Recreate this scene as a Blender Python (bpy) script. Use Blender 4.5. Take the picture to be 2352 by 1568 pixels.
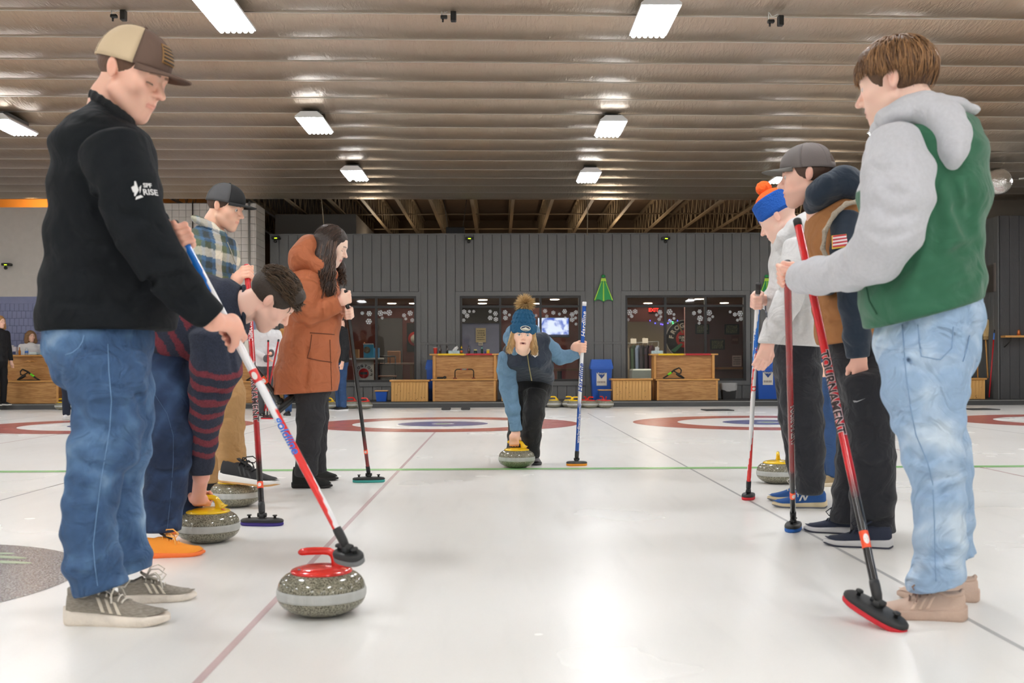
import bpy, bmesh, math, random
import numpy as np
from mathutils import Vector, Matrix

for o in list(bpy.data.objects):
    bpy.data.objects.remove(o)
scene = bpy.context.scene
COL = scene.collection
PI = math.pi

# ------------------------------------------------------------------ camera
IW, IH = 2352, 1568
F, CX, HY, H = 2478.0, 1176.0, 838.0, 0.793
YAW, ROLL = math.radians(0.7), 0.0042
FW = np.array([math.sin(YAW), math.cos(YAW), 0.0])
RT0 = np.array([math.cos(YAW), -math.sin(YAW), 0.0])
UP0 = np.array([0, 0, 1.0])
RT = RT0 * math.cos(ROLL) - UP0 * math.sin(ROLL)
UP = UP0 * math.cos(ROLL) + RT0 * math.sin(ROLL)
CAM = np.array([0, 0, H])
cd = bpy.data.cameras.new('camera')
cam = bpy.data.objects.new('camera', cd)
COL.objects.link(cam)
cd.sensor_width = 36.0
cd.lens = F / IW * 36.0
cd.shift_y = (HY - IH / 2) / IW
cd.clip_end = 200
M = Matrix(((RT[0], UP[0], -FW[0], 0), (RT[1], UP[1], -FW[1], 0), (RT[2], UP[2], -FW[2], H), (0, 0, 0, 1)))
cam.matrix_world = M
cd.dof.use_dof = True
cd.dof.focus_distance = 8.4
cd.dof.aperture_fstop = 5.0
scene.camera = cam

# ------------------------------------------------------------------ world + exposure
w = bpy.data.worlds.new('world')
scene.world = w
w.use_nodes = True
w.node_tree.nodes['Background'].inputs[0].default_value = (0.9, 0.95, 1.0, 1)
w.node_tree.nodes['Background'].inputs[1].default_value = 0.15
vs = scene.view_settings
vs.view_transform = 'Standard'
vs.look = 'None'
vs.exposure = 0.33
vs.gamma = 1.0
vs.use_curve_mapping = False


# ------------------------------------------------------------------ measuring helpers
def pix(px, py, D):
    """world point seen at photo pixel (px, py) at depth D metres"""
    return CAM + D * (FW + (px - CX) / F * RT + (HY - py) / F * UP)


def ground(px, py, z=0.0):
    d = FW + (px - CX) / F * RT + (HY - py) / F * UP
    return CAM + d * ((z - H) / d[2])


def onY(px, py, Y):
    d = FW + (px - CX) / F * RT + (HY - py) / F * UP
    return CAM + d * (Y / d[1])


def depth(p):
    return float(np.dot(np.asarray(p) - CAM, FW))


def lin(c):
    c = c / 255.0
    return c / 12.92 if c <= 0.04045 else ((c + 0.055) / 1.055) ** 2.4


def rgb(r, g=None, b=None):
    if g is None:
        r, g, b = r
    return (lin(r), lin(g), lin(b), 1.0)


def V(*a):
    return np.array(a[0] if len(a) == 1 else a, float)


def nrm(v):
    v = np.asarray(v, float)
    return v / (np.linalg.norm(v) + 1e-12)


# ------------------------------------------------------------------ materials
MATS = {}


def mat(name, col, rough=0.6, metal=0.0, bump=None, var=0.0, vscale=8.0, attr=None, coat=0.0, sheen=0.0,
        emit=None, alpha=None, sss=0.0, spec=None, stretch=None, trans=0.0, detail=3.0, bdist=0.02, wr=None):
    """bump = (scale, strength); var = colour variation 0..1; attr = colour attribute used as base colour"""
    if name in MATS:
        return MATS[name]
    m = bpy.data.materials.new(name)
    m.use_nodes = True
    nt = m.node_tree
    N, L = nt.nodes, nt.links
    b = N['Principled BSDF']
    if len(col) == 3:
        col = rgb(col)
    b.inputs['Base Color'].default_value = col
    b.inputs['Roughness'].default_value = rough
    b.inputs['Metallic'].default_value = metal
    if spec is not None:
        b.inputs['Specular IOR Level'].default_value = spec
    if coat:
        b.inputs['Coat Weight'].default_value = coat
        b.inputs['Coat Roughness'].default_value = 0.08
    if sheen:
        b.inputs['Sheen Weight'].default_value = sheen
        b.inputs['Sheen Roughness'].default_value = 0.5
    if sss:
        b.inputs['Subsurface Weight'].default_value = sss
        b.inputs['Subsurface Radius'].default_value = (0.012, 0.005, 0.003)
        b.inputs['Subsurface Scale'].default_value = 1.0
    if trans:
        b.inputs['Transmission Weight'].default_value = trans
    if emit:
        b.inputs['Emission Color'].default_value = rgb(emit[0])
        b.inputs['Emission Strength'].default_value = emit[1]
    if alpha is not None:
        b.inputs['Alpha'].default_value = alpha
    tc = N.new('ShaderNodeTexCoord')
    src = tc.outputs['Object']
    if stretch:
        mp = N.new('ShaderNodeMapping')
        mp.inputs['Scale'].default_value = stretch
        L.new(src, mp.inputs['Vector'])
        src = mp.outputs['Vector']
    base = None
    if attr:
        a = N.new('ShaderNodeAttribute')
        a.attribute_name = attr
        base = a.outputs['Color']
        L.new(base, b.inputs['Base Color'])
    if var:
        n = N.new('ShaderNodeTexNoise')
        n.inputs['Scale'].default_value = vscale
        n.inputs['Detail'].default_value = 4
        L.new(src, n.inputs['Vector'])
        r = N.new('ShaderNodeMapRange')
        r.inputs['From Min'].default_value = 0.25
        r.inputs['From Max'].default_value = 0.75
        r.inputs['To Min'].default_value = 1 - var
        r.inputs['To Max'].default_value = 1 + var
        L.new(n.outputs['Fac'], r.inputs['Value'])
        mx = N.new('ShaderNodeMix')
        mx.data_type = 'RGBA'
        mx.blend_type = 'MULTIPLY'
        mx.inputs[0].default_value = 1
        if base is not None:
            L.new(base, mx.inputs[6])
        else:
            mx.inputs[6].default_value = col
        L.new(r.outputs['Result'], mx.inputs[7])
        L.new(mx.outputs[2], b.inputs['Base Color'])
    if bump:
        n = N.new('ShaderNodeTexNoise')
        n.inputs['Scale'].default_value = bump[0]
        n.inputs['Detail'].default_value = detail
        L.new(src, n.inputs['Vector'])
        bp = N.new('ShaderNodeBump')
        bp.inputs['Strength'].default_value = bump[1]
        bp.inputs['Distance'].default_value = bdist
        L.new(n.outputs['Fac'], bp.inputs['Height'])
        L.new(bp.outputs['Normal'], b.inputs['Normal'])
        if wr:
            n2 = N.new('ShaderNodeTexNoise')
            n2.inputs['Scale'].default_value = wr[0]
            n2.inputs['Detail'].default_value = 2.5
            n2.inputs['Distortion'].default_value = 1.4
            L.new(src, n2.inputs['Vector'])
            b2 = N.new('ShaderNodeBump')
            b2.inputs['Strength'].default_value = wr[1]
            b2.inputs['Distance'].default_value = wr[2]
            L.new(n2.outputs['Fac'], b2.inputs['Height'])
            L.new(b2.outputs['Normal'], bp.inputs['Normal'])
    MATS[name] = m
    return m


def nodes_of(m):
    return m.node_tree.nodes, m.node_tree.links, m.node_tree.nodes['Principled BSDF']


# ------------------------------------------------------------------ object helpers
def tag(o, label=None, cat=None, group=None, kind=None):
    if label:
        o['label'] = label
    if cat:
        o['category'] = cat
    if group:
        o['group'] = group
    if kind:
        o['kind'] = kind
    return o


def empty(name, loc, label=None, cat=None, group=None, rz=0.0, kind=None):
    o = bpy.data.objects.new(name, None)
    o.empty_display_size = 0.1
    COL.objects.link(o)
    o.location = tuple(loc)
    o.rotation_euler = (0, 0, rz)
    return tag(o, label, cat, group, kind)


def link(name, me, parent=None, world=True):
    """world=True: the mesh is in world coordinates, keep it there under the parent"""
    o = bpy.data.objects.new(name, me)
    COL.objects.link(o)
    if parent is not None:
        o.parent = parent
        if world:
            p = parent
            Mw = Matrix.Identity(4)
            while p is not None:
                Mw = (p.matrix_parent_inverse @ p.matrix_basis) @ Mw
                p = p.parent
            o.matrix_parent_inverse = Mw.inverted()
    return o


def copy_tree(o, parent=None):
    c = o.copy()
    COL.objects.link(c)
    c.parent = parent
    for ch in list(o.children):
        copy_tree(ch, c)
    return c


def set_col(me, cols, name='Col'):
    a = me.color_attributes.new(name, 'FLOAT_COLOR', 'POINT')
    c = np.ones((len(me.vertices), 4), np.float32)
    c[:, :3] = cols
    a.data.foreach_set('color', c.ravel())


def np_mesh(name, v, f, smooth=True):
    me = bpy.data.meshes.new(name)
    v = np.asarray(v, np.float32)
    f = np.asarray(f, np.int32)
    me.vertices.add(len(v))
    me.vertices.foreach_set('co', v.ravel())
    n = f.shape[1]
    me.loops.add(f.size)
    me.loops.foreach_set('vertex_index', f.ravel())
    me.polygons.add(len(f))
    me.polygons.foreach_set('loop_start', np.arange(0, f.size, n, dtype=np.int32))
    me.polygons.foreach_set('loop_total', np.full(len(f), n, np.int32))
    me.update(calc_edges=True)
    me.polygons.foreach_set('use_smooth', np.full(len(f), smooth))
    return me


class MB:
    """collects shapes into one mesh"""
    def __init__(s):
        s.v, s.f, s.c, s.sm = [], [], [], []

    def add(s, vs_, fs, col=None, smooth=False):
        o = len(s.v)
        s.v += [tuple(map(float, p)) for p in vs_]
        s.f += [tuple(i + o for i in f) for f in fs]
        s.sm += [smooth] * len(fs)
        s.c += ([col] if col is not None and np.ndim(col) == 1 else [(1, 1, 1)]) * len(vs_) if (col is None or np.ndim(col) == 1) else [tuple(x) for x in col]
        return s

    def box(s, a, b, M=None, col=None, bev=0.0):
        x0, y0, z0 = a
        x1, y1, z1 = b
        if bev:
            e = bev
            pts = []
            rings = [(z0, e), (z0 + e, 0), (z1 - e, 0), (z1, e)]
            for z, i in rings:
                c = e
                pts += [(x0 + i + (c if i == 0 else 0), y0 + i, z), (x1 - i - (c if i == 0 else 0), y0 + i, z),
                        (x1 - i, y0 + i + (c if i == 0 else 0), z), (x1 - i, y1 - i - (c if i == 0 else 0), z),
                        (x1 - i - (c if i == 0 else 0), y1 - i, z), (x0 + i + (c if i == 0 else 0), y1 - i, z),
                        (x0 + i, y1 - i - (c if i == 0 else 0), z), (x0 + i, y0 + i + (c if i == 0 else 0), z)]
            fs = [tuple(range(7, -1, -1)), tuple(range(24, 32))]
            for r in range(3):
                for k in range(8):
                    a_, b_ = r * 8 + k, r * 8 + (k + 1) % 8
                    fs.append((a_, b_, b_ + 8, a_ + 8))
        else:
            pts = [(x0, y0, z0), (x1, y0, z0), (x1, y1, z0), (x0, y1, z0), (x0, y0, z1), (x1, y0, z1), (x1, y1, z1), (x0, y1, z1)]
            fs = [(3, 2, 1, 0), (4, 5, 6, 7), (0, 1, 5, 4), (1, 2, 6, 5), (2, 3, 7, 6), (3, 0, 4, 7)]
        if M is not None:
            pts = [tuple(M @ Vector(p)) for p in pts]
        return s.add(pts, fs, col)

    def tube(s, path, rad, n=10, cap=True, col=None, sq=None, up=None, smooth=True):
        path = [np.asarray(p, float) for p in path]
        m = len(path)
        if np.ndim(rad) == 0:
            rad = [rad] * m
        pts, cols = [], []
        ref = np.array(up if up is not None else (0.123, 0.31, 0.94), float)
        pu = None
        for i, p in enumerate(path):
            t = nrm(path[min(i + 1, m - 1)] - path[max(i - 1, 0)])
            if pu is None:
                u = ref - t * np.dot(ref, t)
                if np.linalg.norm(u) < 1e-3:
                    u = np.array([1.0, 0, 0]) - t * t[0]
            else:
                u = pu - t * np.dot(pu, t)
            u = nrm(u)
            pu = u
            v = np.cross(t, u)
            r = rad[i]
            ru, rv = (r, r) if np.ndim(r) == 0 else r
            for k in range(n):
                a = 2 * PI * k / n
                pts.append(p + u * ru * math.cos(a) + v * rv * math.sin(a))
                if callable(col):
                    cols.append(col(i / (m - 1), k / n))
        fs = []
        for i in range(m - 1):
            for k in range(n):
                a, b = i * n + k, i * n + (k + 1) % n
                fs.append((a, b, b + n, a + n))
        if cap:
            fs.append(tuple(range(n - 1, -1, -1)))
            fs.append(tuple(range((m - 1) * n, m * n)))
        return s.add(pts, fs, cols if callable(col) else col, smooth)

    def lathe(s, prof, n=32, M=None, col=None, smooth=True):
        pts = []
        for r, z in prof:
            for k in range(n):
                a = 2 * PI * k / n
                pts.append((r * math.cos(a), r * math.sin(a), z))
        fs = []
        for i in range(len(prof) - 1):
            for k in range(n):
                a, b = i * n + k, i * n + (k + 1) % n
                fs.append((a, b, b + n, a + n))
        if prof[0][0] > 1e-5:
            fs.append(tuple(range(n - 1, -1, -1)))
        if prof[-1][0] > 1e-5:
            fs.append(tuple(range((len(prof) - 1) * n, len(prof) * n)))
        if M is not None:
            pts = [tuple(M @ Vector(p)) for p in pts]
        return s.add(pts, fs, col, smooth)

    def prism(s, poly, t0, t1, fn, col=None):
        """poly: 2-D outline (counter-clockwise); fn(x, y, t) -> point"""
        n = len(poly)
        pts = [fn(x, y, t0) for x, y in poly] + [fn(x, y, t1) for x, y in poly]
        fs = [tuple(range(n - 1, -1, -1)), tuple(range(n, 2 * n))]
        for k in range(n):
            fs.append((k, (k + 1) % n, n + (k + 1) % n, n + k))
        return s.add(pts, fs, col)

    def grid(s, fn, nu, nv, col=None, smooth=True, thick=None):
        pts = [fn(i / nu, j / nv) for i in range(nu + 1) for j in range(nv + 1)]
        fs = [(i * (nv + 1) + j, (i + 1) * (nv + 1) + j, (i + 1) * (nv + 1) + j + 1, i * (nv + 1) + j + 1) for i in range(nu) for j in range(nv)]
        return s.add(pts, fs, col, smooth)

    def mesh(s, name, fix=True):
        me = bpy.data.meshes.new(name)
        me.from_pydata(s.v, [], s.f)
        me.polygons.foreach_set('use_smooth', s.sm)
        if any(c != (1, 1, 1) for c in s.c):
            set_col(me, np.array(s.c))
        if fix:
            bm = bmesh.new()
            bm.from_mesh(me)
            bmesh.ops.recalc_face_normals(bm, faces=bm.faces)
            bm.to_mesh(me)
            bm.free()
        return me

    def build(s, name, m, parent=None, world=True, **kw):
        me = s.mesh(name)
        if m is not None:
            me.materials.append(m)
        o = link(name, me, parent, world)
        return tag(o, **kw)


def solid(o, t):
    md = o.modifiers.new('solid', 'SOLIDIFY')
    md.thickness = t
    md.offset = 0
    return o


def TR(x=0, y=0, z=0, rz=0, rx=0, ry=0):
    return Matrix.Translation((x, y, z)) @ Matrix.Rotation(rz, 4, 'Z') @ Matrix.Rotation(ry, 4, 'Y') @ Matrix.Rotation(rx, 4, 'X')


def text_mesh(s, size=1.0, bold=0.0, shear=0.0, spacing=1.0, align='CENTER', ext=0.0):
    c = bpy.data.curves.new('text', 'FONT')
    c.body = s
    c.size = size
    c.offset = bold
    c.shear = shear
    c.space_character = spacing
    c.align_x = align
    c.align_y = 'CENTER'
    c.extrude = ext
    c.resolution_u = 3
    o = bpy.data.objects.new('text', c)
    me = bpy.data.meshes.new_from_object(o)
    bpy.data.objects.remove(o)
    bpy.data.curves.remove(c)
    return me


def lettering(s, origin, xdir, ydir, size, m, parent, name='lettering', **kw):
    """flat raised letters: xdir/ydir are world axes of the writing"""
    me = text_mesh(s, size, ext=kw.pop('ext', 0.001), **kw)
    x, y = nrm(xdir), nrm(ydir)
    z = np.cross(x, y)
    me.transform(Matrix(((x[0], y[0], z[0], origin[0]), (x[1], y[1], z[1], origin[1]), (x[2], y[2], z[2], origin[2]), (0, 0, 0, 1))))
    me.materials.append(m)
    return link(name, me, parent)


# ------------------------------------------------------------------ smooth solid modelling (for bodies and cloth)
def perp(v, ref):
    ref = np.asarray(ref, float)
    r = ref - v * np.dot(ref, v)
    n = np.linalg.norm(r)
    if n < 0.15:
        r = RT - v * np.dot(RT, v)
        n = np.linalg.norm(r)
        if n < 0.15:
            r = UP - v * np.dot(UP, v)
            n = np.linalg.norm(r)
    return r / n


class Cone:
    def __init__(s, a, b, ra, rb, lat=None, cap=1.0, k=0.02, sub=False):
        s.a, s.b = np.asarray(a, float), np.asarray(b, float)
        ra = (ra, ra) if np.ndim(ra) == 0 else ra
        rb = (rb, rb) if np.ndim(rb) == 0 else rb
        s.ra, s.rb, s.cap, s.k, s.sub = ra, rb, cap, k, sub
        ab = s.b - s.a
        s.L = np.linalg.norm(ab)
        if s.L < 1e-6:
            s.ax = UP0
            s.L = 1e-6
        else:
            s.ax = ab / s.L
        if lat is None:
            lat = np.cross(s.ax, FW)
            if np.linalg.norm(lat) < 0.15:
                lat = RT
        s.lat = perp(s.ax, lat)
        s.dep = np.cross(s.lat, s.ax)
        mx = max(ra + rb) if isinstance(ra, tuple) and isinstance(rb, tuple) else max(max(ra), max(rb))
        s.lo = np.minimum(s.a, s.b) - mx
        s.hi = np.maximum(s.a, s.b) + mx

    def __call__(s, P):
        q = P - s.a.astype(P.dtype)
        w = q @ s.ax.astype(P.dtype)
        t = np.clip(w / s.L, 0, 1)
        w = w - t * s.L
        rx = s.ra[0] + (s.rb[0] - s.ra[0]) * t
        ry = s.ra[1] + (s.rb[1] - s.ra[1]) * t
        rw = np.minimum(rx, ry) * s.cap
        u = (q @ s.lat.astype(P.dtype)) / rx
        v = (q @ s.dep.astype(P.dtype)) / ry
        w = w / rw
        k0 = np.sqrt(u * u + v * v + w * w)
        k1 = np.sqrt((u / rx) ** 2 + (v / ry) ** 2 + (w / rw) ** 2) + 1e-6
        return k0 * (k0 - 1) / k1


def Ell(c, r, ax=(0, 0, 1), lat=(1, 0, 0), k=0.02, sub=False):
    """ellipsoid: r = (along lat, along third, along ax)"""
    ax = nrm(ax)
    c = np.asarray(c, float)
    cn = Cone(c - ax * 1e-4, c + ax * 1e-4, (r[0], r[1]), (r[0], r[1]), lat, r[2] / min(r[0], r[1]), k, sub)
    m = max(r)
    cn.lo, cn.hi = c - m, c + m
    return cn


def smin(a, b, k):
    h = np.maximum(k - np.abs(a - b), 0) / k
    return np.minimum(a, b) - h * h * k * 0.25


class Sdf:
    def __init__(s, h=0.008, disp=None, margin=0.03):
        s.p, s.h, s.cuts, s.disp, s.margin = [], h, [], disp, margin

    def add(s, *prims):
        s.p += prims
        return s

    def cut(s, point, normal, k=0.006):
        """remove everything on the +normal side"""
        s.cuts.append((np.asarray(point, float), nrm(normal), k))
        return s

    def eval_blocks(s, C, R, off):
        """C: block centres (n,3); off: offsets (m,3) -> (n,m)"""
        n, m = len(C), len(off)
        out = np.full((n, m), 1e3, np.float32)
        dc = np.stack([p(C) for p in s.p]) if len(s.p) else None
        best = np.min(np.where(np.array([p.sub for p in s.p])[:, None], 1e3, dc), axis=0)
        for i, p in enumerate(s.p):
            if p.sub:
                idx = np.nonzero(dc[i] < R * 1.6 + p.k)[0]
            else:
                idx = np.nonzero(dc[i] < np.maximum(best, 0) * 1.3 + 2.6 * R + p.k)[0]
            if not len(idx):
                continue
            P = (C[idx][:, None, :] + off[None]).reshape(-1, 3)
            d = p(P).reshape(len(idx), m)
            if p.sub:
                out[idx] = -smin(-out[idx], d, p.k)
            else:
                out[idx] = smin(out[idx], d, p.k)
        P = (C[:, None, :] + off[None]).reshape(-1, 3)
        if s.disp is not None:
            out += s.disp(P).reshape(n, m).astype(np.float32)
        for q, nn, k in s.cuts:
            d = ((P - q.astype(np.float32)) @ nn.astype(np.float32)).reshape(n, m)
            out = -smin(-out, -d, k)
        return out

    def at(s, p):
        P = np.asarray(p, np.float32)[None]
        d = np.float32(1e3)
        for pr in s.p:
            v = pr(P)[0]
            d = -smin(-d, v, pr.k) if pr.sub else smin(d, v, pr.k)
        if s.disp is not None:
            d = d + s.disp(P)[0]
        return float(d)

    def solve(s):
        h = s.h
        lo = np.min([p.lo for p in s.p if not p.sub], axis=0) - s.margin
        hi = np.max([p.hi for p in s.p if not p.sub], axis=0) + s.margin
        B = 6
        nb = np.ceil((hi - lo) / (h * B)).astype(int)
        ix = np.stack(np.meshgrid(*[np.arange(k) for k in nb], indexing='ij'), -1).reshape(-1, 3)
        C = (lo + (ix + 0.5) * h * B).astype(np.float32)
        R = h * B * 0.87
        keep = np.zeros(len(C), bool)
        for p in s.p:
            if not p.sub:
                keep |= np.abs(p(C)) < R * 1.7 + p.k * 0.6 + 0.01
        ix, C = ix[keep], C[keep]
        g = np.arange(B + 1) - B / 2
        off = (np.stack(np.meshgrid(g, g, g, indexing='ij'), -1).reshape(-1, 3) * h).astype(np.float32)
        G = np.full(tuple(nb * B + 1), np.nan, np.float32)
        CH = max(1, 400000 // len(off))
        for c0 in range(0, len(C), CH):
            d = s.eval_blocks(C[c0:c0 + CH], R, off).reshape(-1, B + 1, B + 1, B + 1)
            for q in range(len(d)):
                x, y, z = ix[c0 + q] * B
                G[x:x + B + 1, y:y + B + 1, z:z + B + 1] = d[q]
        # surface nets
        ins = G < 0
        val = ~np.isnan(G)
        cnt = np.zeros(tuple(np.array(G.shape) - 1), np.int8)
        ok = np.ones(cnt.shape, bool)
        sl = [(slice(0, -1), slice(1, None))[i] for i in (0, 1)]
        for dx in (0, 1):
            for dy in (0, 1):
                for dz in (0, 1):
                    cnt += ins[sl[dx], sl[dy], sl[dz]]
                    ok &= val[sl[dx], sl[dy], sl[dz]]
        act = (cnt > 0) & (cnt < 8) & ok
        I = np.argwhere(act)
        if not len(I):
            raise RuntimeError('empty surface')
        vid = np.full(act.shape, -1, np.int32)
        vid[act] = np.arange(len(I))
        corner = np.array([(x, y, z) for x in (0, 1) for y in (0, 1) for z in (0, 1)])
        vals = np.stack([G[I[:, 0] + c[0], I[:, 1] + c[1], I[:, 2] + c[2]] for c in corner], 1)
        acc = np.zeros((len(I), 3))
        num = np.zeros(len(I))
        for a in range(8):
            for b in range(a + 1, 8):
                dlt = np.abs(corner[a] - corner[b])
                if dlt.sum() != 1:
                    continue
                va, vb = vals[:, a], vals[:, b]
                m = (va < 0) != (vb < 0)
                t = np.where(m, va / np.where(m, va - vb, 1), 0)
                p = corner[a] + t[:, None] * (corner[b] - corner[a])
                acc += np.where(m[:, None], p, 0)
                num += m
        Vt = lo + (I + acc / num[:, None]) * h
        faces = []
        for ax in range(3):
            s0 = [slice(None)] * 3
            s1 = [slice(None)] * 3
            s0[ax], s1[ax] = slice(0, -1), slice(1, None)
            a, b = ins[tuple(s0)], ins[tuple(s1)]
            E = np.argwhere((a != b) & val[tuple(s0)] & val[tuple(s1)])
            o1, o2 = (ax + 1) % 3, (ax + 2) % 3
            E = E[(E[:, o1] > 0) & (E[:, o2] > 0) & (E[:, o1] < vid.shape[o1]) & (E[:, o2] < vid.shape[o2])]
            q = []
            for d1, d2 in ((-1, -1), (0, -1), (0, 0), (-1, 0)):
                c = E.copy()
                c[:, o1] += d1
                c[:, o2] += d2
                q.append(vid[c[:, 0], c[:, 1], c[:, 2]])
            q = np.stack(q, 1)
            flip = ~a[E[:, 0], E[:, 1], E[:, 2]]
            q[flip] = q[flip][:, ::-1]
            faces.append(q[(q >= 0).all(1)])
        Fc = np.concatenate(faces)
        return Vt, Fc

    def build(s, name, m, parent=None, col=None, smooth_it=1, **kw):
        v, f = s.solve()
        if smooth_it:
            v = relax(v, f, smooth_it)
        me = np_mesh(name, v, f)
        if col is not None:
            set_col(me, col(v))
        me.materials.append(m)
        return tag(link(name, me, parent), **kw)


def relax(v, f, it=1, lam=0.5):
    i = np.concatenate([f[:, k] for k in range(4)] + [f[:, (k + 1) % 4] for k in range(4)])
    j = np.concatenate([f[:, (k + 1) % 4] for k in range(4)] + [f[:, k] for k in range(4)])
    n = np.maximum(np.bincount(i, minlength=len(v)), 1)
    for _ in range(it):
        acc = np.stack([np.bincount(i, v[j, c], len(v)) for c in range(3)], 1)
        v = v + lam * (acc / n[:, None] - v)
    return v


def folds(amp, freq=22.0, seed=0, aniso=(1, 1, 1.0), n=7):
    """soft cloth creases: summed sines with random directions"""
    rg = np.random.RandomState(seed)
    ks = rg.normal(size=(n, 3)) * np.array(aniso)
    ks = ks / np.linalg.norm(ks, axis=1)[:, None] * (freq * (0.6 + 0.9 * rg.rand(n)))[:, None]
    ph = rg.rand(n) * 6.28
    ks = ks.astype(np.float32)

    def fn(P):
        w = P + 0.02 * np.sin(P[:, [1, 2, 0]] * freq * 0.6 + 1.3).astype(P.dtype)
        out = 0
        for k, p in zip(ks, ph):
            sarg = np.sin(w @ k + np.float32(p))
            out = out + (1 - np.abs(sarg)) ** 2 - 0.33
        return out * (amp / math.sqrt(n))
    return fn


class Rig:
    """lays a figure out at photo pixels with its own depth; radii in photo pixels at the figure's depth"""
    def __init__(s, D):
        s.D = D

    def p(s, x, y, dd=0.0):
        return pix(x, y, s.D + dd)

    def r(s, px):
        return px * s.D / F

    def chain(s, st, k=0.02, cap=0.6, sub=False, lat=None):
        out = []
        for a, b in zip(st[:-1], st[1:]):
            out.append(Cone(s.p(*a[:3]), s.p(*b[:3]), (s.r(a[3]), s.r(a[4])), (s.r(b[3]), s.r(b[4])), lat, cap, k, sub))
        return out


# ================================================================== THE HALL
YW = 21.7            # plane of the planked end wall
ZP = 0.10            # raised platform in front of it
YK = 20.2            # kerb at the end of the ice
ZC = 3.97            # foil ceiling
YC = 20.6            # its far edge
XL, XR = -13.0, 13.0
YB = -9.0

# ---- ice
ice = mat('ice', (236, 236, 232), rough=0.22, spec=0.25)
N, L, b = nodes_of(ice)
tc = N.new('ShaderNodeTexCoord')
n1 = N.new('ShaderNodeTexNoise'); n1.inputs['Scale'].default_value = 0.5; n1.inputs['Detail'].default_value = 4
n2 = N.new('ShaderNodeTexNoise'); n2.inputs['Scale'].default_value = 3.0; n2.inputs['Detail'].default_value = 6
mp = N.new('ShaderNodeMapping'); mp.inputs['Scale'].default_value = (3.0, 0.35, 1); mp.inputs['Rotation'].default_value = (0, 0, 0.25)
L.new(tc.outputs['Object'], n1.inputs['Vector']); L.new(tc.outputs['Object'], mp.inputs['Vector']); L.new(mp.outputs['Vector'], n2.inputs['Vector'])
cr = N.new('ShaderNodeValToRGB')
cr.color_ramp.elements[0].position = 0.3; cr.color_ramp.elements[0].color = rgb(240, 239, 235)
cr.color_ramp.elements[1].position = 0.7; cr.color_ramp.elements[1].color = rgb(247, 247, 244)
L.new(n1.outputs['Fac'], cr.inputs['Fac'])
cr2 = N.new('ShaderNodeValToRGB')
cr2.color_ramp.elements[0].position = 0.30; cr2.color_ramp.elements[0].color = (0.90, 0.905, 0.91, 1)
cr2.color_ramp.elements[1].position = 0.46; cr2.color_ramp.elements[1].color = (1, 1, 1, 1)
L.new(n2.outputs['Fac'], cr2.inputs['Fac'])
mx = N.new('ShaderNodeMix'); mx.data_type = 'RGBA'; mx.blend_type = 'MULTIPLY'; mx.inputs[0].default_value = 0.4
L.new(cr.outputs['Color'], mx.inputs[6]); L.new(cr2.outputs['Color'], mx.inputs[7]); L.new(mx.outputs[2], b.inputs['Base Color'])
rr = N.new('ShaderNodeMapRange'); rr.inputs['To Min'].default_value = 0.25; rr.inputs['To Max'].default_value = 0.29
L.new(n1.outputs['Fac'], rr.inputs['Value']); L.new(rr.outputs['Result'], b.inputs['Roughness'])
n3 = N.new('ShaderNodeTexNoise'); n3.inputs['Scale'].default_value = 160; n3.inputs['Detail'].default_value = 2
bp = N.new('ShaderNodeBump'); bp.inputs['Strength'].default_value = 0.12; bp.inputs['Distance'].default_value = 0.004
L.new(tc.outputs['Object'], n3.inputs['Vector']); L.new(n3.outputs['Fac'], bp.inputs['Height']); L.new(bp.outputs['Normal'], b.inputs['Normal'])
m_ = MB().box((XL, YB, -0.1), (XR, YK + 0.02, 0))
floor = m_.build('floor', ice, None, kind='structure', label='white pebbled curling ice covering the hall')

paint = {}
for nm, c in (('red', (180, 104, 96)), ('blue', (112, 116, 158)), ('green', (152, 208, 138)), ('pale_red', (216, 194, 194)), ('grey', (188, 188, 188)),
              ('white', (236, 236, 232)), ('yellow', (232, 206, 130)), ('logo', (118, 114, 112)), ('logo_green', (168, 190, 158))):
    paint[nm] = mat('ice_paint_' + nm, c, rough=0.25, spec=0.30, var=0.06, vscale=3.0, bump=(160, 0.12), bdist=0.004)


def annulus(name, cx, cy, r0, r1, z, m, n=96):
    mb = MB()
    if r0 > 0:
        for k in range(n):
            a0, a1 = 2 * PI * k / n, 2 * PI * (k + 1) / n
            mb.add([(cx + r * math.cos(a), cy + r * math.sin(a), z) for r, a in ((r0, a0), (r1, a0), (r1, a1), (r0, a1))], [(0, 1, 2, 3)])
    else:
        mb.add([(cx + r1 * math.cos(2 * PI * k / n), cy + r1 * math.sin(2 * PI * k / n), z) for k in range(n)], [tuple(range(n))])
    me = mb.mesh(name, fix=False)
    me.materials.append(m)
    return link(name, me, floor)


def strip(name, x0, x1, y0, y1, z, m):
    me = MB().add([(x0, y0, z), (x1, y0, z), (x1, y1, z), (x0, y1, z)], [(0, 1, 2, 3)]).mesh(name, fix=False)
    me.materials.append(m)
    return link(name, me, floor)


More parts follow.
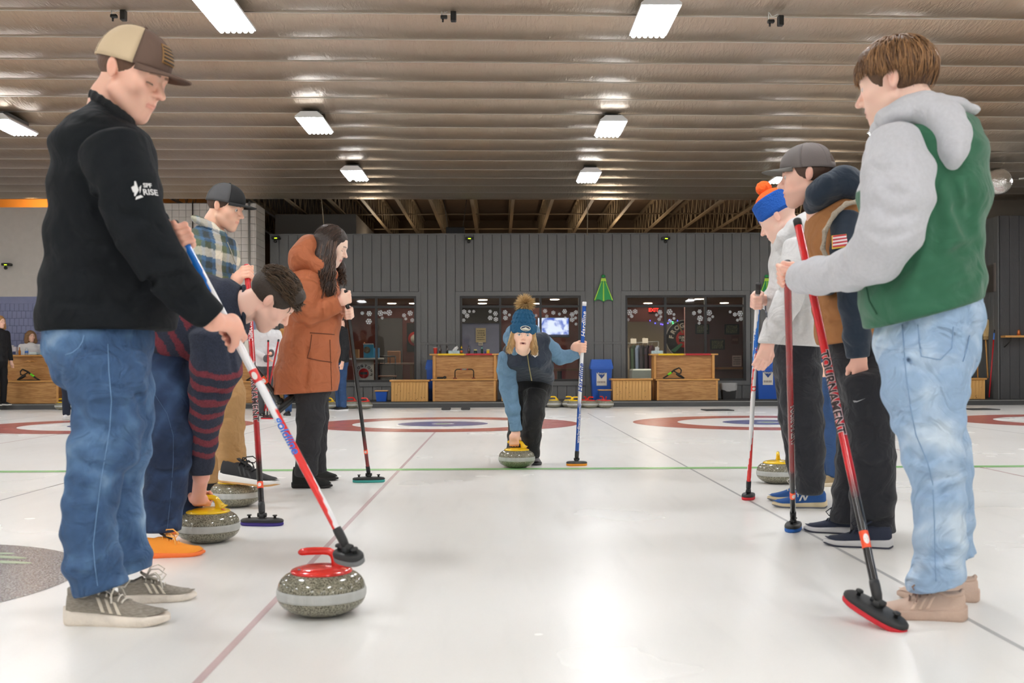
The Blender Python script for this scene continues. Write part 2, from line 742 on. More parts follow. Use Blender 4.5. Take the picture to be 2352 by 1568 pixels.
tee = ground(1017.6, 973)
YT, X0, PITCH = tee[1], tee[0], 4.42
FT = 0.3048
for i in range(-2, 3):
    cx = X0 + i * PITCH
    annulus('outer_ring', cx, YT, 4 * FT, 6 * FT, 0.0012, paint['red'])
    annulus('inner_ring', cx, YT, 0.5 * FT, 2 * FT, 0.0012, paint['blue'])
    annulus('button', cx, YT, 0, 0.35 * FT, 0.0012, paint['logo_green'], 24)
    strip('centre_line', cx - 0.012, cx + 0.012, YB, YT - 6 * FT, 0.0010, paint['pale_red'])
    # hack boards behind the house
    strip('yellow_line', cx + PITCH / 2 - 0.95, cx + PITCH / 2 - 0.05, YK - 1.02, YK - 0.99, 0.0010, paint['yellow'])
    strip('red_line', cx + PITCH / 2 + 0.0, cx + PITCH / 2 + 0.75, YK - 1.02, YK - 0.99, 0.0010, paint['red'])
for i in range(-3, 3):
    strip('divider_line', X0 + (i + 0.5) * PITCH - 0.009, X0 + (i + 0.5) * PITCH + 0.009, YB, YT + 3, 0.0008, paint['grey'])
yh = ground(1017, 1077.7)[1]
strip('hog_line', XL, XR, yh - 0.07, yh + 0.07, 0.0014, paint['green'])
yh2 = ground(1300, 1075)[1]
lg = ground(170, 1345)
lc = (lg[0] - 0.92, 4.02)
annulus('ice_logo', lc[0], lc[1], 0, 0.86, 0.0010, paint['logo'], 64)
for (px, py), (qx, qy) in (((-60, 1275), (62, 1283)), ((-60, 1288), (74, 1294)), ((-60, 1271), (34, 1272))):
    a, c = ground(px, py), ground(qx, qy)
    mb = MB()
    u = nrm(c - a); v = np.array([-u[1], u[0], 0])
    pts = []
    for k in range(14):
        t = k / 13
        pts.append(a + (c - a) * t + v * 0.028 * math.sqrt(max(0, 1 - t ** 4)) + UP0 * 0.002)
    for k in range(13, -1, -1):
        t = k / 13
        pts.append(a + (c - a) * t - v * 0.028 * math.sqrt(max(0, 1 - t ** 4)) + UP0 * 0.002)
    mb.add(pts, [tuple(range(len(pts)))])
    me = mb.mesh('logo_mark', fix=False)
    if me.polygons[0].normal.z < 0:
        me.flip_normals()
    me.materials.append(paint['logo_green'])
    link('logo_mark', me, floor)
# frozen logo's sparkle, painted as pale specks into its base colour
N, L, b = nodes_of(paint['logo'])
tcx = N.new('ShaderNodeTexCoord'); nz = N.new('ShaderNodeTexNoise'); nz.inputs['Scale'].default_value = 140; nz.inputs['Detail'].default_value = 1
L.new(tcx.outputs['Object'], nz.inputs['Vector'])
crz = N.new('ShaderNodeValToRGB')
crz.color_ramp.elements[0].position = 0.45; crz.color_ramp.elements[0].color = rgb(98, 94, 93)
crz.color_ramp.elements[1].position = 0.72; crz.color_ramp.elements[1].color = rgb(180, 178, 177)
L.new(nz.outputs['Fac'], crz.inputs['Fac']); L.new(crz.outputs['Color'], b.inputs['Base Color'])

# ---- kerb, platform
rubber = mat('dark_rubber', (66, 67, 67), rough=0.55, var=0.1, vscale=4)
MB().box((XL, YK, -0.05), (XR, YK + 0.30, 0.085)).build('trim_1', rubber, None, kind='structure', label='dark grey kerb at the end of the ice')
MB().box((XL, YK + 0.02, 0.085), (XR, YK + 0.07, 0.094)).build('trim_2', mat('kerb_edge', (170, 170, 166), rough=0.4, metal=0.3), None, kind='structure', label='thin pale metal edge on the kerb')
MB().box((XL, YK + 0.30, -0.05), (XR, 30.0, ZP)).build('floor.001', mat('platform_carpet', (62, 61, 60), rough=0.9, bump=(80, 0.3)), None, kind='structure', label='dark carpeted platform behind the ice')

# ---- end wall of vertical planks
plank_m = mat('grey_plank_paint', (106, 107, 106), rough=0.65, bump=(60, 0.25), var=0.05, vscale=3, stretch=(1, 1, 0.25))
gap_m = mat('plank_gap', (50, 51, 51), rough=0.9)
xl = onY(620, 700, YW)[0]
xr = onY(2226, 700, YW)[0]
ZT = onY(1176, 538, YW)[2]
zwt = onY(1190, 679, YW)[2]
zwb = onY(1190, 876, YW)[2]
WIN = [(onY(a, 700, YW)[0], onY(c, 700, YW)[0]) for a, c in ((679, 956), (1056, 1334), (1436, 1713))]
TRIM = 0.085
wall = MB()
holes = sorted(WIN)
xs = xl
for a, c in holes:
    wall.box((xs, YW + 0.03, ZP), (a, YW + 0.12, ZT))
    wall.box((a, YW + 0.03, ZP), (c, YW + 0.12, zwb))
    wall.box((a, YW + 0.03, zwt), (c, YW + 0.12, ZT))
    xs = c
wall.box((xs, YW + 0.03, ZP), (xr, YW + 0.12, ZT))
wall = wall.build('wall_back', gap_m, None, kind='structure', label='dark grey planked end wall with three windows')
PW = 0.186
zb = onY(1000, 790, YW)[2]
meshes = {}


def plank(x, w, z0, z1, parent, y=YW, m=plank_m, ydir=True):
    key = (round(w, 3), round(z1 - z0, 3))
    if key not in meshes:
        meshes[key] = MB().box((0.004, 0, 0), (w - 0.004, 0.026, z1 - z0), bev=0.003).mesh('plank')
        meshes[key].materials.append(m)
    o = link('plank', meshes[key], parent, world=False)
    o.location = (x, y + random.uniform(-0.001, 0.001), z0)
    return o


random.seed(3)
x = xl
while x < xr - 0.02:
    w_ = min(PW, xr - x)
    c = x + w_ / 2
    over = [h for h in WIN if h[0] - TRIM - 0.02 < c < h[1] + TRIM + 0.02]
    if over:
        plank(x, w_, zwt + TRIM + 0.004, ZT, wall)
        plank(x, w_, ZP, zwb - TRIM - 0.004, wall)
    else:
        plank(x, w_, zb + 0.03, ZT, wall)
        plank(x, w_, ZP, zb - 0.01, wall)
    x += PW
dk = plank_m
segs = [(xl, WIN[0][0] - TRIM), (WIN[0][1] + TRIM, WIN[1][0] - TRIM), (WIN[1][1] + TRIM, WIN[2][0] - TRIM), (WIN[2][1] + TRIM, xr)]
for a, c in segs:
    MB().box((a, YW - 0.02, zb - 0.012), (c, YW + 0.02, zb + 0.03)).build('rail', dk, wall)
MB().box((xl, YW - 0.012, ZT), (xr, YW + 0.14, ZT + 0.02)).build('cap', dk, wall)

frame_m = mat('window_frame', (32, 31, 30), rough=0.45)
glass_m = mat('window_glass', (255, 255, 255), rough=0.02)
N, L, b = nodes_of(glass_m)
gl = N.new('ShaderNodeBsdfGlossy'); gl.inputs['Roughness'].default_value = 0.02
tp = N.new('ShaderNodeBsdfTransparent'); tp.inputs[0].default_value = (0.93, 0.95, 0.95, 1)
ly = N.new('ShaderNodeFresnel'); ly.inputs['IOR'].default_value = 1.45
ms = N.new('ShaderNodeMixShader')
L.new(ly.outputs[0], ms.inputs[0]); L.new(tp.outputs[0], ms.inputs[1]); L.new(gl.outputs[0], ms.inputs[2])
L.new(ms.outputs[0], N['Material Output'].inputs['Surface'])
flake_m = mat('snowflake_sticker', (246, 248, 250), rough=0.6)
ztr = onY(1190, 703.5, YW)[2]


def snowflake(x, z, r, parent, seed):
    mb = MB()
    y = YW + 0.052
    rg = random.Random(seed)
    a0 = rg.uniform(0, 1)
    for k in range(6):
        a = a0 + k * PI / 3
        d = np.array([math.cos(a), 0, math.sin(a)]); e = np.array([-d[2], 0, d[0]])
        o = np.array([x, y, z]); wd = r * 0.075
        mb.add([o - e * wd, o + d * r - e * wd, o + d * r + e * wd, o + e * wd], [(0, 1, 2, 3)])
        for s in (-1, 1):
            p = o + d * r * 0.55; q = p + (d * 0.6 + e * s * 0.8) * r * 0.42
            f = nrm(np.cross(q - p, (0, 1, 0))) * wd
            mb.add([p - f, q - f, q + f, p + f], [(0, 1, 2, 3)])
    mb.lathe([(r * 0.16, 0), (r * 0.16, 0.0005)], 8, Matrix.Translation((x, y, z)) @ Matrix.Rotation(PI / 2, 4, 'X'))
    return mb.build('snowflake_decal', flake_m, parent)


FL = {0: [(832, 719, 6), (848, 720, 9), (847, 738, 10), (874, 719, 10), (894, 718, 10), (884, 718, 5), (878, 730, 5), (928, 724, 7), (942, 719, 9), (932, 732, 5), (947, 735, 7)],
      1: [(1066, 716, 8), (1078, 715, 5), (1088, 715, 5), (1073, 725, 8), (1065, 735, 6), (1126, 715, 6), (1138, 720, 8), (1126, 730, 8), (1139, 733, 8), (1160, 717, 8), (1161, 730, 8), (1170, 723, 5),
          (1252, 714, 7), (1256, 726, 6), (1271, 718, 7), (1285, 721, 5), (1297, 715, 8), (1314, 722, 8), (1323, 717, 7), (1314, 734, 8), (1322, 730, 5), (1323, 744, 5), (1298, 730, 5), (1231, 724, 5)],
      2: [(1446, 717, 10), (1459, 715, 8), (1451, 726, 6), (1442, 734, 6), (1516, 717, 8), (1508, 723, 5), (1518, 727, 5), (1514, 733, 6), (1538, 716, 10), (1548, 722, 5), (1548, 731, 5), (1539, 737, 7),
          (1594, 719, 7), (1607, 715, 7), (1608, 731, 10), (1606, 742, 5), (1629, 718, 10), (1637, 727, 5), (1629, 733, 7), (1677, 716, 5), (1688, 722, 7), (1700, 720, 10), (1702, 732, 7), (1694, 735, 5)]}
for i, (a, c) in enumerate(WIN):
    wo = MB()
    t = 0.045
    y0, y1 = YW + 0.0, YW + 0.09
    wo.box((a, y0, zwb), (c, y1, zwb + t)).box((a, y0, zwt - t), (c, y1, zwt))
    wo.box((a, y0, zwb + t), (a + t, y1, zwt - t)).box((c - t, y0, zwb + t), (c, y1, zwt - t))
    wo = wo.build('window_%d' % (i + 1), frame_m, None, kind='structure',
                  label=['window behind the woman in the brown coat', 'window behind the woman sliding a stone', 'window beside the white hooded player'][i])
    for k in (1, 2):
        xm = a + (c - a) * k / 3
        MB().box((xm - 0.022, y0, zwb + t), (xm + 0.022, y1, zwt - t)).build('mullion', frame_m, wo)
    MB().box((a + t, y0 + 0.005, ztr - 0.022), (c - t, y1 - 0.005, ztr + 0.022)).build('transom', frame_m, wo)
    for k in range(3):
        p0 = a + (c - a) * k / 3 + 0.024; p1 = a + (c - a) * (k + 1) / 3 - 0.024
        for z0, z1 in ((zwb + t, ztr - 0.022), (ztr + 0.022, zwt - t)):
            g = MB().box((p0, YW + 0.058, z0), (p1, YW + 0.064, z1)).build('pane', glass_m, wo)
    for z0, z1, x0_, x1_ in ((zwt, zwt + TRIM, a - TRIM, c + TRIM), (zwb - TRIM, zwb, a - TRIM, c + TRIM), (zwb, zwt, a - TRIM, a), (zwb, zwt, c, c + TRIM)):
        MB().box((x0_, YW - 0.022, z0), (x1_, YW + 0.02, z1)).build('casing', plank_m, wo)
    for q, (px, py, r) in enumerate(FL[i]):
        p = onY(px, py, YW + 0.05)
        snowflake(p[0], p[2], r * YW / F * 0.72, wo, i * 50 + q)

# ---- left block wall, tiled pier, right planked box
block_m = mat('grey_block_paint', (204, 199, 192), rough=0.6, bump=(40, 0.15), var=0.04)
blue_m = mat('blue_block_paint', (132, 138, 172), rough=0.6, bump=(40, 0.15), var=0.06)
grout_m = mat('block_joint', (128, 126, 122), rough=0.9)
bgrout_m = mat('blue_block_joint', (78, 82, 108), rough=0.9)
YL = 21.75
zl = onY(50, 476, YL)[2]
zbl = onY(50, 681, YL)[2]
xpl = onY(330, 700, 20.9)[0]
xpr = onY(586, 600, 20.9)[0]
wl = MB().box((XL, YL, zbl), (xpl, YL + 0.2, zl)).build('wall_left', block_m, None, kind='structure', label='smooth pale grey end wall on the left')
wl2 = MB().box((XL, YL + 0.02, ZP), (xpl, YL + 0.2, zbl)).build('wall_left.001', bgrout_m, None, kind='structure', label='blue painted block wainscot behind the left bench')
bw, bh = 0.092, 0.148
bmesh_ = MB().box((0.002, 0, 0.002), (bw - 0.002, 0.022, bh - 0.002), bev=0.003).mesh('block'); bmesh_.materials.append(blue_m)
x_a, x_b = onY(-20, 700, YL)[0], onY(165, 700, YL)[0]
MB().box((XL, YL, ZP), (x_a, YL + 0.02, zbl)).box((x_b + 0.2, YL, ZP), (xpl, YL + 0.02, zbl)).box((x_a, YL, zbl - 0.14), (x_b + 0.2, YL + 0.02, zbl)).build('smooth_band', blue_m, wl2)
nrow = int((zbl - 0.14 - ZP) / bh)
for r in range(nrow):
    z0 = zbl - 0.14 - (r + 1) * bh
    if z0 < 0.75:
        break
    x = x_a + (r % 2) * bw / 2
    while x < x_b + 0.1:
        o = link('block', bmesh_, wl2, world=False); o.location = (x, YL, z0); x += bw
MB().box((x_a, YL, ZP), (x_b + 0.2, YL + 0.02, z0 + bh)).build('lower_band', blue_m, wl2)

pier = MB().box((xpl, 20.92, ZP), (xpr, YW + 0.1, ZC - 0.02)).build('wall_left.002', grout_m, None, kind='structure', label='pale square-blocked pier between left wall and planked wall')
ts = 0.133
tmesh = MB().box((0.0025, 0, 0.0025), (ts - 0.0025, 0.02, ts - 0.0025), bev=0.003).mesh('block'); tmesh.materials.append(block_m)
x_a = onY(372, 600, 20.9)[0]
z = ZC - 0.03 - ts
zc_ = onY(500, 690, 20.9)[2]
while z > zc_:
    x = xpr - ts
    while x > x_a:
        o = link('block', tmesh, pier, world=False); o.location = (x, 20.9, z); x -= ts
    z -= ts
zpl = z + ts
MB().box((xpl, 20.9, zpl), (x + ts, 20.925, ZC - 0.03)).build('smooth_band', block_m, pier)
MB().box((xpl, 20.9, ZP), (xpr, 20.925, zpl)).build('lower_band', blue_m, pier)
# side face of the pier: courses of blocks
rm = MB().box((0, 0.004, 0.0025), (0.02, 0.395, ts - 0.0025), bev=0.003).mesh('block'); rm.materials.append(block_m)
z = ZC - 0.03 - ts
while z > ZP:
    for k in range(2):
        o = link('block', rm, pier, world=False); o.location = (xpr - 0.001, 20.905 + k * 0.395, z)
    z -= ts
# right box of dark planks
YR = 20.5
xrb = onY(2297, 700, YR)[0]
zrb = onY(2320, 495, YR)[2]
dark_m = mat('charcoal_plank_paint', (70, 70, 72), rough=0.65, bump=(60, 0.25), var=0.05, stretch=(1, 1, 0.25))
wr = MB().box((xrb, YR + 0.03, ZP), (XR, YW + 0.2, zrb)).build('wall_right', gap_m, None, kind='structure', label='charcoal planked storage wall at the right edge')
pm = MB().box((0.003, 0, 0), (PW - 0.003, 0.026, zrb - ZP), bev=0.003).mesh('plank'); pm.materials.append(dark_m)
for k in range(16):
    o = link('plank', pm, wr, world=False); o.location = (xrb + k * PW, YR, ZP)
pm2 = MB().box((-0.026, 0.003, 0), (0, PW - 0.003, zrb - ZP), bev=0.003).mesh('plank'); pm2.materials.append(plank_m)
for k in range(6):
    o = link('plank', pm2, wr, world=False); o.location = (xrb, YR + 0.03 + k * PW, ZP)

# ---- hall side and rear walls
side_m = mat('hall_side_wall', (196, 192, 184), rough=0.8)
MB().box((XL - 0.2, YB, 0), (XL, 30, 5.4)).build('wall_left.003', side_m, None, kind='structure', label='plain pale side wall of the hall on the left')
MB().box((XR, YB, 0), (XR + 0.2, 30, 5.4)).build('wall_right.001', side_m, None, kind='structure', label='plain pale side wall of the hall on the right')
MB().box((XL, YB - 0.2, 0), (XR, YB, 5.4)).build('wall_front', side_m, None, kind='structure', label='plain pale wall behind the photographer')

# ---- foil ceiling in transverse panels with ribs
foil = mat('foil_facing', (202, 194, 184), rough=0.35, metal=0.92)
N, L, b = nodes_of(foil)
tc = N.new('ShaderNodeTexCoord')
mp1 = N.new('ShaderNodeMapping'); mp1.inputs['Scale'].default_value = (16, 3.2, 1)
nA = N.new('ShaderNodeTexNoise'); nA.inputs['Scale'].default_value = 2.2; nA.inputs['Detail'].default_value = 3; nA.inputs['Distortion'].default_value = 0.6
nB = N.new('ShaderNodeTexNoise'); nB.inputs['Scale'].default_value = 1.1; nB.inputs['Detail'].default_value = 2
nC = N.new('ShaderNodeTexNoise'); nC.inputs['Scale'].default_value = 0.22; nC.inputs['Detail'].default_value = 3
L.new(tc.outputs['Object'], mp1.inputs['Vector']); L.new(mp1.outputs['Vector'], nA.inputs['Vector'])
L.new(tc.outputs['Object'], nB.inputs['Vector']); L.new(tc.outputs['Object'], nC.inputs['Vector'])
ad = N.new('ShaderNodeMath'); ad.operation = 'MULTIPLY_ADD'; ad.inputs[1].default_value = 0.5
L.new(nB.outputs['Fac'], ad.inputs[0]); L.new(nA.outputs['Fac'], ad.inputs[2])
bp = N.new('ShaderNodeBump'); bp.inputs['Strength'].default_value = 0.42; bp.inputs['Distance'].default_value = 0.02
L.new(ad.outputs[0], bp.inputs['Height']); L.new(bp.outputs['Normal'], b.inputs['Normal'])
cr = N.new('ShaderNodeValToRGB')
cr.color_ramp.elements[0].position = 0.35; cr.color_ramp.elements[0].color = rgb(162, 138, 108)
cr.color_ramp.elements[1].position = 0.65; cr.color_ramp.elements[1].color = rgb(184, 176, 162)
L.new(nC.outputs['Fac'], cr.inputs['Fac']); L.new(cr.outputs['Color'], b.inputs['Base Color'])
rib_m = mat('ceiling_rib', (206, 202, 194), rough=0.3, metal=0.6)
ceil = MB().box((XL, YB, ZC + 0.12), (XR, YC - 0.05, ZC + 0.2)).build('ceiling', side_m, None, kind='structure', label='silver foil faced ceiling with transverse ribs')
SK = 0.029
PP = 0.775
y_edge = YC
pan = MB()
n_ = 10
pan.grid(lambda u, v: (XL + (XR - XL) * u, v * PP + (XL + (XR - XL) * u) * SK, ZC - 0.055 * math.sin(PI * v) ** 0.8), 26, n_)
pan_me = pan.mesh('panel', fix=False); pan_me.flip_normals(); pan_me.materials.append(foil)
rib = MB()
rib.add([(XL, -0.012 + XL * SK, ZC - 0.014), (XR, -0.012 + XR * SK, ZC - 0.014), (XR, 0.012 + XR * SK, ZC - 0.014), (XL, 0.012 + XL * SK, ZC - 0.014),
         (XL, -0.012 + XL * SK, ZC + 0.03), (XR, -0.012 + XR * SK, ZC + 0.03), (XR, 0.012 + XR * SK, ZC + 0.03), (XL, 0.012 + XL * SK, ZC + 0.03)],
        [(3, 2, 1, 0), (0, 1, 5, 4), (2, 3, 7, 6), (1, 2, 6, 5), (3, 0, 4, 7)])
rib_me = rib.mesh('rib'); rib_me.materials.append(rib_m)
y = YC - PP
while y > YB:
    o = link('panel', pan_me, ceil, world=False); o.location = (0, y, 0)
    o = link('rib', rib_me, ceil, world=False); o.location = (0, y, 0)
    y -= PP
o = link('rib', rib_me, ceil, world=False); o.location = (0, YC, 0)

# ---- open roof behind the end wall: deck, bar joists, bridging
deck_m = mat('roof_deck', (112, 96, 78), rough=0.7, var=0.1)
joist_m = mat('joist_paint', (150, 136, 112), rough=0.6)
ZD, YE = 4.75, 29.5
MB().box((XL, YC - 0.3, ZD), (XR, YE + 0.2, ZD + 0.1)).build('ceiling.001', deck_m, None, kind='structure', label='brown corrugated roof deck above the open joists')
MB().box((XL, YE, 2.3), (XR, YE + 0.2, ZD)).build('wall_back.001', mat('roof_end_wall', (92, 78, 64), rough=0.8), None, kind='structure', label='dim brown gable wall beyond the joists')
jm = MB()
zb0, zt0 = 4.10, 4.68
jm.box((-0.035, 0, zb0), (0.035, YE - YC - 0.2, zb0 + 0.03)).box((-0.035, 0, zt0), (0.035, YE - YC - 0.2, zt0 + 0.05))
ny = 15
dy = (YE - YC - 0.2) / ny
for k in range(ny):
    for (ya, za), (yb_, zb_) in (((k * dy, zb0 + 0.015), ((k + 0.5) * dy, zt0)), (((k + 0.5) * dy, zt0), ((k + 1) * dy, zb0 + 0.015))):
        jm.tube([(0, ya, za), (0, yb_, zb_)], 0.012, 5, False)
j_me = jm.mesh('joist'); j_me.materials.append(joist_m)
jp = [onY(px, 456, YC)[0] for px in (636, 737, 817, 900, 980, 1080, 1180, 1275, 1372, 1470, 1588, 1688, 1790)]
for k in range(5):
    jp.insert(0, jp[0] - 0.75); jp.append(jp[-1] + 0.85)
for q, xx in enumerate(jp):
    o = link('roof_joist', j_me); o.location = (xx, YC + 0.1, 0)
    tag(o, 'beige open-web steel roof joist above the planked wall', 'joist', 'roof joists above the wall', 'structure')
for q, yy in enumerate((21.6, 24.0, 26.6)):
    MB().tube([(XL, yy, zb0 + 0.05), (XR, yy, zb0 + 0.05)], 0.016, 6).build('bridging_pipe', joist_m, None, kind='structure', label='thin horizontal bridging pipe under the joists')
for xx in (-3.0, 2.5, 7.5):  # unseen fill lights added to brighten the dark joists
    rl = bpy.data.lights.new('roof_fill_light', 'POINT'); rl.energy = 60; rl.color = (1.0, 0.8, 0.58); rl.shadow_soft_size = 0.25
    ro = bpy.data.objects.new('roof_fill_light', rl); COL.objects.link(ro); ro.location = (xx, 24.6, 3.3)
    tag(ro, 'added warm fill light in the roof space behind the planked wall', 'lamp', 'roof space fill lights')
# grey plant room box behind the wall
a, c = onY(632, 500, 23.0), onY(818, 500, 23.0)
MB().box((a[0], 23.0, 2.52), (c[0], 27, onY(700, 492, 23.0)[2])).build('wall_back.002', mat('plant_room', (104, 101, 97), rough=0.8), None, kind='structure', label='plain grey box room rising behind the planked wall')
p = onY(1046, 530, 23.0)
MB().box((p[0] - 0.2, 22.9, 3.1), (p[0] + 0.2, 23.1, p[2] + 0.07), bev=0.01).tube([(p[0] - 0.15, 23, p[2]), (p[0] - 0.3, 23, 4.72)], 0.008, 5).tube([(p[0] + 0.15, 23, p[2]), (p[0] + 0.3, 23, 4.72)], 0.008, 5).build('loudspeaker', mat('black_plastic', (28, 28, 28), rough=0.5), None, label='small black box hanging above the planked wall among joists', cat='speaker')
for k, (px, pt, pb, nm) in enumerate(((738, 456, 538, 'thin pale hanging rod left of centre above wall'), (1350, 456, 539, 'thin pale hanging rod bent near the joists right of centre'))):
    a = onY(px, pt, 21.3); a = V(a[0], a[1], 4.12); c = onY(px + (8 if k == 0 else -1), pb + 4, YW); c[2] = ZT - 0.02
    MB().tube([a, a * 0.5 + c * 0.5, c], 0.009, 6).build('hanging_rod', joist_m, None, label=nm, cat='rod')
a = onY(571, 470, 20.8)
MB().tube([(a[0], 20.86, ZC), (a[0], 20.86, ZP)], 0.018, 8).build('conduit_pipe', mat('galvanised', (190, 190, 186), rough=0.35, metal=0.7), None, label='vertical galvanised conduit on the pale blocked pier', cat='pipe')
a = onY(440, 470, 20.8)
MB().tube([(a[0], 20.87, ZC), (a[0], 20.87, 2.6)], 0.012, 8).build('conduit_pipe', mat('dark_pipe', (70, 62, 56), rough=0.5), None, label='thin dark vertical pipe on the pier beside plaid shirt', cat='pipe')
# right: flexible foil duct and upper wall
yr_ = 20.9
a = onY(2330, 400, yr_)
mb = MB()
rg = random.Random(4)
path, rad = [], []
p0 = onY(2150, 462, 18.6); p1 = onY(2306, 412, 16.3)
for k in range(61):
    t = k / 60
    path.append(p0 * (1 - t) + p1 * t + np.array([0, 0, 0.02 * math.sin(k * 0.4)]))
    rad.append(0.2 + 0.012 * (k % 2) + rg.uniform(-0.006, 0.006) if k < 57 else 0.2 * math.sqrt(max(0.03, 1 - ((k - 56) / 4.2) ** 2)))
mb.tube(path, rad, 28)
for k in (12, 34):
    mb.tube([path[k] + V(0, 0, 0.2), V(path[k][0], path[k][1], ZC - 0.05)], 0.01, 5)
mb.build('flexible_duct', mat('crinkled_foil', (205, 203, 200), rough=0.16, metal=0.95, bump=(26, 0.6)), None, label='crinkled silver foil duct end below the ceiling at right', cat='duct')
MB().tube([p1 + np.array([0.2, -0.06, 0.0]), p1 + np.array([1.6, -0.5, 0.12])], 0.012, 6).build('duct_cable', mat('galvanised'  , (190, 190, 186)), None, label='thin pale cable running from duct end to ceiling', cat='cable')
MB().box((xrb - 0.9, YW + 0.15, zrb - 0.3), (XR, YW + 0.3, 5.0)).build('wall_right.002', mat('taupe_wall', (150, 138, 124), rough=0.8), None, kind='structure', label='taupe wall above the charcoal storage wall')
MB().box((XL, YL + 1.6, zl - 0.4), (xpl + 1, YL + 1.8, 5.0)).build('wall_left.004', mat('amber_wall', (190, 140, 80), rough=0.7), None, kind='structure', label='amber lit wall glimpsed above the left end wall')
al = bpy.data.lights.new('amber_lamp', 'POINT'); al.energy = 55; al.color = (1.0, 0.55, 0.18); al.shadow_soft_size = 0.12
ao = bpy.data.objects.new('amber_lamp', al); COL.objects.link(ao); ao.location = tuple(onY(72, 462, YL + 0.8) + np.array([0, 0, -0.1]))
tag(ao, 'warm amber lamp above the left end wall', 'lamp')

# ---- high-bay light fixtures
fix_m = mat('fixture_white', (225, 226, 228), rough=0.4)
tube_m = mat('lamp_tube', (255, 255, 255), emit=((250, 252, 255), 46.0))
FL_, FWD = 0.86, 0.34
hb = MB()
# trapezoid housing
zf = ZC - 0.17
hb.add([(-FWD / 2, -FL_ / 2, zf), (FWD / 2, -FL_ / 2, zf), (FWD / 2, FL_ / 2, zf), (-FWD / 2, FL_ / 2, zf),
        (-FWD / 2 + 0.07, -FL_ / 2, zf + 0.075), (FWD / 2 - 0.07, -FL_ / 2, zf + 0.075), (FWD / 2 - 0.07, FL_ / 2, zf + 0.075), (-FWD / 2 + 0.07, FL_ / 2, zf + 0.075),
        (-FWD / 2, -FL_ / 2, zf + 0.02), (FWD / 2, -FL_ / 2, zf + 0.02), (FWD / 2, FL_ / 2, zf + 0.02), (-FWD / 2, FL_ / 2, zf + 0.02)],
       [(3, 2, 1, 0), (4, 5, 6, 7), (0, 1, 9, 8), (8, 9, 5, 4), (2, 3, 11, 10), (10, 11, 7, 6), (1, 2, 10, 9), (9, 10, 6, 5), (3, 0, 8, 11), (11, 8, 4, 7)])
house_me = hb.mesh('housing'); house_me.materials.append(fix_m)
ball_me = MB().box((-0.1, -0.3, zf + 0.075), (0.1, 0.3, zf + 0.115)).mesh('ballast_cover'); ball_me.materials.append(mat('ballast_grey', (90, 92, 94), rough=0.5))
tb = MB().tube([(0, -FL_ / 2 + 0.02, zf - 0.004), (0, FL_ / 2 - 0.02, zf - 0.004)], 0.0215, 10)
tube_me = tb.mesh('lamp_tube'); tube_me.materials.append(tube_m)
chain_me = MB().tube([(0, -0.2, zf + 0.1), (0, -0.2, ZC)], 0.006, 5).mesh('hanger'); chain_me.materials.append(fix_m)
zl_ = zf - 0.03


def lightpos(px, py):
    d = FW + (px - CX) / F * RT + (HY - py) / F * UP
    return CAM + d * ((zl_ - H) / d[2])


LP = [(517, 44, 'bright six-tube ceiling light above the tan cap'), (1503, 56, 'bright six-tube ceiling light at top right of centre'),
      (723, 293, 'six-tube ceiling light left of centre, middle row'), (1402, 301, 'six-tube ceiling light right of centre, middle row'),
      (815, 407, 'small far ceiling light left of centre with one dark tube'), (1352, 411, 'small far ceiling light right of centre'),
      (24, 297, 'ceiling light cut by the left edge'), (1803, 413, 'far ceiling light seen behind the grey cap visor')]
rows = {}
pos = [(lightpos(px, py), lb) for px, py, lb in LP]
y1, y2, y3 = (pos[0][0][1] + pos[1][0][1]) / 2, (pos[2][0][1] + pos[3][0][1]) / 2, (pos[4][0][1] + pos[5][0][1]) / 2
xs_ = [-6.35, -2.55, 1.2, 4.95]
extra = [(5.0, y2), (-6.4, y3), (-10.2, y2), (-10.2, y3), (9.0, y2), (9.0, y3), (-6.4, y1), (5.0, y1), (-10.2, y1), (9.0, y1)]
for yy in (y1 - 4.15, y1 - 8.3, y1 - 12.4, y1 - 16.4):
    extra += [(xx, yy) for xx in (-10.2, -6.4, -2.55, 1.2, 5.0, 9.0)]


def fixture(x, y, label, group, dark=False):
    e = empty('ceiling_light', (x, y, 0), label, 'ceiling light', group)
    for nm, me, yo in (('housing', house_me, 0), ('ballast_cover', ball_me, 0), ('hanger', chain_me, 0), ('hanger', chain_me, 0.4)):
        link(nm, me, e, world=False).location = (0, yo, 0)
    for k in range(6):
        if dark and k == 1:
            continue
        o = link('lamp_tube', tube_me, e, world=False)
        o.location = ((k - 2.5) * 0.053, 0, 0)


for (p, lb) in pos:
    fixture(p[0], p[1], lb, 'six-tube ceiling lights', 'dark tube' in lb)
for x, y in extra:
    fixture(x, y, 'six-tube ceiling light out of the picture or hidden behind players', 'hidden ceiling lights')

# ---- hanging ceiling cameras
blk = mat('black_plastic', (28, 28, 28), rough=0.5)
for px, py, lb in ((272, 36, 'small black camera hanging over the tan cap'), (1030, 38, 'small black camera hanging at top centre'), (1781, 48, 'small black camera hanging at top right')):
    p = pix(px, py, 9.6)
    e = empty('hanging_camera', p, lb, 'camera', 'cameras hanging from the ceiling')
    MB().box(p + V(0.02, -0.03, -0.045), p + V(0.07, 0.03, 0.045), bev=0.006).build('camera_body', blk, e)
    MB().box(p + V(-0.07, -0.02, -0.02), p + V(-0.01, 0.02, 0.01), bev=0.006).tube([p + V(-0.05, 0, -0.02), p + V(-0.05, 0, -0.05)], 0.008, 8).build('mount_clamp', blk, e)
    MB().tube([p + V(-0.06, 0, 0.01), V(p[0] - 0.06, p[1], ZC)], 0.006, 6).build('rod', mat('galvanised', (190,) * 3), e)
    MB().tube([p + V(0.04, 0, 0.045), p + V(0.02, 0, 0.06), p + V(-0.03, 0, 0.035), p + V(-0.065, 0, 0.09)], 0.004, 6).build('cable', fix_m, e)
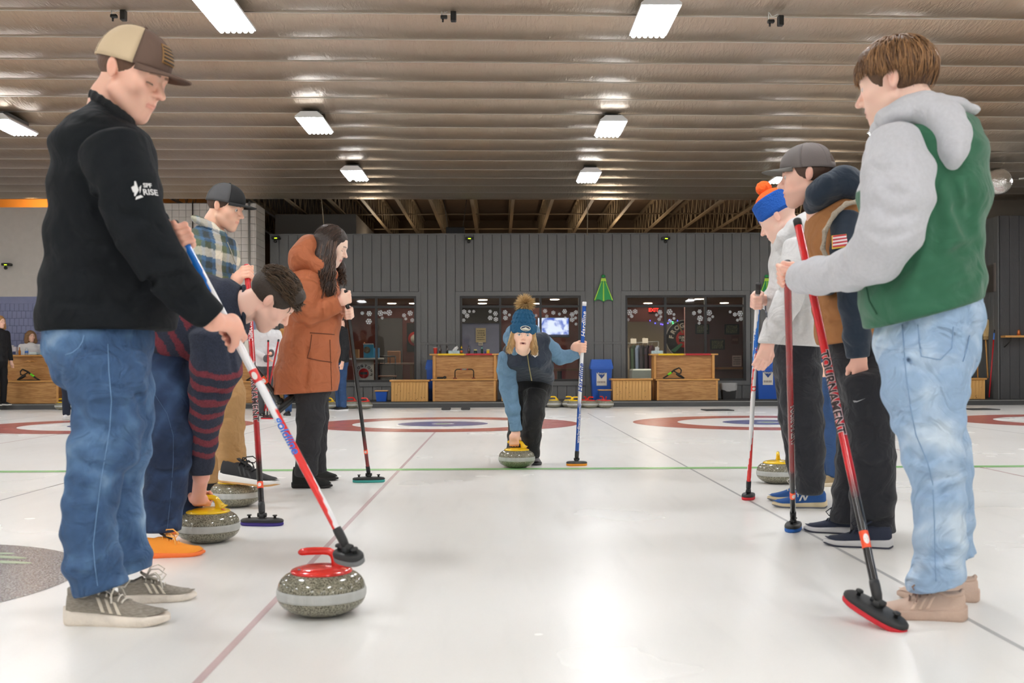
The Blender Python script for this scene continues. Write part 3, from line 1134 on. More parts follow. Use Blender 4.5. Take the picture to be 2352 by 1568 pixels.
# ---- wall cameras with status light
led = mat('status_led', (200, 255, 40), emit=((190, 255, 30), 4.0))
for px, py, Y, lb in ((634, 549, YW, 'small black wall camera beside the pale pier'), (1078, 550, YW, 'small black wall camera above the middle window'), (1529, 550, YW, 'small black wall camera above the right window'),
                      (15, 610, YL, 'small black wall camera on the pale left wall')):
    p = onY(px, py, Y - 0.1)
    e = empty('wall_camera', p, lb, 'camera', 'cameras on the end walls')
    MB().box(p + V(-0.085, -0.06, 0), p + V(0.085, 0.09, 0.05), bev=0.01).build('camera_body', blk, e)
    MB().lathe([(0.03, -0.04), (0.034, 0), (0.02, 0.03)], 12, Matrix.Translation(p + V(-0.01, -0.03, -0.045)) @ Matrix.Rotation(PI / 2, 4, 'X')).build('lens', blk, e)
    MB().box(p + V(-0.02, -0.065, 0.006), p + V(0.03, -0.06, 0.018)).build('status_light', led, e)


# ================================================================== CLUB ROOM BEHIND THE WINDOWS
maroon = mat('maroon_wall', (116, 58, 52), rough=0.7, var=0.06)
beige = mat('beige_wall', (150, 136, 112), rough=0.7)
tan_c = mat('clubroom_ceiling', (150, 120, 96), rough=0.8)
YI, ZI = 28.6, 2.4
xi0, xi1 = xl + 0.2, xr
MB().box((xi0, YI, ZP), (xi1, YI + 0.1, ZI)).build('wall_back.003', maroon, None, kind='structure', label='maroon far wall of the club room seen through windows')
MB().box((xi0, YW + 0.14, ZI), (xi1, YI + 0.1, ZI + 0.1)).build('ceiling.002', tan_c, None, kind='structure', label='brown ceiling of the club room')
MB().box((xi0 - 0.1, YW + 0.14, ZP), (xi0, YI, ZI)).build('wall_left.005', maroon, None, kind='structure', label='maroon left wall of the club room')
MB().box((xi1, YW + 0.14, ZP), (xi1 + 0.1, YI, ZI)).build('wall_right.003', maroon, None, kind='structure', label='maroon right wall of the club room')


def panel_at(name, px0, py0, px1, py1, Y, th, m, label, kind='structure', cat=None, bev=0.0):
    a, c = onY(px0, py1, Y), onY(px1, py0, Y)
    return MB().box((a[0], Y, a[2]), (c[0], Y + th, c[2]), bev=bev).build(name, m, None, label=label, kind=kind, cat=cat)


# blue tiled bar front, dark header, beige shop wall, maroon partition
panel_at('wall_back.004', 1052, 742, 1148, 900, 27.8, 0.08, blue_m, 'blue tiled wall seen through the middle window')
panel_at('wall_back.005', 1052, 700, 1148, 742, 27.7, 0.1, mat('dark_header', (40, 32, 28), rough=0.8), 'dark header above the blue tiled wall')
panel_at('wall_back.006', 1432, 738, 1576, 900, 28.0, 0.08, beige, 'beige shop wall seen through the right window')
panel_at('wall_back.007', 1574, 704, 1730, 905, 24.5, 0.1, mat('plum_partition', (124, 80, 78), rough=0.7), 'plum partition seen through the right window')
panel_at('wall_back.008', 868, 730, 924, 905, 26.5, 0.06, mat('dark_doorway', (40, 38, 36), rough=0.6), 'dark doorway panel seen through the left window')
down_m = mat('downlight_glow', (255, 244, 225), emit=((255, 240, 215), 14.0))
for px, py in ((1109, 689), (1108, 697), (1274, 688), (1229, 703), (1606, 687), (950, 697), (900, 697), (1480, 700), (1660, 697)):
    d = FW + (px - CX) / F * RT + (HY - py) / F * UP
    p = CAM + d * ((ZI - 0.01 - H) / d[2])
    if p[1] > YI - 0.2:
        p[1] = YI - 0.4
    MB().lathe([(0.0, 0), (0.11, 0), (0.11, 0.008)], 16, Matrix.Translation((p[0], p[1], ZI - 0.012))).build('downlight', down_m, None, label='round recessed downlight in the club room ceiling', cat='downlight', group='club room downlights')
for xx in (-2.6, 0.6, 3.6, 6.5):  # area lights added so the room shows behind its windows
    rl = bpy.data.lights.new('clubroom_fill_light', 'AREA'); rl.shape = 'DISK'; rl.size = 0.6; rl.energy = 34; rl.color = (1.0, 0.84, 0.66)
    ro = bpy.data.objects.new('clubroom_fill_light', rl); COL.objects.link(ro); ro.location = (xx, 25.0, ZI - 0.03)
    tag(ro, 'round warm fill light added under the club room ceiling', 'lamp', 'club room fill lights')

# television
e = empty('television', onY(1270, 772, 26.2), 'wall television showing a snowy landscape behind the middle window', 'television')
a, c = onY(1234, 775, 26.2), onY(1308, 728, 26.2)
MB().box((a[0], 26.2, a[2]), (c[0], 26.26, c[2]), bev=0.01).build('frame', blk, e)
scr = mat('tv_screen', (0, 0, 0), rough=0.3)
N, L, b = nodes_of(scr)
tc = N.new('ShaderNodeTexCoord'); nz = N.new('ShaderNodeTexNoise'); nz.inputs['Scale'].default_value = 5; nz.inputs['Detail'].default_value = 6; nz.inputs['Distortion'].default_value = 0.8
L.new(tc.outputs['Object'], nz.inputs['Vector'])
cr = N.new('ShaderNodeValToRGB')
cr.color_ramp.elements[0].position = 0.36; cr.color_ramp.elements[0].color = rgb(70, 100, 190)
cr.color_ramp.elements[1].position = 0.56; cr.color_ramp.elements[1].color = rgb(226, 232, 255)
L.new(nz.outputs['Fac'], cr.inputs['Fac']); L.new(cr.outputs['Color'], b.inputs['Emission Color']); b.inputs['Emission Strength'].default_value = 1.0
MB().box((a[0] + 0.02, 26.19, a[2] + 0.07), (c[0] - 0.02, 26.2, c[2] - 0.02)).build('screen', scr, e)
MB().box((a[0] + 0.02, 26.19, a[2] + 0.025), (c[0] - 0.02, 26.2, a[2] + 0.07)).build('caption_bar', mat('tv_caption', (20, 26, 40), emit=((28, 36, 60), 0.8)), e)
MB().box((c[0] - 0.02 + 0.02, 26.215, (a[2] + c[2]) / 2 - 0.1), (c[0] - 0.1, YI, (a[2] + c[2]) / 2 + 0.1)).build('wall_arm', blk, e)

# posters and notices
poster_m = mat('poster_cream', (214, 196, 150), rough=0.8, var=0.05)
ink = mat('ink_dark', (58, 56, 60), rough=0.8)
paper = mat('paper_white', (228, 222, 210), rough=0.8)


def poster(px0, py0, px1, py1, Y, m, label, rows=4, im=ink, name='poster', seed=0):
    a, c = onY(px0, py1, Y), onY(px1, py0, Y)
    e = empty(name, (a + c) / 2, label, 'poster')
    MB().box((a[0], Y, a[2]), (c[0], Y + 0.006, c[2])).build('sheet', m, e)
    rg = random.Random(seed)
    W_, H_ = c[0] - a[0], c[2] - a[2]
    for r in range(rows):
        z = a[2] + H_ * (0.12 + 0.76 * (r + 0.5) / rows)
        mb = MB()
        x = a[0] + W_ * 0.12
        while x < c[0] - W_ * 0.16:
            w_ = rg.uniform(0.04, 0.13) * W_
            hh = rg.uniform(0.25, 0.5) * 0.76 * H_ / rows
            mb.box((x, Y - 0.002, z - hh / 2), (min(x + w_, c[0] - W_ * 0.1), Y, z + hh / 2)); x += w_ + W_ * 0.03
        mb.build('print_row', im, e, kind='stuff')
    return e


poster(1093, 753, 1116, 786, 27.75, poster_m, 'cream poster with line drawing above the bottles, middle window', 5, seed=1)
poster(1099, 786, 1109, 793, 27.74, paper, 'small white notice hanging below the cream poster', 1, seed=2)
glit = mat('glitter_ink', (190, 180, 130), rough=0.5)
blkp = mat('black_board', (52, 48, 48), rough=0.6)
poster(1597, 744, 1629, 767, 24.45, blkp, 'dark glass notice of small symbols at partition left', 7, glit, seed=3)
poster(1664, 744, 1698, 768, 24.45, blkp, 'dark glass notice of small symbols near window right edge', 7, glit, seed=4)
poster(1631, 779, 1665, 803, 24.45, blkp, 'dark glass notice of small symbols, lowest of three', 7, glit, seed=5)
poster(1682, 816, 1703, 841, 24.3, mat('flyer_pink', (220, 190, 180), rough=0.8), 'pink flyer on stand low in the right window', 4, seed=6)
poster(1680, 770, 1697, 790, 24.44, mat('poster_maroon', (110, 52, 50), rough=0.7), 'small maroon picture on the partition', 1, mat('pale_ink', (160, 110, 100)), seed=7)
# exit sign
p = onY(1501, 712, 28.54)
e = empty('exit_sign', p, 'red glowing exit sign in the right window', 'sign')
MB().box(p + V(-0.13, 0, -0.07), p + V(0.13, 0.05, 0.07), bev=0.005).build('sign_box', mat('exit_box', (60, 16, 14), rough=0.5), e)
lettering('EXIT', p + V(0, -0.004, 0), (1, 0, 0), (0, 0, 1), 0.13, mat('exit_red', (255, 60, 50), emit=((255, 50, 40), 1.3)), e, bold=0.004)
# fairy lights
for k, (px, py, c_) in enumerate(((1493, 736, (60, 60, 255)), (1505, 742, (60, 60, 255)), (1518, 744, (80, 60, 255)), (1522, 745, (80, 60, 255)), (1537, 734, (90, 120, 255)), (1541, 737, (90, 120, 255)), (1545, 739, (60, 255, 120)), (1546, 743, (60, 255, 120)), (1556, 736, (60, 60, 255)), (1563, 738, (60, 255, 120)), (1534, 742, (70, 60, 220)))):
    p = onY(px, py, 27.99)
    MB().lathe([(0, -0.012), (0.012, 0), (0, 0.012)], 8, Matrix.Translation(p)).build('fairy_light', mat('fairy_%d%d%d' % c_, c_, emit=(c_, 12.0)), None, label='tiny coloured fairy light on the shop wall string', cat='light', group='fairy lights')
# round club sign
p = onY(1572, 778, 27.97)
R_ = 44 * 27.75 / F
e = empty('club_sign', p, 'round black club sign with red stone emblem behind partition', 'sign')
RX = Matrix.Translation(p) @ Matrix.Rotation(PI / 2, 4, 'X')
black = mat('sign_black', (24, 24, 24), rough=0.5)
signw = mat('sign_cream', (232, 226, 208), rough=0.6)
signr = mat('sign_red', (214, 46, 40), rough=0.5)
signg = mat('sign_green', (40, 110, 66), rough=0.5)
MB().lathe([(R_, 0), (R_, 0.03)], 48, RX).build('board', signw, e)
MB().lathe([(R_ * 0.97, 0.03), (R_ * 0.97, 0.036)], 48, RX).build('face', black, e)
MB().lathe([(R_ * 0.46, 0.036), (R_ * 0.46, 0.042)], 40, RX).build('emblem_disc', signr, e)
MB().box(p + V(-R_ * 0.3, -0.05, -R_ * 0.16), p + V(R_ * 0.3, -0.042, R_ * 0.2), bev=0.002).build('emblem_plate', black, e)
for s_, ang in zip('FROGTOWN', np.linspace(172, 8, 8)):
    a_ = math.radians(ang)
    d = np.array([math.cos(a_), 0, math.sin(a_)])
    lettering(s_, p + d * R_ * 0.7 + V(0, -0.04, 0), (math.sin(a_), 0, -math.cos(a_)), d, R_ * 0.33, signw, e, bold=0.006)
lettering('CURLING', p + V(0, -0.052, R_ * 0.07), (1, 0, 0), (0, 0, 1), R_ * 0.15, signw, e, bold=0.003)
lettering('CLUB', p + V(0, -0.052, -R_ * 0.07), (1, 0, 0), (0, 0, 1), R_ * 0.15, signw, e, bold=0.003)
lettering('Mt. Pleasant', p + V(0, -0.04, -R_ * 0.66), (1, 0, 0), (0, 0, 1), R_ * 0.2, signw, e, bold=0.003) if False else None
MB().tube([p + V(-R_ * 0.36, -0.045, R_ * 0.8), p + V(-R_ * 0.1, -0.045, R_ * 0.3)], 0.022, 6).build('emblem_broom', mat('sign_tan', (186, 150, 100)), e)
MB().prism([(-0.75, -0.62), (-0.5, -0.7), (-0.1, -0.3), (-0.2, -0.22)], -0.048, -0.04, lambda x, y, t: p + V(x * R_, t, y * R_)).build('emblem_brush', signg, e)

# clothes rack
rk = onY(1480, 800, 26.6)
e = empty('clothes_rack', V(rk[0], 26.6, ZP), 'garment rack in the right window', 'rack')
a, c = onY(1440, 788, 26.6), onY(1512, 784, 26.6)
MB().tube([a, c], 0.014, 8).build('rail', mat('galvanised', (190,) * 3), e)
for q in (a, c):
    MB().tube([q, V(q[0], q[1], ZP)], 0.014, 8).build('post', mat('galvanised', (190,) * 3), e)
garm = [(1446, (150, 138, 120)), (1456, (70, 92, 74)), (1466, (128, 146, 176)), (1476, (60, 56, 66)), (1487, (70, 62, 74)), (1497, (84, 56, 66))]
for k, (px, c_) in enumerate(garm):
    q = onY(px, 790, 26.6)
    top = V(q[0], 26.6, q[2])
    h_ = 0.62
    e2 = empty('hanging_shirt', top, ['tan', 'dark green', 'pale blue', 'charcoal', 'grey violet', 'dark plum'][k] + ' garment on the club rack', 'shirt', 'garments on the rack')
    mb = MB()
    mb.prism([(-0.2, -0.12), (-0.17, -h_), (0.17, -h_), (0.2, -0.12), (0.05, -0.03), (-0.05, -0.03)], -0.03, 0.03, lambda x, y, t: top + V(t + x * 0.35, x * 0.9, y))
    mb.build('body', mat('garment_%d' % k, c_, rough=0.9, bump=(14, 0.5)), e2)
    MB().tube([top + V(0, 0, -0.04), top + V(0, 0, 0.0), top + V(0.015, 0.0, 0.02)], 0.005, 5).build('hanger_hook', mat('galvanised', (190,) * 3), e2)
for k, (px, py, lb) in enumerate(((1455, 783, 'white card on the rack beside green garment'), (1482, 782, 'white card on the rack above charcoal garment'))):
    q = onY(px, py, 26.3)
    MB().box(q + V(-0.07, 0, -0.06), q + V(0.07, 0.01, 0.06)).tube([q + V(0, 0.01, 0.05), q + V(0, 0.3, 0.09)], 0.004, 5).build('price_card', paper, None, label=lb, cat='card')
q = onY(1474, 860, 25.6)
MB().box(V(q[0] - 0.26, 25.4, ZP), V(q[0] + 0.26, 25.9, onY(1474, 847, 25.6)[2]), bev=0.03).build('storage_tub', mat('clear_tub', (170, 182, 178), rough=0.3), None, label='translucent storage tub under the clothes rack', cat='tub')

# pub table with club logo, boxes (left window)
q = onY(838, 800, 24.0)
e = empty('pub_table', V(q[0], 24.0, ZP), 'white round pedestal table with club emblem, left window', 'table')
zt_ = onY(838, 822, 24.0)[2]
whitep = mat('white_laminate', (222, 220, 214), rough=0.4)
MB().lathe([(0.42, zt_ - 0.04), (0.43, zt_ - 0.02), (0.42, zt_)], 32, Matrix.Translation((q[0], 24.0, 0))).build('table_top', whitep, e)
MB().lathe([(0.2, ZP), (0.2, zt_ - 0.04)], 28, Matrix.Translation((q[0], 24.0, 0))).build('pedestal', whitep, e)
ec = V(q[0] + 0.0, 24.0 - 0.205, onY(838, 857, 24)[2])
MB().lathe([(0.11, 0), (0.11, 0.006)], 24, Matrix.Translation(ec) @ Matrix.Rotation(PI / 2, 4, 'X')).build('emblem_disc', signr, e)
MB().box(ec + V(-0.08, -0.012, -0.025), ec + V(0.08, -0.006, 0.03)).build('emblem_plate', black, e)
for s_, ang in zip('FROGTOWN', np.linspace(190, -10, 8)):
    a_ = math.radians(ang); d = np.array([math.cos(a_), 0, math.sin(a_)])
    lettering(s_, ec + d * 0.165 + V(0, -0.004 + 0.06 * abs(math.cos(a_)) ** 3, 0), (math.sin(a_), 0, -math.cos(a_)), d, 0.075, black, e, bold=0.003)


def box_at(name, px0, py0, px1, py1, Y, dep_, m, label, cat, bev=0.004, zb=None):
    a, c = onY(px0, py1, Y), onY(px1, py0, Y)
    return MB().box((a[0], Y, a[2] if zb is None else zb), (c[0], Y + dep_, c[2]), bev=bev).build(name, m, None, label=label, cat=cat)


e = empty('blue_carton', onY(846, 820, 23.9), 'bright blue carton with round picture on the white table', 'box')
a, c = onY(835, 819, 23.85), onY(857, 791, 23.85)
MB().box((a[0], 23.85, zt_ + 0.001), (c[0], 24.0, c[2]), bev=0.004).build('carton', mat('carton_blue', (60, 160, 200), rough=0.5), e)
MB().box((a[0] - 0.01, 23.86, c[2]), (c[0] - 0.01, 24.0, c[2] + 0.025)).build('lid_edge', whitep, e)
MB().lathe([(0.075, 0), (0.075, 0.004)], 20, Matrix.Translation(V((a[0] + c[0]) / 2 - 0.03, 23.85, c[2] - 0.12)) @ Matrix.Rotation(PI / 2, 4, 'X')).build('round_picture', mat('picture_grey', (150, 140, 120), var=0.4, vscale=30), e)
box_at('blue_carton', 858, 799, 871, 819, 24.05, 0.1, mat('carton_pale_blue', (110, 170, 215), rough=0.5), 'small pale blue carton behind the bright blue carton', 'box', zb=zt_ + 0.001)
box_at('cardboard_box', 810, 802, 824, 819, 23.9, 0.12, mat('cardboard', (178, 134, 92), rough=0.8), 'small brown cardboard box at left of white table', 'box', zb=zt_ + 0.001)
q = onY(837, 786, 24.15)
MB().lathe([(0.022, zt_ + 0.001), (0.022, q[2] - 0.05), (0.01, q[2])], 12, Matrix.Translation((q[0], 24.15, 0))).build('orange_bottle', mat('orange_plastic', (236, 110, 20), rough=0.4), None, label='thin orange bottle behind the blue carton', cat='bottle')
# dining table + chairs dim inside
zt2 = 0.85
wood_d = mat('dark_wood', (120, 72, 40), rough=0.5)
e = empty('dining_table', V(onY(905, 830, 25)[0], 25.0, ZP), 'dark wooden table dim inside the left window', 'table')
tx = onY(905, 830, 25)[0]
MB().box((tx - 0.5, 24.7, zt2 - 0.04), (tx + 0.5, 25.4, zt2), bev=0.005).build('table_top', wood_d, e)
for sx in (-0.42, 0.42):
    for sy in (24.78, 25.32):
        MB().box((tx + sx - 0.03, sy - 0.03, ZP), (tx + sx + 0.03, sy + 0.03, zt2 - 0.04)).build('leg', wood_d, e)
box_at('wooden_crate', 890, 806, 918, 816, 24.8, 0.22, mat('crate_wood', (190, 130, 70), rough=0.6), 'small open wooden crate on the dim dining table', 'crate', zb=zt2 + 0.001)


def cafe_chair(x, y, rz, label):
    e = empty('cafe_chair', (x, y, ZP), label, 'chair', 'club room chairs', rz=rz)
    dm = blk
    MB().box((-0.21, -0.2, 0.43), (0.21, 0.2, 0.47), bev=0.01).build('seat', wood_d, e, world=False)
    for sx in (-0.18, 0.18):
        MB().tube([(sx, -0.18, 0), (sx, -0.17, 0.43)], 0.014, 6).build('leg', dm, e, world=False)
        MB().tube([(sx, 0.18, 0), (sx, 0.18, 0.45), (sx, 0.22, 0.9)], 0.014, 6).build('leg', dm, e, world=False)
    MB().tube([(-0.18, 0.22, 0.9), (0.18, 0.22, 0.9)], 0.016, 6).build('back_rail', dm, e, world=False)
    MB().tube([(-0.18, 0.2, 0.72), (0.18, 0.2, 0.72)], 0.012, 6).build('back_rail', dm, e, world=False)
    for sx in (-0.06, 0.06):
        MB().tube([(sx, 0.2, 0.72), (sx, 0.22, 0.9)], 0.008, 5).build('spindle', dm, e, world=False)


cafe_chair(tx - 0.1, 24.3, 0, 'metal cafe chair before the dim dining table')
cafe_chair(tx + 0.75, 24.9, -1.3, 'metal cafe chair at right end of the dim dining table')
q = onY(935, 840, 24.2)
MB().lathe([(0.0, 0.5), (0.32, 0.52), (0.33, 0.55), (0, 0.56)], 24, Matrix.Translation((q[0] - 0.6, 23.2, 0))).build('stool_top', wood_d, None, label='round wooden stool seat low in the left window', cat='stool') if False else None
# round red sign at the right edge of left window and yellow mascot silhouette left out
p = onY(952, 778, 28.57)
e = empty('red_sign', p, 'red bordered round sign partly cut by the left window frame', 'sign')
RX = Matrix.Translation(p) @ Matrix.Rotation(PI / 2, 4, 'X')
MB().box(p + V(-0.2, -0.0, -0.34), p + V(0.2, 0.03, 0.42)).build('board', black, e)
MB().lathe([(0.19, 0), (0.19, 0.012)], 28, RX @ Matrix.Translation((0.02, 0, 0.0))).build('red_ring', signr, e)
MB().lathe([(0.12, 0.012), (0.12, 0.018)], 28, RX @ Matrix.Translation((0.02, 0, 0.0))).build('centre', signw, e)
# counter in right/middle window
ct_ = panel_at('counter', 1232, 846, 1335, 852, 24.6, 0.5, wood_d, 'narrow wooden counter low in the middle window', None, 'counter')
q = onY(1285, 852, 24.8)
MB().box((q[0] - 0.05, 24.75, ZP), (q[0] + 0.05, 24.9, q[2])).build('pedestal', blk, ct_)
panel_at('counter', 1650, 843, 1706, 848, 24.05, 0.45, mat('copper_edge', (190, 120, 80), rough=0.35, metal=0.4), 'narrow coppery counter low in the right window', None, 'counter')

# ================================================================== PLATFORM FURNITURE
oak = mat('oak', (186, 136, 78), rough=0.42)
pine = mat('pine', (222, 172, 100), rough=0.5)
for m, s1, s2, sc in ((oak, (158, 108, 56), (198, 150, 92), (1.2, 1.2, 14)), (pine, (204, 150, 78), (232, 186, 116), (9, 9, 0.9))):
    N, L, b = nodes_of(m)
    tc = N.new('ShaderNodeTexCoord'); mp = N.new('ShaderNodeMapping'); mp.inputs['Scale'].default_value = sc
    nz = N.new('ShaderNodeTexNoise'); nz.inputs['Scale'].default_value = 3.0; nz.inputs['Detail'].default_value = 6; nz.inputs['Distortion'].default_value = 1.2
    L.new(tc.outputs['Object'], mp.inputs['Vector']); L.new(mp.outputs['Vector'], nz.inputs['Vector'])
    cr = N.new('ShaderNodeValToRGB')
    cr.color_ramp.elements[0].position = 0.35; cr.color_ramp.elements[0].color = rgb(s1)
    cr.color_ramp.elements[1].position = 0.65; cr.color_ramp.elements[1].color = rgb(s2)
    L.new(nz.outputs['Fac'], cr.inputs['Fac']); L.new(cr.outputs['Color'], b.inputs['Base Color'])
oak_e = mat('oak_trim', (206, 152, 84), rough=0.4, var=0.1, vscale=12)
yel = mat('strip_yellow', (240, 200, 20), rough=0.35)
redp = mat('strip_red', (176, 24, 34), rough=0.35)


def bench(px0, px1, Y, label, strips=True, seat_py=870, top_py=812, post='both'):
    """hall bench: boxed seat, tall panelled back with a narrow ledge carrying coloured score strips"""
    a, c = onY(px0, top_py, Y)[0], onY(px1, top_py, Y)[0]
    zs, zt3 = onY((px0 + px1) / 2, seat_py, Y)[2], onY((px0 + px1) / 2, top_py, Y + 0.42)[2]
    e = empty('hall_bench', ((a + c) / 2, Y, ZP), label, 'bench', 'wooden hall benches')
    W_ = c - a
    MB().box((a + 0.03, Y, ZP), (c - 0.03, Y + 0.4, zs - 0.03)).build('seat_box', oak, e)
    for xx in (a + 0.03, c - 0.07):
        MB().box((xx, Y - 0.012, ZP), (xx + 0.04, Y, zs - 0.03)).build('corner_trim', oak_e, e)
    MB().box((a, Y - 0.03, zs - 0.03), (c, Y + 0.42, zs), bev=0.006).build('seat', oak_e, e)
    MB().box((a + 0.06, Y + 0.40, zs), (c - 0.06, Y + 0.44, zt3 - 0.03)).build('back_panel', oak, e)
    for xx in (a + 0.02, c - 0.07):
        MB().box((xx, Y + 0.34, zs), (xx + 0.05, Y + 0.40, zt3 - 0.03), bev=0.005).build('back_post', oak_e, e)
    MB().box((a - 0.05, Y + 0.33, zt3 - 0.03), (c + 0.05, Y + 0.6, zt3), bev=0.004).build('ledge', oak_e, e)
    for xx in (a + 0.0, c - 0.04):
        MB().box((xx, Y + 0.44, ZP), (xx + 0.04, Y + 0.58, zt3 - 0.03)).build('back_leg', oak_e, e)
    if strips:
        MB().box((a + W_ * 0.09, Y + 0.322, zt3 - 0.032), (a + W_ * 0.49, Y + 0.36, zt3 + 0.003)).build('yellow_strip', yel, e)
        MB().box((a + W_ * 0.52, Y + 0.322, zt3 - 0.032), (a + W_ * 0.92, Y + 0.36, zt3 + 0.003)).build('red_strip', redp, e)
    return a, c, zs, zt3


YBN = 20.78
B1 = bench(990, 1142, YBN, 'oak bench with yellow and red strips, bottles on its ledge, behind sliding woman')
B2 = bench(1505, 1652, YBN, 'oak bench with yellow and red strips carrying a tissue box on its ledge')
BL = bench(-40, 138, 20.6, 'oak bench with carved crest below the curly haired woman, far left', strips=False, seat_py=874, top_py=815)
B3 = bench(480, 636, 20.42, 'oak bench with red rail half hidden behind the bending man', strips=False, seat_py=875, top_py=819)
MB().box((B3[0] - 0.02, 20.735, B3[3]), (B3[1] + 0.02, 20.77, B3[3] + 0.03)).build('red_rail', redp, bpy.data.objects['hall_bench.003'])
q = onY(69, 830, 20.98)
mb = MB()
for s in (-1, 1):
    mb.tube([q, q + V(s * 0.05, 0, 0.012), q + V(s * 0.09, 0, -0.004), q + V(s * 0.13, 0, 0.006)], [0.016, 0.012, 0.01, 0.004], 8)
mb.lathe([(0, -0.02), (0.025, 0), (0, 0.025)], 10, Matrix.Translation(q)).build('carved_crest', oak_e, bpy.data.objects['hall_bench.002'])


def pine_box(px0, px1, py0, Y, label, nb=12):
    a, c = onY(px0, py0, Y)[0], onY(px1, py0, Y)[0]
    zt3 = onY((px0 + px1) / 2, py0, Y)[2]
    e = empty('pine_chest', ((a + c) / 2, Y, ZP), label, 'chest', 'pine chests on the platform')
    MB().box((a + 0.02, Y + 0.02, ZP), (c - 0.02, Y + 0.4, zt3 - 0.035)).build('body', pine, e)
    W_ = (c - a - 0.02) / nb
    me = MB().box((0.002, 0, 0), (W_ - 0.002, 0.02, zt3 - 0.035 - ZP), bev=0.004).mesh('board'); me.materials.append(pine)
    for k in range(nb):
        o = link('board', me, e, world=False); o.location = (a + 0.01 + k * W_ - (a + c) / 2, 0, 0)
    MB().box((a - 0.02, Y - 0.02, zt3 - 0.035), (c + 0.02, Y + 0.42, zt3), bev=0.006).build('lid', oak_e, e)
    # dark screw knots
    rg = random.Random(int(px0))
    mb = MB()
    for k in range(14):
        x, z = rg.uniform(a + 0.08, c - 0.08), rg.choice([rg.uniform(ZP + 0.03, ZP + 0.08), rg.uniform(ZP + 0.05, zt3 - 0.08)])
        mb.lathe([(0, -0.001), (rg.uniform(0.004, 0.009), 0), (0, 0.001)], 6, Matrix.Translation((x, Y - 0.0005, z)) @ Matrix.Rotation(PI / 2, 4, 'X'))
    mb.build('knots', mat('knot_brown', (110, 66, 30), rough=0.6), e, kind='stuff')


pine_box(897, 984, 872, 20.75, 'pine chest beside the small blue bucket below left window')
pine_box(1406, 1497, 869, 20.75, 'pine chest with beadboard front beside the blue recycling bin')
pine_box(2168, 2264, 868, 20.62, 'pine chest under the straw brooms at far right')
pine_box(145, 215, 874, 20.62, 'pine chest at the end of the far left bench')
pine_box(1150, 1188, 872, 20.75, 'pine chest mostly hidden by the sliding woman', 5)

# recycling bins
binb = mat('bin_blue', (28, 84, 176), rough=0.42)


def recycling_bin(px0, px1, py0, Y, label, sticker=True):
    a, c = onY(px0, py0, Y)[0], onY(px1, py0, Y)[0]
    zt3 = onY((px0 + px1) / 2, py0, Y)[2]
    e = empty('recycling_bin', ((a + c) / 2, Y, ZP), label, 'bin', 'blue recycling bins')
    zl2 = zt3 - 0.17
    x0, x1 = a, c
    MB().add([(x0 + 0.04, Y + 0.04, ZP), (x1 - 0.04, Y + 0.04, ZP), (x1 - 0.04, Y + 0.3, ZP), (x0 + 0.04, Y + 0.3, ZP), (x0 + 0.01, Y, zl2), (x1 - 0.01, Y, zl2), (x1 - 0.01, Y + 0.34, zl2), (x0 + 0.01, Y + 0.34, zl2)],
             [(3, 2, 1, 0), (4, 5, 6, 7), (0, 1, 5, 4), (1, 2, 6, 5), (2, 3, 7, 6), (3, 0, 4, 7)]).build('body', binb, e)
    MB().add([(x0 - 0.01, Y - 0.01, zl2 - 0.02), (x1 + 0.01, Y - 0.01, zl2 - 0.02), (x1 + 0.01, Y + 0.35, zl2 - 0.02), (x0 - 0.01, Y + 0.35, zl2 - 0.02),
              (x0 - 0.01, Y - 0.01, zl2 + 0.02), (x1 + 0.01, Y - 0.01, zl2 + 0.02), (x1 + 0.01, Y + 0.35, zl2 + 0.02), (x0 - 0.01, Y + 0.35, zl2 + 0.02),
              (x0 + 0.02, Y + 0.06, zt3), (x1 - 0.02, Y + 0.06, zt3), (x1 - 0.02, Y + 0.28, zt3), (x0 + 0.02, Y + 0.28, zt3)],
             [(3, 2, 1, 0), (0, 1, 5, 4), (1, 2, 6, 5), (2, 3, 7, 6), (3, 0, 4, 7), (4, 5, 9, 8), (5, 6, 10, 9), (6, 7, 11, 10), (7, 4, 8, 11), (8, 9, 10, 11)]).build('lid', mat('bin_lid_blue', (40, 96, 190), rough=0.4), e)
    if sticker:
        yy = Y + 0.012
        m0, m1 = x0 + (x1 - x0) * 0.26, x0 + (x1 - x0) * 0.73
        z0, z1 = ZP + 0.28, zl2 - 0.09
        st = MB().add([(m0, yy, z0), (m1, yy, z0), (m1, yy - 0.012, z1), (m0, yy - 0.012, z1)], [(0, 1, 2, 3)]).build('sticker', paper, e)
        xm = (m0 + m1) / 2
        MB().add([(m0, yy - 0.016, z1 + 0.003), (m1, yy - 0.016, z1 + 0.003), (xm, yy - 0.014, z1 - 0.12)], [(0, 1, 2)]).build('sticker_arrow', mat('arrow_blue', (30, 66, 130), rough=0.5), st)
        lettering('Recycle', (xm + 0.01, yy - 0.018, z1 - 0.02), (1, 0, 0), (0, 0, 1), 0.055, signw, st, bold=0.001, ext=0.0004)
        mb = MB()
        for k in range(5):
            mb.box((m0 + 0.02 + k * (m1 - m0 - 0.04) / 5, yy - 0.012, z0 + 0.05), (m0 + 0.04 + k * (m1 - m0 - 0.04) / 5, yy - 0.006, z0 + 0.09))
        mb.build('sticker_pictures', mat('sticker_grey', (150, 140, 136)), st, kind='stuff')


recycling_bin(1357, 1407, 825, 21.2, 'blue recycling bin with white sticker right of the sliding woman')
recycling_bin(1739, 1789, 823, 21.2, 'blue recycling bin half hidden behind the white hooded player')
recycling_bin(978, 1022, 826, 21.36, 'blue recycling bin sliver showing left of the bottle bench', sticker=False)


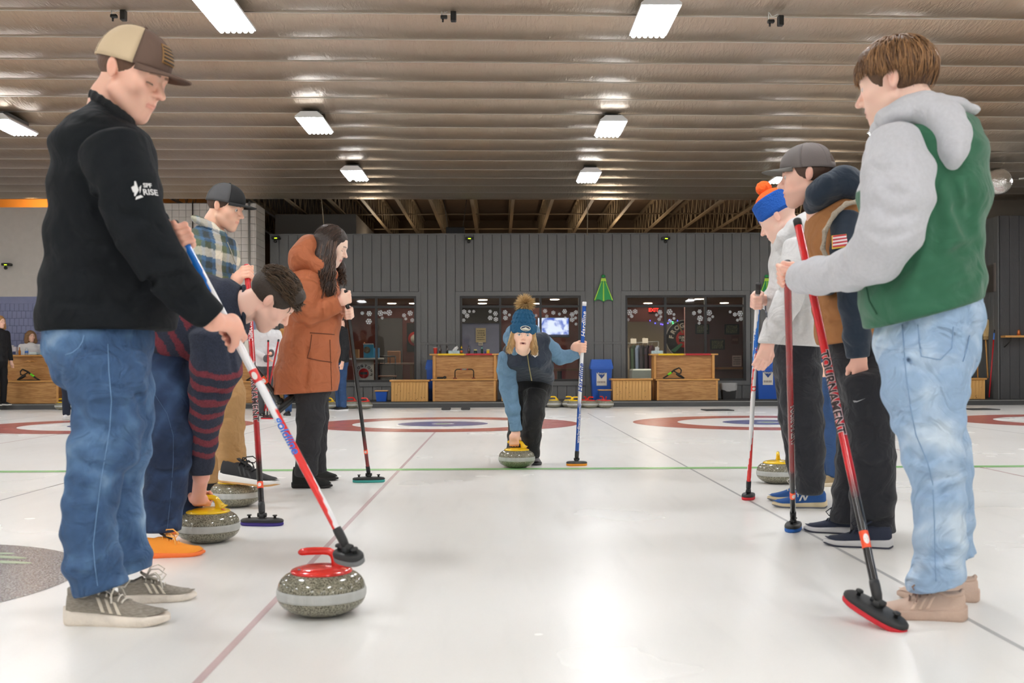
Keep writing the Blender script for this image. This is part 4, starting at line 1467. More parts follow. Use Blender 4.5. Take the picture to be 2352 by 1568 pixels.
def bucket(px0, px1, py0, Y, m, label, rim=oak_e):
    a, c = onY(px0, py0, Y)[0], onY(px1, py0, Y)[0]
    zt3 = onY((px0 + px1) / 2, py0, Y)[2]
    e = empty('waste_bucket', ((a + c) / 2, Y + 0.12, ZP), label, 'bucket')
    MB().add([(a + 0.02, Y + 0.02, ZP), (c - 0.02, Y + 0.02, ZP), (c - 0.02, Y + 0.2, ZP), (a + 0.02, Y + 0.2, ZP), (a, Y, zt3), (c, Y, zt3), (c, Y + 0.22, zt3), (a, Y + 0.22, zt3)],
             [(3, 2, 1, 0), (4, 5, 6, 7), (0, 1, 5, 4), (1, 2, 6, 5), (2, 3, 7, 6), (3, 0, 4, 7)]).build('tub', m, e)
    if rim:
        MB().box((a - 0.015, Y - 0.015, zt3), (c + 0.015, Y + 0.235, zt3 + 0.022), bev=0.004).build('wooden_lid', rim, e)
    return e, a, c, zt3


bucket(862, 889, 899, 20.85, binb, 'small blue bucket with wooden lid below the left window')
bucket(1376, 1404, 897, 20.72, mat('bucket_navy', (30, 66, 128), rough=0.4), 'small blue bucket with wooden lid before the recycling bin')
e, a, c, zt3 = bucket(1659, 1692, 880, 21.0, blk, 'black waste basket with clear plastic liner', None)
mb = MB()
rg = random.Random(8)
ring = []
for zz, o_ in ((zt3 - 0.14, 0.006), (zt3 - 0.07, 0.012), (zt3 + 0.005, 0.014)):
    for k in range(24):
        t = k / 24 * 4
        sd = int(t); f = t - sd
        cs = [(a, 21.0), (c, 21.0), (c, 21.22), (a, 21.22), (a, 21.0)]
        x = cs[sd][0] + (cs[sd + 1][0] - cs[sd][0]) * f; y = cs[sd][1] + (cs[sd + 1][1] - cs[sd][1]) * f
        ring.append((x + (x - (a + c) / 2) * o_ * 6 + rg.uniform(-.006, .006), y + (y - 21.11) * o_ * 6, zz + (rg.uniform(-.03, .02) if zz < zt3 - 0.1 else 0)))
mb.add(ring, [(r * 24 + k, r * 24 + (k + 1) % 24, (r + 1) * 24 + (k + 1) % 24, (r + 1) * 24 + k) for r in range(2) for k in range(24)], None, True)
mb.build('plastic_liner', mat('clear_liner', (210, 210, 208), rough=0.25, bump=(30, 0.8), alpha=0.6), e)

# rubber mats and hacks on the ice
mat_m = mat('rubber_mat', (58, 58, 58), rough=0.8)
for k, (px0, px1, py, lb) in enumerate(((1618, 1684, 938, 'black rubber mat lying on the ice before the right bench'), (2222, 2292, 936, 'black rubber mat lying on the ice at far right'))):
    a, c = ground(px0, py + 5), ground(px1, py + 5)
    MB().box((a[0], a[1] - 0.15, 0.002), (c[0], a[1] + 0.35, 0.016), bev=0.004).build('rubber_mat', mat_m, None, label=lb, cat='mat', group='mats on the ice')
p = ground(1047, 943)
e = empty('hack', (p[0], p[1], 0), 'pair of black rubber footholds on a white plate at centre', 'hack')
MB().box(p + V(-0.25, -0.05, 0.001), p + V(0.25, 0.1, 0.012)).build('plate', whitep, e)
for s in (-1, 1):
    MB().box(p + V(s * 0.17 - 0.08, -0.06, 0.012), p + V(s * 0.17 + 0.08, 0.1, 0.055), bev=0.012).build('rubber_foothold', mat_m, e)

# green felt-like bonnet decorations on the wall
gr_m = mat('cutout_green', (38, 150, 78), rough=0.6)
gl_m = mat('cutout_lime', (178, 222, 70), rough=0.6)
for px, lb in ((1386, 'green broom-shaped wall cutout right of the middle window'), (1761, 'green broom-shaped wall cutout half hidden by the white hooded player')):
    s_ = YW / F
    o0 = onY(px, 660, YW - 0.03)
    e = empty('wall_cutout', o0, lb, 'decoration', 'green wall cutouts')
    f_ = lambda x, y, t: V(o0[0] + x * s_, YW - 0.03 + t, o0[2] - y * s_)
    MB().prism([(-6, -15), (-22, 32), (-14, 28), (-9, 28), (0, 33), (9, 28), (14, 28), (22, 32), (6, -15)][::-1], -0.02, 0.012, f_).build('skirt', gr_m, e)
    MB().lathe([(0, -0.03), (4.8 * s_ * 0.8, -0.022), (4.8 * s_, 0), (4.8 * s_ * 0.8, 0.022), (0, 0.03)], 16, Matrix.Translation(f_(0, -26, 0))).build('knob', gr_m, e)
    MB().prism([(-5, -21), (-6.5, -13), (-2, -15), (0, -12.5), (2, -15), (6.5, -13), (5, -21)][::-1], -0.026, -0.02, f_).build('collar', gl_m, e)
    for (xa, ya), (xb, yb2), w_ in (((-5, -12), (-20.5, 29), 1.2), ((5, -12), (20.5, 29), 1.2), ((0, -12), (0, 31), 1.6)):
        MB().prism([(xa - w_ * .6, ya), (xb - w_, yb2), (xb + w_, yb2), (xa + w_ * .6, ya)][::-1], -0.025, -0.02, f_).build('rib_stripe', gl_m, e)

# bottles, cups, tissues on bench ledges
brown_g = mat('brown_glass', (52, 28, 14), rough=0.12, coat=0.5)
yled = YBN + 0.46


def bottle(px, Y, z, h, m, label, group=None, col=None, cap=None):
    x = onY(px, 800, Y)[0]
    e = empty('bottle', (x, Y, z), label, 'bottle', group)
    s = h / 0.2
    MB().lathe([(0.028 * s, 0), (0.03 * s, 0.005), (0.03 * s, 0.1 * s), (0.013 * s, 0.14 * s), (0.012 * s, 0.19 * s), (0.0135 * s, 0.2 * s)], 14, Matrix.Translation((x, Y, z))).build('glass', m, e)
    if col:
        MB().lathe([(0.0308 * s, 0.03 * s), (0.0308 * s, 0.085 * s)], 14, Matrix.Translation((x, Y, z))).build('bottle_label', mat('blabel_%d%d%d' % col, col, rough=0.6), e)
    if cap:
        MB().lathe([(0.02 * s, 0.135 * s), (0.018 * s, 0.17 * s), (0.004 * s, 0.21 * s)], 12, Matrix.Translation((x, Y, z))).build('neck_foil', mat('bcap_%d%d%d' % cap, cap, rough=0.5), e)


zb1 = B1[3] + 0.001
bottle(1011, yled, zb1, 0.17, brown_g, 'tall brown bottle next to the red paper cup', 'bottles on the ledge')
bottle(1027, yled, zb1, 0.15, brown_g, 'brown bottle left of the tissue box', 'bottles on the ledge', (40, 52, 44))
bottle(1060, yled, zb1, 0.15, mat('green_glass', (26, 60, 40), rough=0.15), 'bottle with orange label and yellow neck right of tissue', 'bottles on the ledge', (226, 110, 40), (236, 190, 40))
bottle(1077, yled, zb1, 0.165, brown_g, 'plain brown bottle above the red strip', 'bottles on the ledge')
bottle(1107, yled, zb1, 0.14, mat('green_glass', (26, 60, 40)), 'dark green bottle with pale green neck', 'bottles on the ledge', (30, 60, 50), (120, 190, 180))
x = onY(1000, 800, yled)[0]
e = empty('paper_cup', (x, yled, zb1), 'red paper cup with white mark on the bench ledge', 'cup')
MB().lathe([(0.028, 0), (0.04, 0.115), (0.042, 0.118)], 18, Matrix.Translation((x, yled, zb1))).build('cup', mat('cup_red', (214, 70, 60), rough=0.6), e)
MB().lathe([(0.0425, 0.116), (0.0425, 0.122), (0.036, 0.122)], 18, Matrix.Translation((x, yled, zb1))).build('rim', paper, e)
for px, c_, t_, lb in ((1092, (24, 60, 54), (236, 226, 150), 'dark green drink can with cream top'), (1121, (232, 190, 40), (240, 226, 160), 'yellow drink can at the red strip end')):
    x = onY(px, 800, yled)[0]
    e = empty('drink_can', (x, yled, zb1), lb, 'can')
    MB().lathe([(0.028, 0), (0.032, 0.006), (0.032, 0.06)], 16, Matrix.Translation((x, yled, zb1))).build('can_body', mat('can_%d' % px, c_, rough=0.3, metal=0.3), e)
    MB().lathe([(0.032, 0.06), (0.032, 0.078), (0.026, 0.084)], 16, Matrix.Translation((x, yled, zb1))).build('can_top', mat('cant_%d' % px, t_, rough=0.4), e)
x = onY(1114, 800, yled)[0]  # tiny blue bottle top standing on the ledge, no cup
MB().lathe([(0.012, 0), (0.016, 0.02), (0.006, 0.045), (0.01, 0.05)], 10, Matrix.Translation((x, yled, zb1))).build('blue_bottle_top', mat('cap_blue', (40, 70, 160), rough=0.4), None, label='tiny blue bottle top on the ledge by the yellow can', cat='cup')


def tissue(px, Y, z, label, lean=0.0):
    x = onY(px, 800, Y)[0]
    e = empty('tissue_box', (x, Y, z), label, 'tissue box', 'tissue boxes')
    MB().box((x - 0.11, Y - 0.06, z), (x + 0.11, Y + 0.06, z + 0.06), bev=0.004).build('carton', mat('tissue_carton', (190, 214, 218), rough=0.6, var=0.25, vscale=25), e)
    mb = MB()
    rg = random.Random(int(px))
    n = 12
    mb.grid(lambda u, v: (x + lean * v + (u - 0.5) * (0.1 * (1 - v) + 0.07 * v) + 0.006 * math.sin(u * 17 + v * 3), Y + 0.03 * math.sin(u * 9 + v * 2) * (0.4 + v), z + 0.06 + 0.085 * v * (1 - 0.5 * abs(u - 0.55)) + 0.01 * math.sin(u * 12)), n, 6)
    solid(mb.build('tissue', mat('tissue_white', (240, 240, 238), rough=0.9), e), 0.002)


tissue(1043, yled, zb1, 'tissue box with tall white tissue among the bottles', 0.05)
tissue(1509, yled, B2[3] + 0.001, 'tissue box on the right bench ledge')

# stabiliser frame and delivery aids on bench seats
tubeblk = mat('foam_black', (34, 36, 34), rough=0.6)
zs = B1[2] + 0.001
yy = YBN + 0.2
xa, xc = onY(1045, 860, yy)[0], onY(1088, 860, yy)[0]
zt3 = onY(1066, 848, yy)[2]
e = empty('stabiliser_frame', ((xa + xc) / 2, yy, zs), 'black bent-tube stabiliser frame on the bench seat', 'frame')
rr_ = 0.05
pth = [(xa, yy, zs + 0.02)] + [(xa + rr_ - rr_ * math.cos(t), yy, zt3 - rr_ + rr_ * math.sin(t)) for t in np.linspace(0, PI / 2, 6)] + [(xc - rr_ + rr_ * math.sin(t), yy, zt3 - rr_ + rr_ * math.cos(t)) for t in np.linspace(0, PI / 2, 6)] + [(xc, yy, zs + 0.02)]
MB().tube(pth, 0.011, 8).build('tube', tubeblk, e)
xm = (xa + xc) / 2
MB().tube([(xm - 0.05, yy, zt3), (xm + 0.05, yy, zt3)], 0.0155, 10).build('grip', mat('grip_grey', (140, 136, 126), rough=0.7), e)
for s in (-1, 1):
    MB().tube([(xm + s * 0.05, yy, zt3), (xm + s * 0.07, yy, zt3)], 0.016, 10).build('grip_ring', redp, e)
    MB().box((xm + s * (xc - xa) / 2 - 0.035, yy - 0.04, zs), (xm + s * (xc - xa) / 2 + 0.035, yy + 0.04, zs + 0.022), bev=0.005).build('foot', mat('foot_rust', (130, 60, 40), rough=0.6), e)
x = onY(1011, 866, yy)[0]
MB().box((x - 0.06, yy - 0.05, zs), (x + 0.06, yy + 0.05, zs + 0.038), bev=0.008).box((x + 0.06, yy - 0.03, zs + 0.0), (x + 0.12, yy + 0.03, zs + 0.055), bev=0.015).build('slider_pad', tubeblk, None, label='black slider pad lying at left on the bench seat', cat='pad')
lime = mat('lime_plastic', (120, 230, 40), rough=0.4)


def delivery_aid(px, Y, z, flip, label):
    x = onY(px, 866, Y)[0]
    s = -1 if flip else 1
    e = empty('delivery_aid', (x, Y, z), label, 'delivery aid', 'black delivery aids')
    P = lambda u, v: (x + s * u, Y, z + v)
    MB().tube([P(-0.2, 0.012), P(-0.13, 0.05), P(-0.05, 0.11), P(0.02, 0.17), P(0.12, 0.215)], [0.012, 0.016, 0.017, 0.017, 0.014], 8).build('strut', tubeblk, e)
    MB().tube([P(-0.1, 0.076), P(-0.035, 0.125)], 0.021, 10).build('lime_sleeve', lime, e)
    MB().tube([P(0.12, 0.215), P(0.16, 0.17), P(0.15, 0.11), P(0.1, 0.1), P(0.02, 0.15)], 0.013, 8).build('loop_handle', tubeblk, e)
    MB().tube([P(0.06, 0.1), P(0.13, 0.06), P(0.22, 0.012)], [0.02, 0.03, 0.012], 8).build('heel', tubeblk, e)
    MB().box((x - 0.19, Y - 0.035, z), (x + 0.21, Y + 0.035, z + 0.016), bev=0.004).build('base_plate', tubeblk, e)


delivery_aid(1546, yy, B2[2] + 0.001, False, 'black delivery aid with lime sleeve on the right bench seat')
delivery_aid(66, 20.78, BL[2] + 0.001, True, 'black delivery aid with lime sleeve on the far left bench seat')
delivery_aid(590, 20.6, B3[2] + 0.001, False, 'black delivery aid on the bench behind the bending man')

# clutter on the far-left bench ledge
zl3 = BL[3] + 0.001
yl3 = 20.6 + 0.46
bottle(45, yl3, zl3, 0.15, mat('amber_glass', (176, 104, 20), rough=0.12), 'amber bottle on the far left ledge')
x = onY(61, 800, yl3)[0]
e = empty('water_bottle', (x, yl3, zl3), 'clear water bottle with blue band on far left ledge', 'bottle')
MB().lathe([(0.03, 0), (0.032, 0.1), (0.014, 0.13), (0.014, 0.14)], 14, Matrix.Translation((x, yl3, zl3))).build('clear_body', mat('clear_plastic', (225, 230, 232), rough=0.1, alpha=0.7), e)
MB().lathe([(0.0325, 0.035), (0.0335, 0.08)], 14, Matrix.Translation((x, yl3, zl3))).build('blue_band', mat('band_blue', (70, 120, 200)), e)
for px, w_, h_, c_, lb, nm in ((26, 0.07, 0.19, (226, 220, 214), 'white carton with dark foot at the left ledge end', 'snack_carton'), (35, 0.07, 0.16, (196, 190, 196), 'pale grey carton beside the amber bottle', 'snack_carton'),
                               (78, 0.14, 0.05, (206, 226, 226), 'clear plastic tray on far left ledge', 'plastic_tray'), (98, 0.07, 0.05, (120, 190, 206), 'small teal packet on far left ledge', 'snack_packet'), (107, 0.1, 0.07, (110, 30, 40), 'dark red box on far left ledge', 'snack_box')):
    x = onY(px, 800, yl3)[0]
    e = empty(nm, (x, yl3, zl3), lb, 'box')
    MB().box((x - w_ / 2, yl3 - 0.05, zl3), (x + w_ / 2, yl3 + 0.05, zl3 + h_), bev=0.008).build('box', mat('cl_%d' % px, c_, rough=0.5), e)
    MB().box((x - w_ / 2 + 0.004, yl3 - 0.054, zl3 + 0.01), (x + w_ / 2 - 0.004, yl3 - 0.049, zl3 + h_ * 0.42)).build('print_band', mat('clb_%d' % px, (40, 56, 96) if px < 60 else (200, 200, 206), rough=0.5), e)
x = onY(131, 800, yl3)[0]
sd_ = Sdf(0.012, folds(0.01, 30, 3)).add(Ell((x, yl3, zl3 + 0.075), (0.14, 0.07, 0.085)), Cone((x - 0.03, yl3, zl3 + 0.1), (x - 0.05, yl3, zl3 + 0.19), 0.04, 0.012)).cut((x, yl3, zl3), (0, 0, -1))
sd_.build('plastic_bag', mat('bag_pink', (232, 206, 196), rough=0.5), None, label='crumpled pale pink bag on the far left ledge', cat='bag')
x = onY(568, 790, 20.9)[0]
MB().box((x - 0.1, 20.78, B3[3] + 0.001), (x + 0.06, 20.86, B3[3] + 0.32), bev=0.02).build('storage_jug', mat('jug_white', (226, 222, 210), rough=0.5), None, label='white jug on the ledge behind the bending man', cat='jug')

# right side: straw brooms, red broom, shelf
straw = mat('broom_straw', (214, 184, 128), rough=0.8, bump=(60, 0.6), stretch=(6, 6, 0.4), var=0.2, vscale=30)
for k, (px, pt, pm, lb) in enumerate(((2265, 733, 780, 'straw corn broom standing head up above the pine chest'), (2244, 742, 780, 'straw corn broom half hidden behind the green hooded man'))):
    q = onY(px, pt, 20.95); q2 = onY(px - 1, pm, 20.95); q3 = onY(px + (4 if k == 0 else 2), 866, 20.9)
    e = empty('straw_broom', V(q3[0], q3[1], ZP), lb, 'broom', 'straw brooms at right')
    mb = MB()
    hgt = q[2] - q2[2]
    mb.tube([q2, q2 + V(0, 0, hgt * 0.2), q2 + V(0.005, 0, hgt * 0.55), q2 + V(0.01, 0, hgt * 0.9), q + V(0.01, 0, 0)], [(0.05, 0.035), (0.055, 0.04), (0.075, 0.045), (0.09, 0.045), (0.06, 0.03)], 14, up=(1, 0, 0))
    mb.build('bristles', straw, e)
    MB().tube([q2 + V(0, 0, 0.05), q2 + V(0, 0, 0.06)], (0.056), 12).build('binding', mat('twine', (150, 110, 60)), e)
    MB().tube([q2, V(q3[0], q3[1], ZP + 0.4)], 0.014, 8).build('stick', oak_e, e)
a, c = onY(2284, 757, 20.55), onY(2272, 912, 20.4)
e = empty('red_broom_handle', c, 'thin red broom handle with blue band leaning at far right', 'handle')
MB().tube([c, c * 0.15 + a * 0.85], 0.013, 8).build('shaft', redp, e)
MB().tube([c * 0.15 + a * 0.85, c * 0.05 + a * 0.95 - V(0, 0, 0.0)], 0.0145, 8).build('blue_band', mat('band_blue', (70, 120, 200)), e)
MB().tube([c * 0.05 + a * 0.95, a], 0.013, 8).build('grip', blk, e)
q = onY(2299, 773, YR - 0.02)
e = empty('wall_shelf', q, 'narrow wooden wall shelf on the charcoal wall', 'shelf')
MB().box((q[0], YR - 0.2, q[2] - 0.02), (q[0] + 1.2, YR - 0.005, q[2] + 0.02), bev=0.004).build('board', oak_e, e)
MB().tube([(q[0] + 0.13, YR - 0.15, q[2] - 0.02), (q[0] + 0.13, YR - 0.12, q[2] - 0.1), (q[0] + 0.06, YR - 0.03, q[2] - 0.2)], 0.012, 8).build('bracket', blk, e)
x = q[0] + 0.3
MB().lathe([(0.035, q[2] + 0.021), (0.028, q[2] + 0.1), (0.018, q[2] + 0.13)], 14, Matrix.Translation((x, YR - 0.11, 0))).build('copper_cup', mat('copper', (190, 110, 60), rough=0.3, metal=0.6), None, label='small copper cup on the wall shelf', cat='cup')
p0 = onY(2287, 610, 21.0); p1 = onY(2287, 672, 21.0)
xx = xrb - 0.03
e = empty('wall_plate', (xx, 21.0, p0[2]), 'brown metal panel with yellow round sticker on the side planks', 'panel')
MB().box((xx - 0.012, 20.62, p1[2]), (xx - 0.002, 21.3, p0[2])).build('sheet', mat('brown_metal', (96, 88, 80), rough=0.4, metal=0.4), e)
MB().box((xx - 0.02, 20.60, p1[2]), (xx - 0.002, 20.66, p0[2] + 0.02)).build('hinge', mat('hinge_steel', (150, 140, 132), rough=0.35, metal=0.6), e)
MB().lathe([(0.07, 0), (0.07, 0.004)], 20, Matrix.Translation((xx - 0.013, 21.0, (p0[2] * 0.7 + p1[2] * 0.3))) @ Matrix.Rotation(-PI / 2, 4, 'Y')).build('sticker', mat('sticker_yellow', (232, 220, 30), rough=0.5), e)

# ================================================================== CURLING STONES
granite = mat('granite', (150, 146, 132), rough=0.14, spec=0.5)
N, L, b = nodes_of(granite)
tc = N.new('ShaderNodeTexCoord'); v1 = N.new('ShaderNodeTexNoise'); v1.inputs['Scale'].default_value = 210; v1.inputs['Detail'].default_value = 2
v2 = N.new('ShaderNodeTexNoise'); v2.inputs['Scale'].default_value = 24; v2.inputs['Detail'].default_value = 3
L.new(tc.outputs['Object'], v1.inputs['Vector']); L.new(tc.outputs['Object'], v2.inputs['Vector'])
cr = N.new('ShaderNodeValToRGB')
for pos_, c_ in ((0.36, (70, 68, 56)), (0.46, (120, 117, 100)), (0.6, (152, 148, 130))):
    if pos_ == 0.36:
        el = cr.color_ramp.elements[0]; el.position = pos_
    elif pos_ == 0.6:
        el = cr.color_ramp.elements[-1]; el.position = pos_
    else:
        el = cr.color_ramp.elements.new(pos_)
    el.color = rgb(c_)
L.new(v1.outputs['Fac'], cr.inputs['Fac']); L.new(cr.outputs['Color'], b.inputs['Base Color'])
band_m = mat('stone_band', (182, 184, 180), rough=0.4, var=0.14, vscale=10, stretch=(3, 3, 0.2), bump=(90, 0.2))
RS = 0.1425
KZ = 1.18
body = [(0.0, 0.004), (0.05, 0.003), (0.062, 0.0), (0.068, 0.0), (0.085, 0.006), (0.105, 0.013), (0.122, 0.022), (0.133, 0.032), (0.1385, 0.042), (0.1395, 0.046)]
top = [(0.1395, 0.072), (0.1385, 0.076), (0.135, 0.086), (0.127, 0.097), (0.115, 0.106), (0.098, 0.113), (0.08, 0.1165), (0.0, 0.117)]
body = [(r, z * KZ) for r, z in body]; top = [(r, z * KZ) for r, z in top]
st_body = MB().lathe(body, 64).lathe(top, 64).lathe([(0.1395, 0.046 * KZ), (0.1395, 0.072 * KZ)], 64).mesh('granite_body'); st_body.materials.append(granite)
st_band = MB().lathe([(r, z * KZ) for r, z in [(0.1392, 0.0455), (0.1415, 0.048), (0.1425, 0.053), (0.1425, 0.065), (0.1415, 0.070), (0.1392, 0.0725)]], 64).mesh('striking_band'); st_band.materials.append(band_m)
hmeshes = {}
for nm, c_ in (('red', (214, 42, 34)), ('yellow', (246, 204, 26))):
    m = mat('handle_' + nm, c_, rough=0.22, coat=0.4)
    mb = MB()
    mb.lathe([(0.0, 0.112), (0.096, 0.112), (0.099, 0.116), (0.096, 0.121), (0.085, 0.126), (0.06, 0.131), (0.0, 0.134)], 48)
    disc = mb.mesh('handle_plate'); disc.materials.append(m)
    mb = MB()
    mb.tube([(0.062, 0, 0.124), (0.055, 0, 0.134), (0.048, 0, 0.147), (0.043, 0, 0.160), (0.036, 0, 0.171), (0.024, 0, 0.178), (0.005, 0, 0.180), (-0.02, 0, 0.1805), (-0.045, 0, 0.180), (-0.062, 0, 0.178), (-0.07, 0, 0.1765), (-0.074, 0, 0.176)],
            [(0.034, 0.02), (0.025, 0.016), (0.019, 0.0135), (0.015, 0.0125), (0.0135, 0.012), (0.0125, 0.012), (0.012, 0.0115), (0.0125, 0.0115), (0.0125, 0.0115), (0.0115, 0.0105), (0.008, 0.0075), (0.003, 0.003)], 14, up=(1, 0, 0))
    grip = mb.mesh('handle_grip'); grip.materials.append(m)
    hmeshes[nm] = (disc, grip)
dot_m = mat('handle_sticker', (90, 90, 92), rough=0.4)
dot = MB().lathe([(0, 0.1285), (0.012, 0.1285), (0.012, 0.1262)], 14, Matrix.Translation((-0.062, -0.03, 0))).mesh('sticker'); dot.materials.append(dot_m)
dot2m = mat('handle_badge', (226, 90, 60), rough=0.4)
dot2 = MB().lathe([(0, 0.0015), (0.009, 0.0015), (0.009, -0.002)], 12, TR(0.072, -0.034, 0.1265, ry=0.25, rx=0.2)).mesh('badge'); dot2.materials.append(dot2m)


def stone(x, y, colr, rz, label, group=None):
    e = empty('curling_stone', (x, y, 0), label, 'curling stone', group, rz)
    link('granite_body', st_body, e, world=False)
    link('striking_band', st_band, e, world=False)
    for nm, me in (('handle_plate', hmeshes[colr][0]), ('handle_grip', hmeshes[colr][1]), ('sticker', dot), ('badge', dot2)):
        link(nm, me, e, world=False).location = (0, 0, 0.02)
    return e


SP = {}
for key, (px, py), colr, rz, lb in (
        ('front', (739, 1408), 'red', 0.12, 'large red-handled curling stone in the near foreground'),
        ('bend', (478, 1243), 'yellow', 0.1, 'yellow-handled curling stone under the bending man\'s hand'),
        ('foot', (541, 1162), 'yellow', 0.4, 'curling stone under the raised black sneaker'),
        ('centre', (1187, 1073), 'yellow', 0.2, 'yellow-handled curling stone the crouching woman slides'),
        ('right', (1787, 1109), 'yellow', 1.3, 'yellow-handled curling stone behind the white hooded player\'s legs')):
    p = ground(px, py)
    SP[key] = p
    stone(p[0], p[1], colr, rz, lb)
far = [(1272, 1, 'yellow', 0.3, 'yellow-handled stone standing alone left in far row'), (1308, 1, 'yellow', 0.2, 'rear yellow-handled stone of the far pair'), (1320, 0, 'yellow', 3.3, 'front yellow-handled stone of the far pair behind broom shaft'),
       (1344, 1, 'red', 1.2, 'rear red-handled stone left of far row'), (1356, 0, 'red', 2.4, 'front red-handled stone left of far row'), (1382, 1, 'red', 1.0, 'rear red-handled stone at far row end'), (1392, 0, 'red', 1.6, 'front red-handled stone at far row end'),
       (838, 0, 'red', 0.1, 'red-handled stone right of the far man in jeans'), (808, 1, 'red', 0.3, 'red-handled stone behind the far man in jeans'), (757, 0, 'yellow', 0.3, 'yellow-handled stone peeking beside the black trousers'),
       (144, 1, 'yellow', 0.1, 'yellow-handled stone at far left end of the ice'), (180, 1, 'yellow', 0.5, 'yellow-handled stone hidden behind navy trousers at left')]
for px, py, c_, rz, lb in far:
    p = onY(px, 930, 20.04 if py else 19.72)
    stone(p[0], p[1], c_, rz, lb, 'stones lined up at the far kerb')


# ================================================================== PEOPLE: shared builders
def facing(h, p=0.0):
    """h degrees: 0 image right, 90 towards camera, 180 image left; p degrees looking down"""
    h, p = math.radians(h), math.radians(p)
    return math.cos(p) * (math.cos(h) * RT0 - math.sin(h) * FW) - math.sin(p) * UP0


class Head:
    def __init__(s, O, h, p=0, roll=0, sc=1.0, f=None, u=None):
        s.O, s.sc = np.asarray(O, float), sc
        if f is not None:
            s.f = nrm(f)
            up = nrm(u - s.f * np.dot(u, s.f))
        else:
            s.f = nrm(facing(h, p))
            up = facing(h, p - 90)
        l = np.cross(up, s.f)
        r = math.radians(roll)
        s.u = nrm(up * math.cos(r) + l * math.sin(r))
        s.l = nrm(np.cross(s.u, s.f))

    def pt(s, x, y, z):
        return s.O + s.sc * (x * s.f + y * s.l + z * s.u)

    def dr(s, x, y, z):
        return nrm(x * s.f + y * s.l + z * s.u)

    def loc(s, v):
        q = (v - s.O) / s.sc
        return np.stack([q @ s.f, q @ s.l, q @ s.u], 1)

    def M(s):
        c = s.sc
        return Matrix(((s.f[0] * c, s.l[0] * c, s.u[0] * c, s.O[0]), (s.f[1] * c, s.l[1] * c, s.u[1] * c, s.O[1]), (s.f[2] * c, s.l[2] * c, s.u[2] * c, s.O[2]), (0, 0, 0, 1)))

    def ell(s, c, r, tilt=(0, 0, 1), lat=(1, 0, 0), k=0.02, sub=False):
        return Ell(s.pt(*c), tuple(a * s.sc for a in r), s.dr(*tilt), s.dr(*lat), k * s.sc, sub)

    def cone(s, a, b, ra, rb, k=0.015, sub=False, cap=1.0, lat=(0, 1, 0)):
        m = lambda r: r * s.sc if np.ndim(r) == 0 else (r[0] * s.sc, r[1] * s.sc)
        return Cone(s.pt(*a), s.pt(*b), m(ra), m(rb), s.dr(*lat), cap, k * s.sc, sub)

    def prims(s, fem=False, eyes='open', mouth='closed', jaw=1.0, nose=1.0, ears=True):
        j = 0.93 * jaw if fem else jaw
        P = [s.ell((-0.014, 0, 0.042), (0.099, 0.077, 0.084), k=0.03),
             s.ell((0.028, 0, 0.012), (0.064, 0.064, 0.092), k=0.03),
             s.ell((0.034, 0, -0.058), (0.05, 0.05 * j, 0.05), k=0.03),
             s.cone((-0.004, 0.05 * j, -0.052), (0.066, 0.016, -0.1), 0.019, 0.016, 0.03),
             s.cone((-0.004, -0.05 * j, -0.052), (0.066, -0.016, -0.1), 0.019, 0.016, 0.03),
             s.ell((0.074, 0, -0.098), (0.02, 0.022, 0.017), k=0.025),
             s.ell((0.06, 0.043, -0.012), (0.026, 0.024, 0.026), k=0.03), s.ell((0.06, -0.043, -0.012), (0.026, 0.024, 0.026), k=0.03),
             s.cone((0.078, -0.034, 0.030), (0.078, 0.034, 0.030), 0.0125, 0.0125, 0.025),
             s.ell((0.072, 0, -0.054), (0.027, 0.029, 0.028), k=0.03),
             s.ell((0.1, 0.033, 0.009), (0.017, 0.017, 0.013), k=0.016, sub=True), s.ell((0.1, -0.033, 0.009), (0.017, 0.017, 0.013), k=0.016, sub=True),
             s.cone((0.086, 0, 0.020), (0.110 + 0.008 * nose, 0, -0.020), 0.0080, 0.0108 * nose, 0.012),
             s.ell((0.101, 0.0115, -0.0245), (0.011, 0.0085, 0.008), k=0.008), s.ell((0.101, -0.0115, -0.0245), (0.011, 0.0085, 0.008), k=0.008),
             s.ell((0.079, 0.033, 0.009), (0.0138, 0.0150, 0.0125), k=0.006), s.ell((0.079, -0.033, 0.009), (0.0138, 0.0150, 0.0125), k=0.006)]
        # lips
        z = -0.057
        P += [s.cone((0.0925, -0.021, z + 0.002), (0.0985, 0, z + 0.005), 0.003, 0.005, 0.007), s.cone((0.0925, 0.021, z + 0.002), (0.0985, 0, z + 0.005), 0.003, 0.005, 0.007),
              s.cone((0.091, -0.019, z - 0.003), (0.0965, 0, z - 0.0065), 0.003, 0.0056, 0.007), s.cone((0.091, 0.019, z - 0.003), (0.0965, 0, z - 0.0065), 0.003, 0.0056, 0.007)]
        if mouth == 'open':
            P += [s.ell((0.104, 0, z - 0.001), (0.016, 0.014, 0.006), k=0.003, sub=True)]
        else:
            P += [s.cone((0.0985, -0.022, z), (0.1035, 0, z - 0.0005), 0.0022, 0.0026, 0.003, True), s.cone((0.0985, 0.022, z), (0.1035, 0, z - 0.0005), 0.0022, 0.0026, 0.003, True)]
        if eyes == 'open':
            for y in (0.033, -0.033):
                P.append(s.ell((0.096, y, 0.0085), (0.011, 0.0125, 0.0042), k=0.002, sub=True))
        if ears:
            for y in (1, -1):
                P += [s.ell((-0.016, 0.079 * y, 0.003), (0.0165, 0.0075, 0.030), tilt=(-0.2, 0.18 * y, 1), k=0.008),
                      s.ell((-0.008, 0.088 * y, 0.006), (0.009, 0.006, 0.017), tilt=(-0.2, 0.18 * y, 1), k=0.004, sub=True)]
        return P

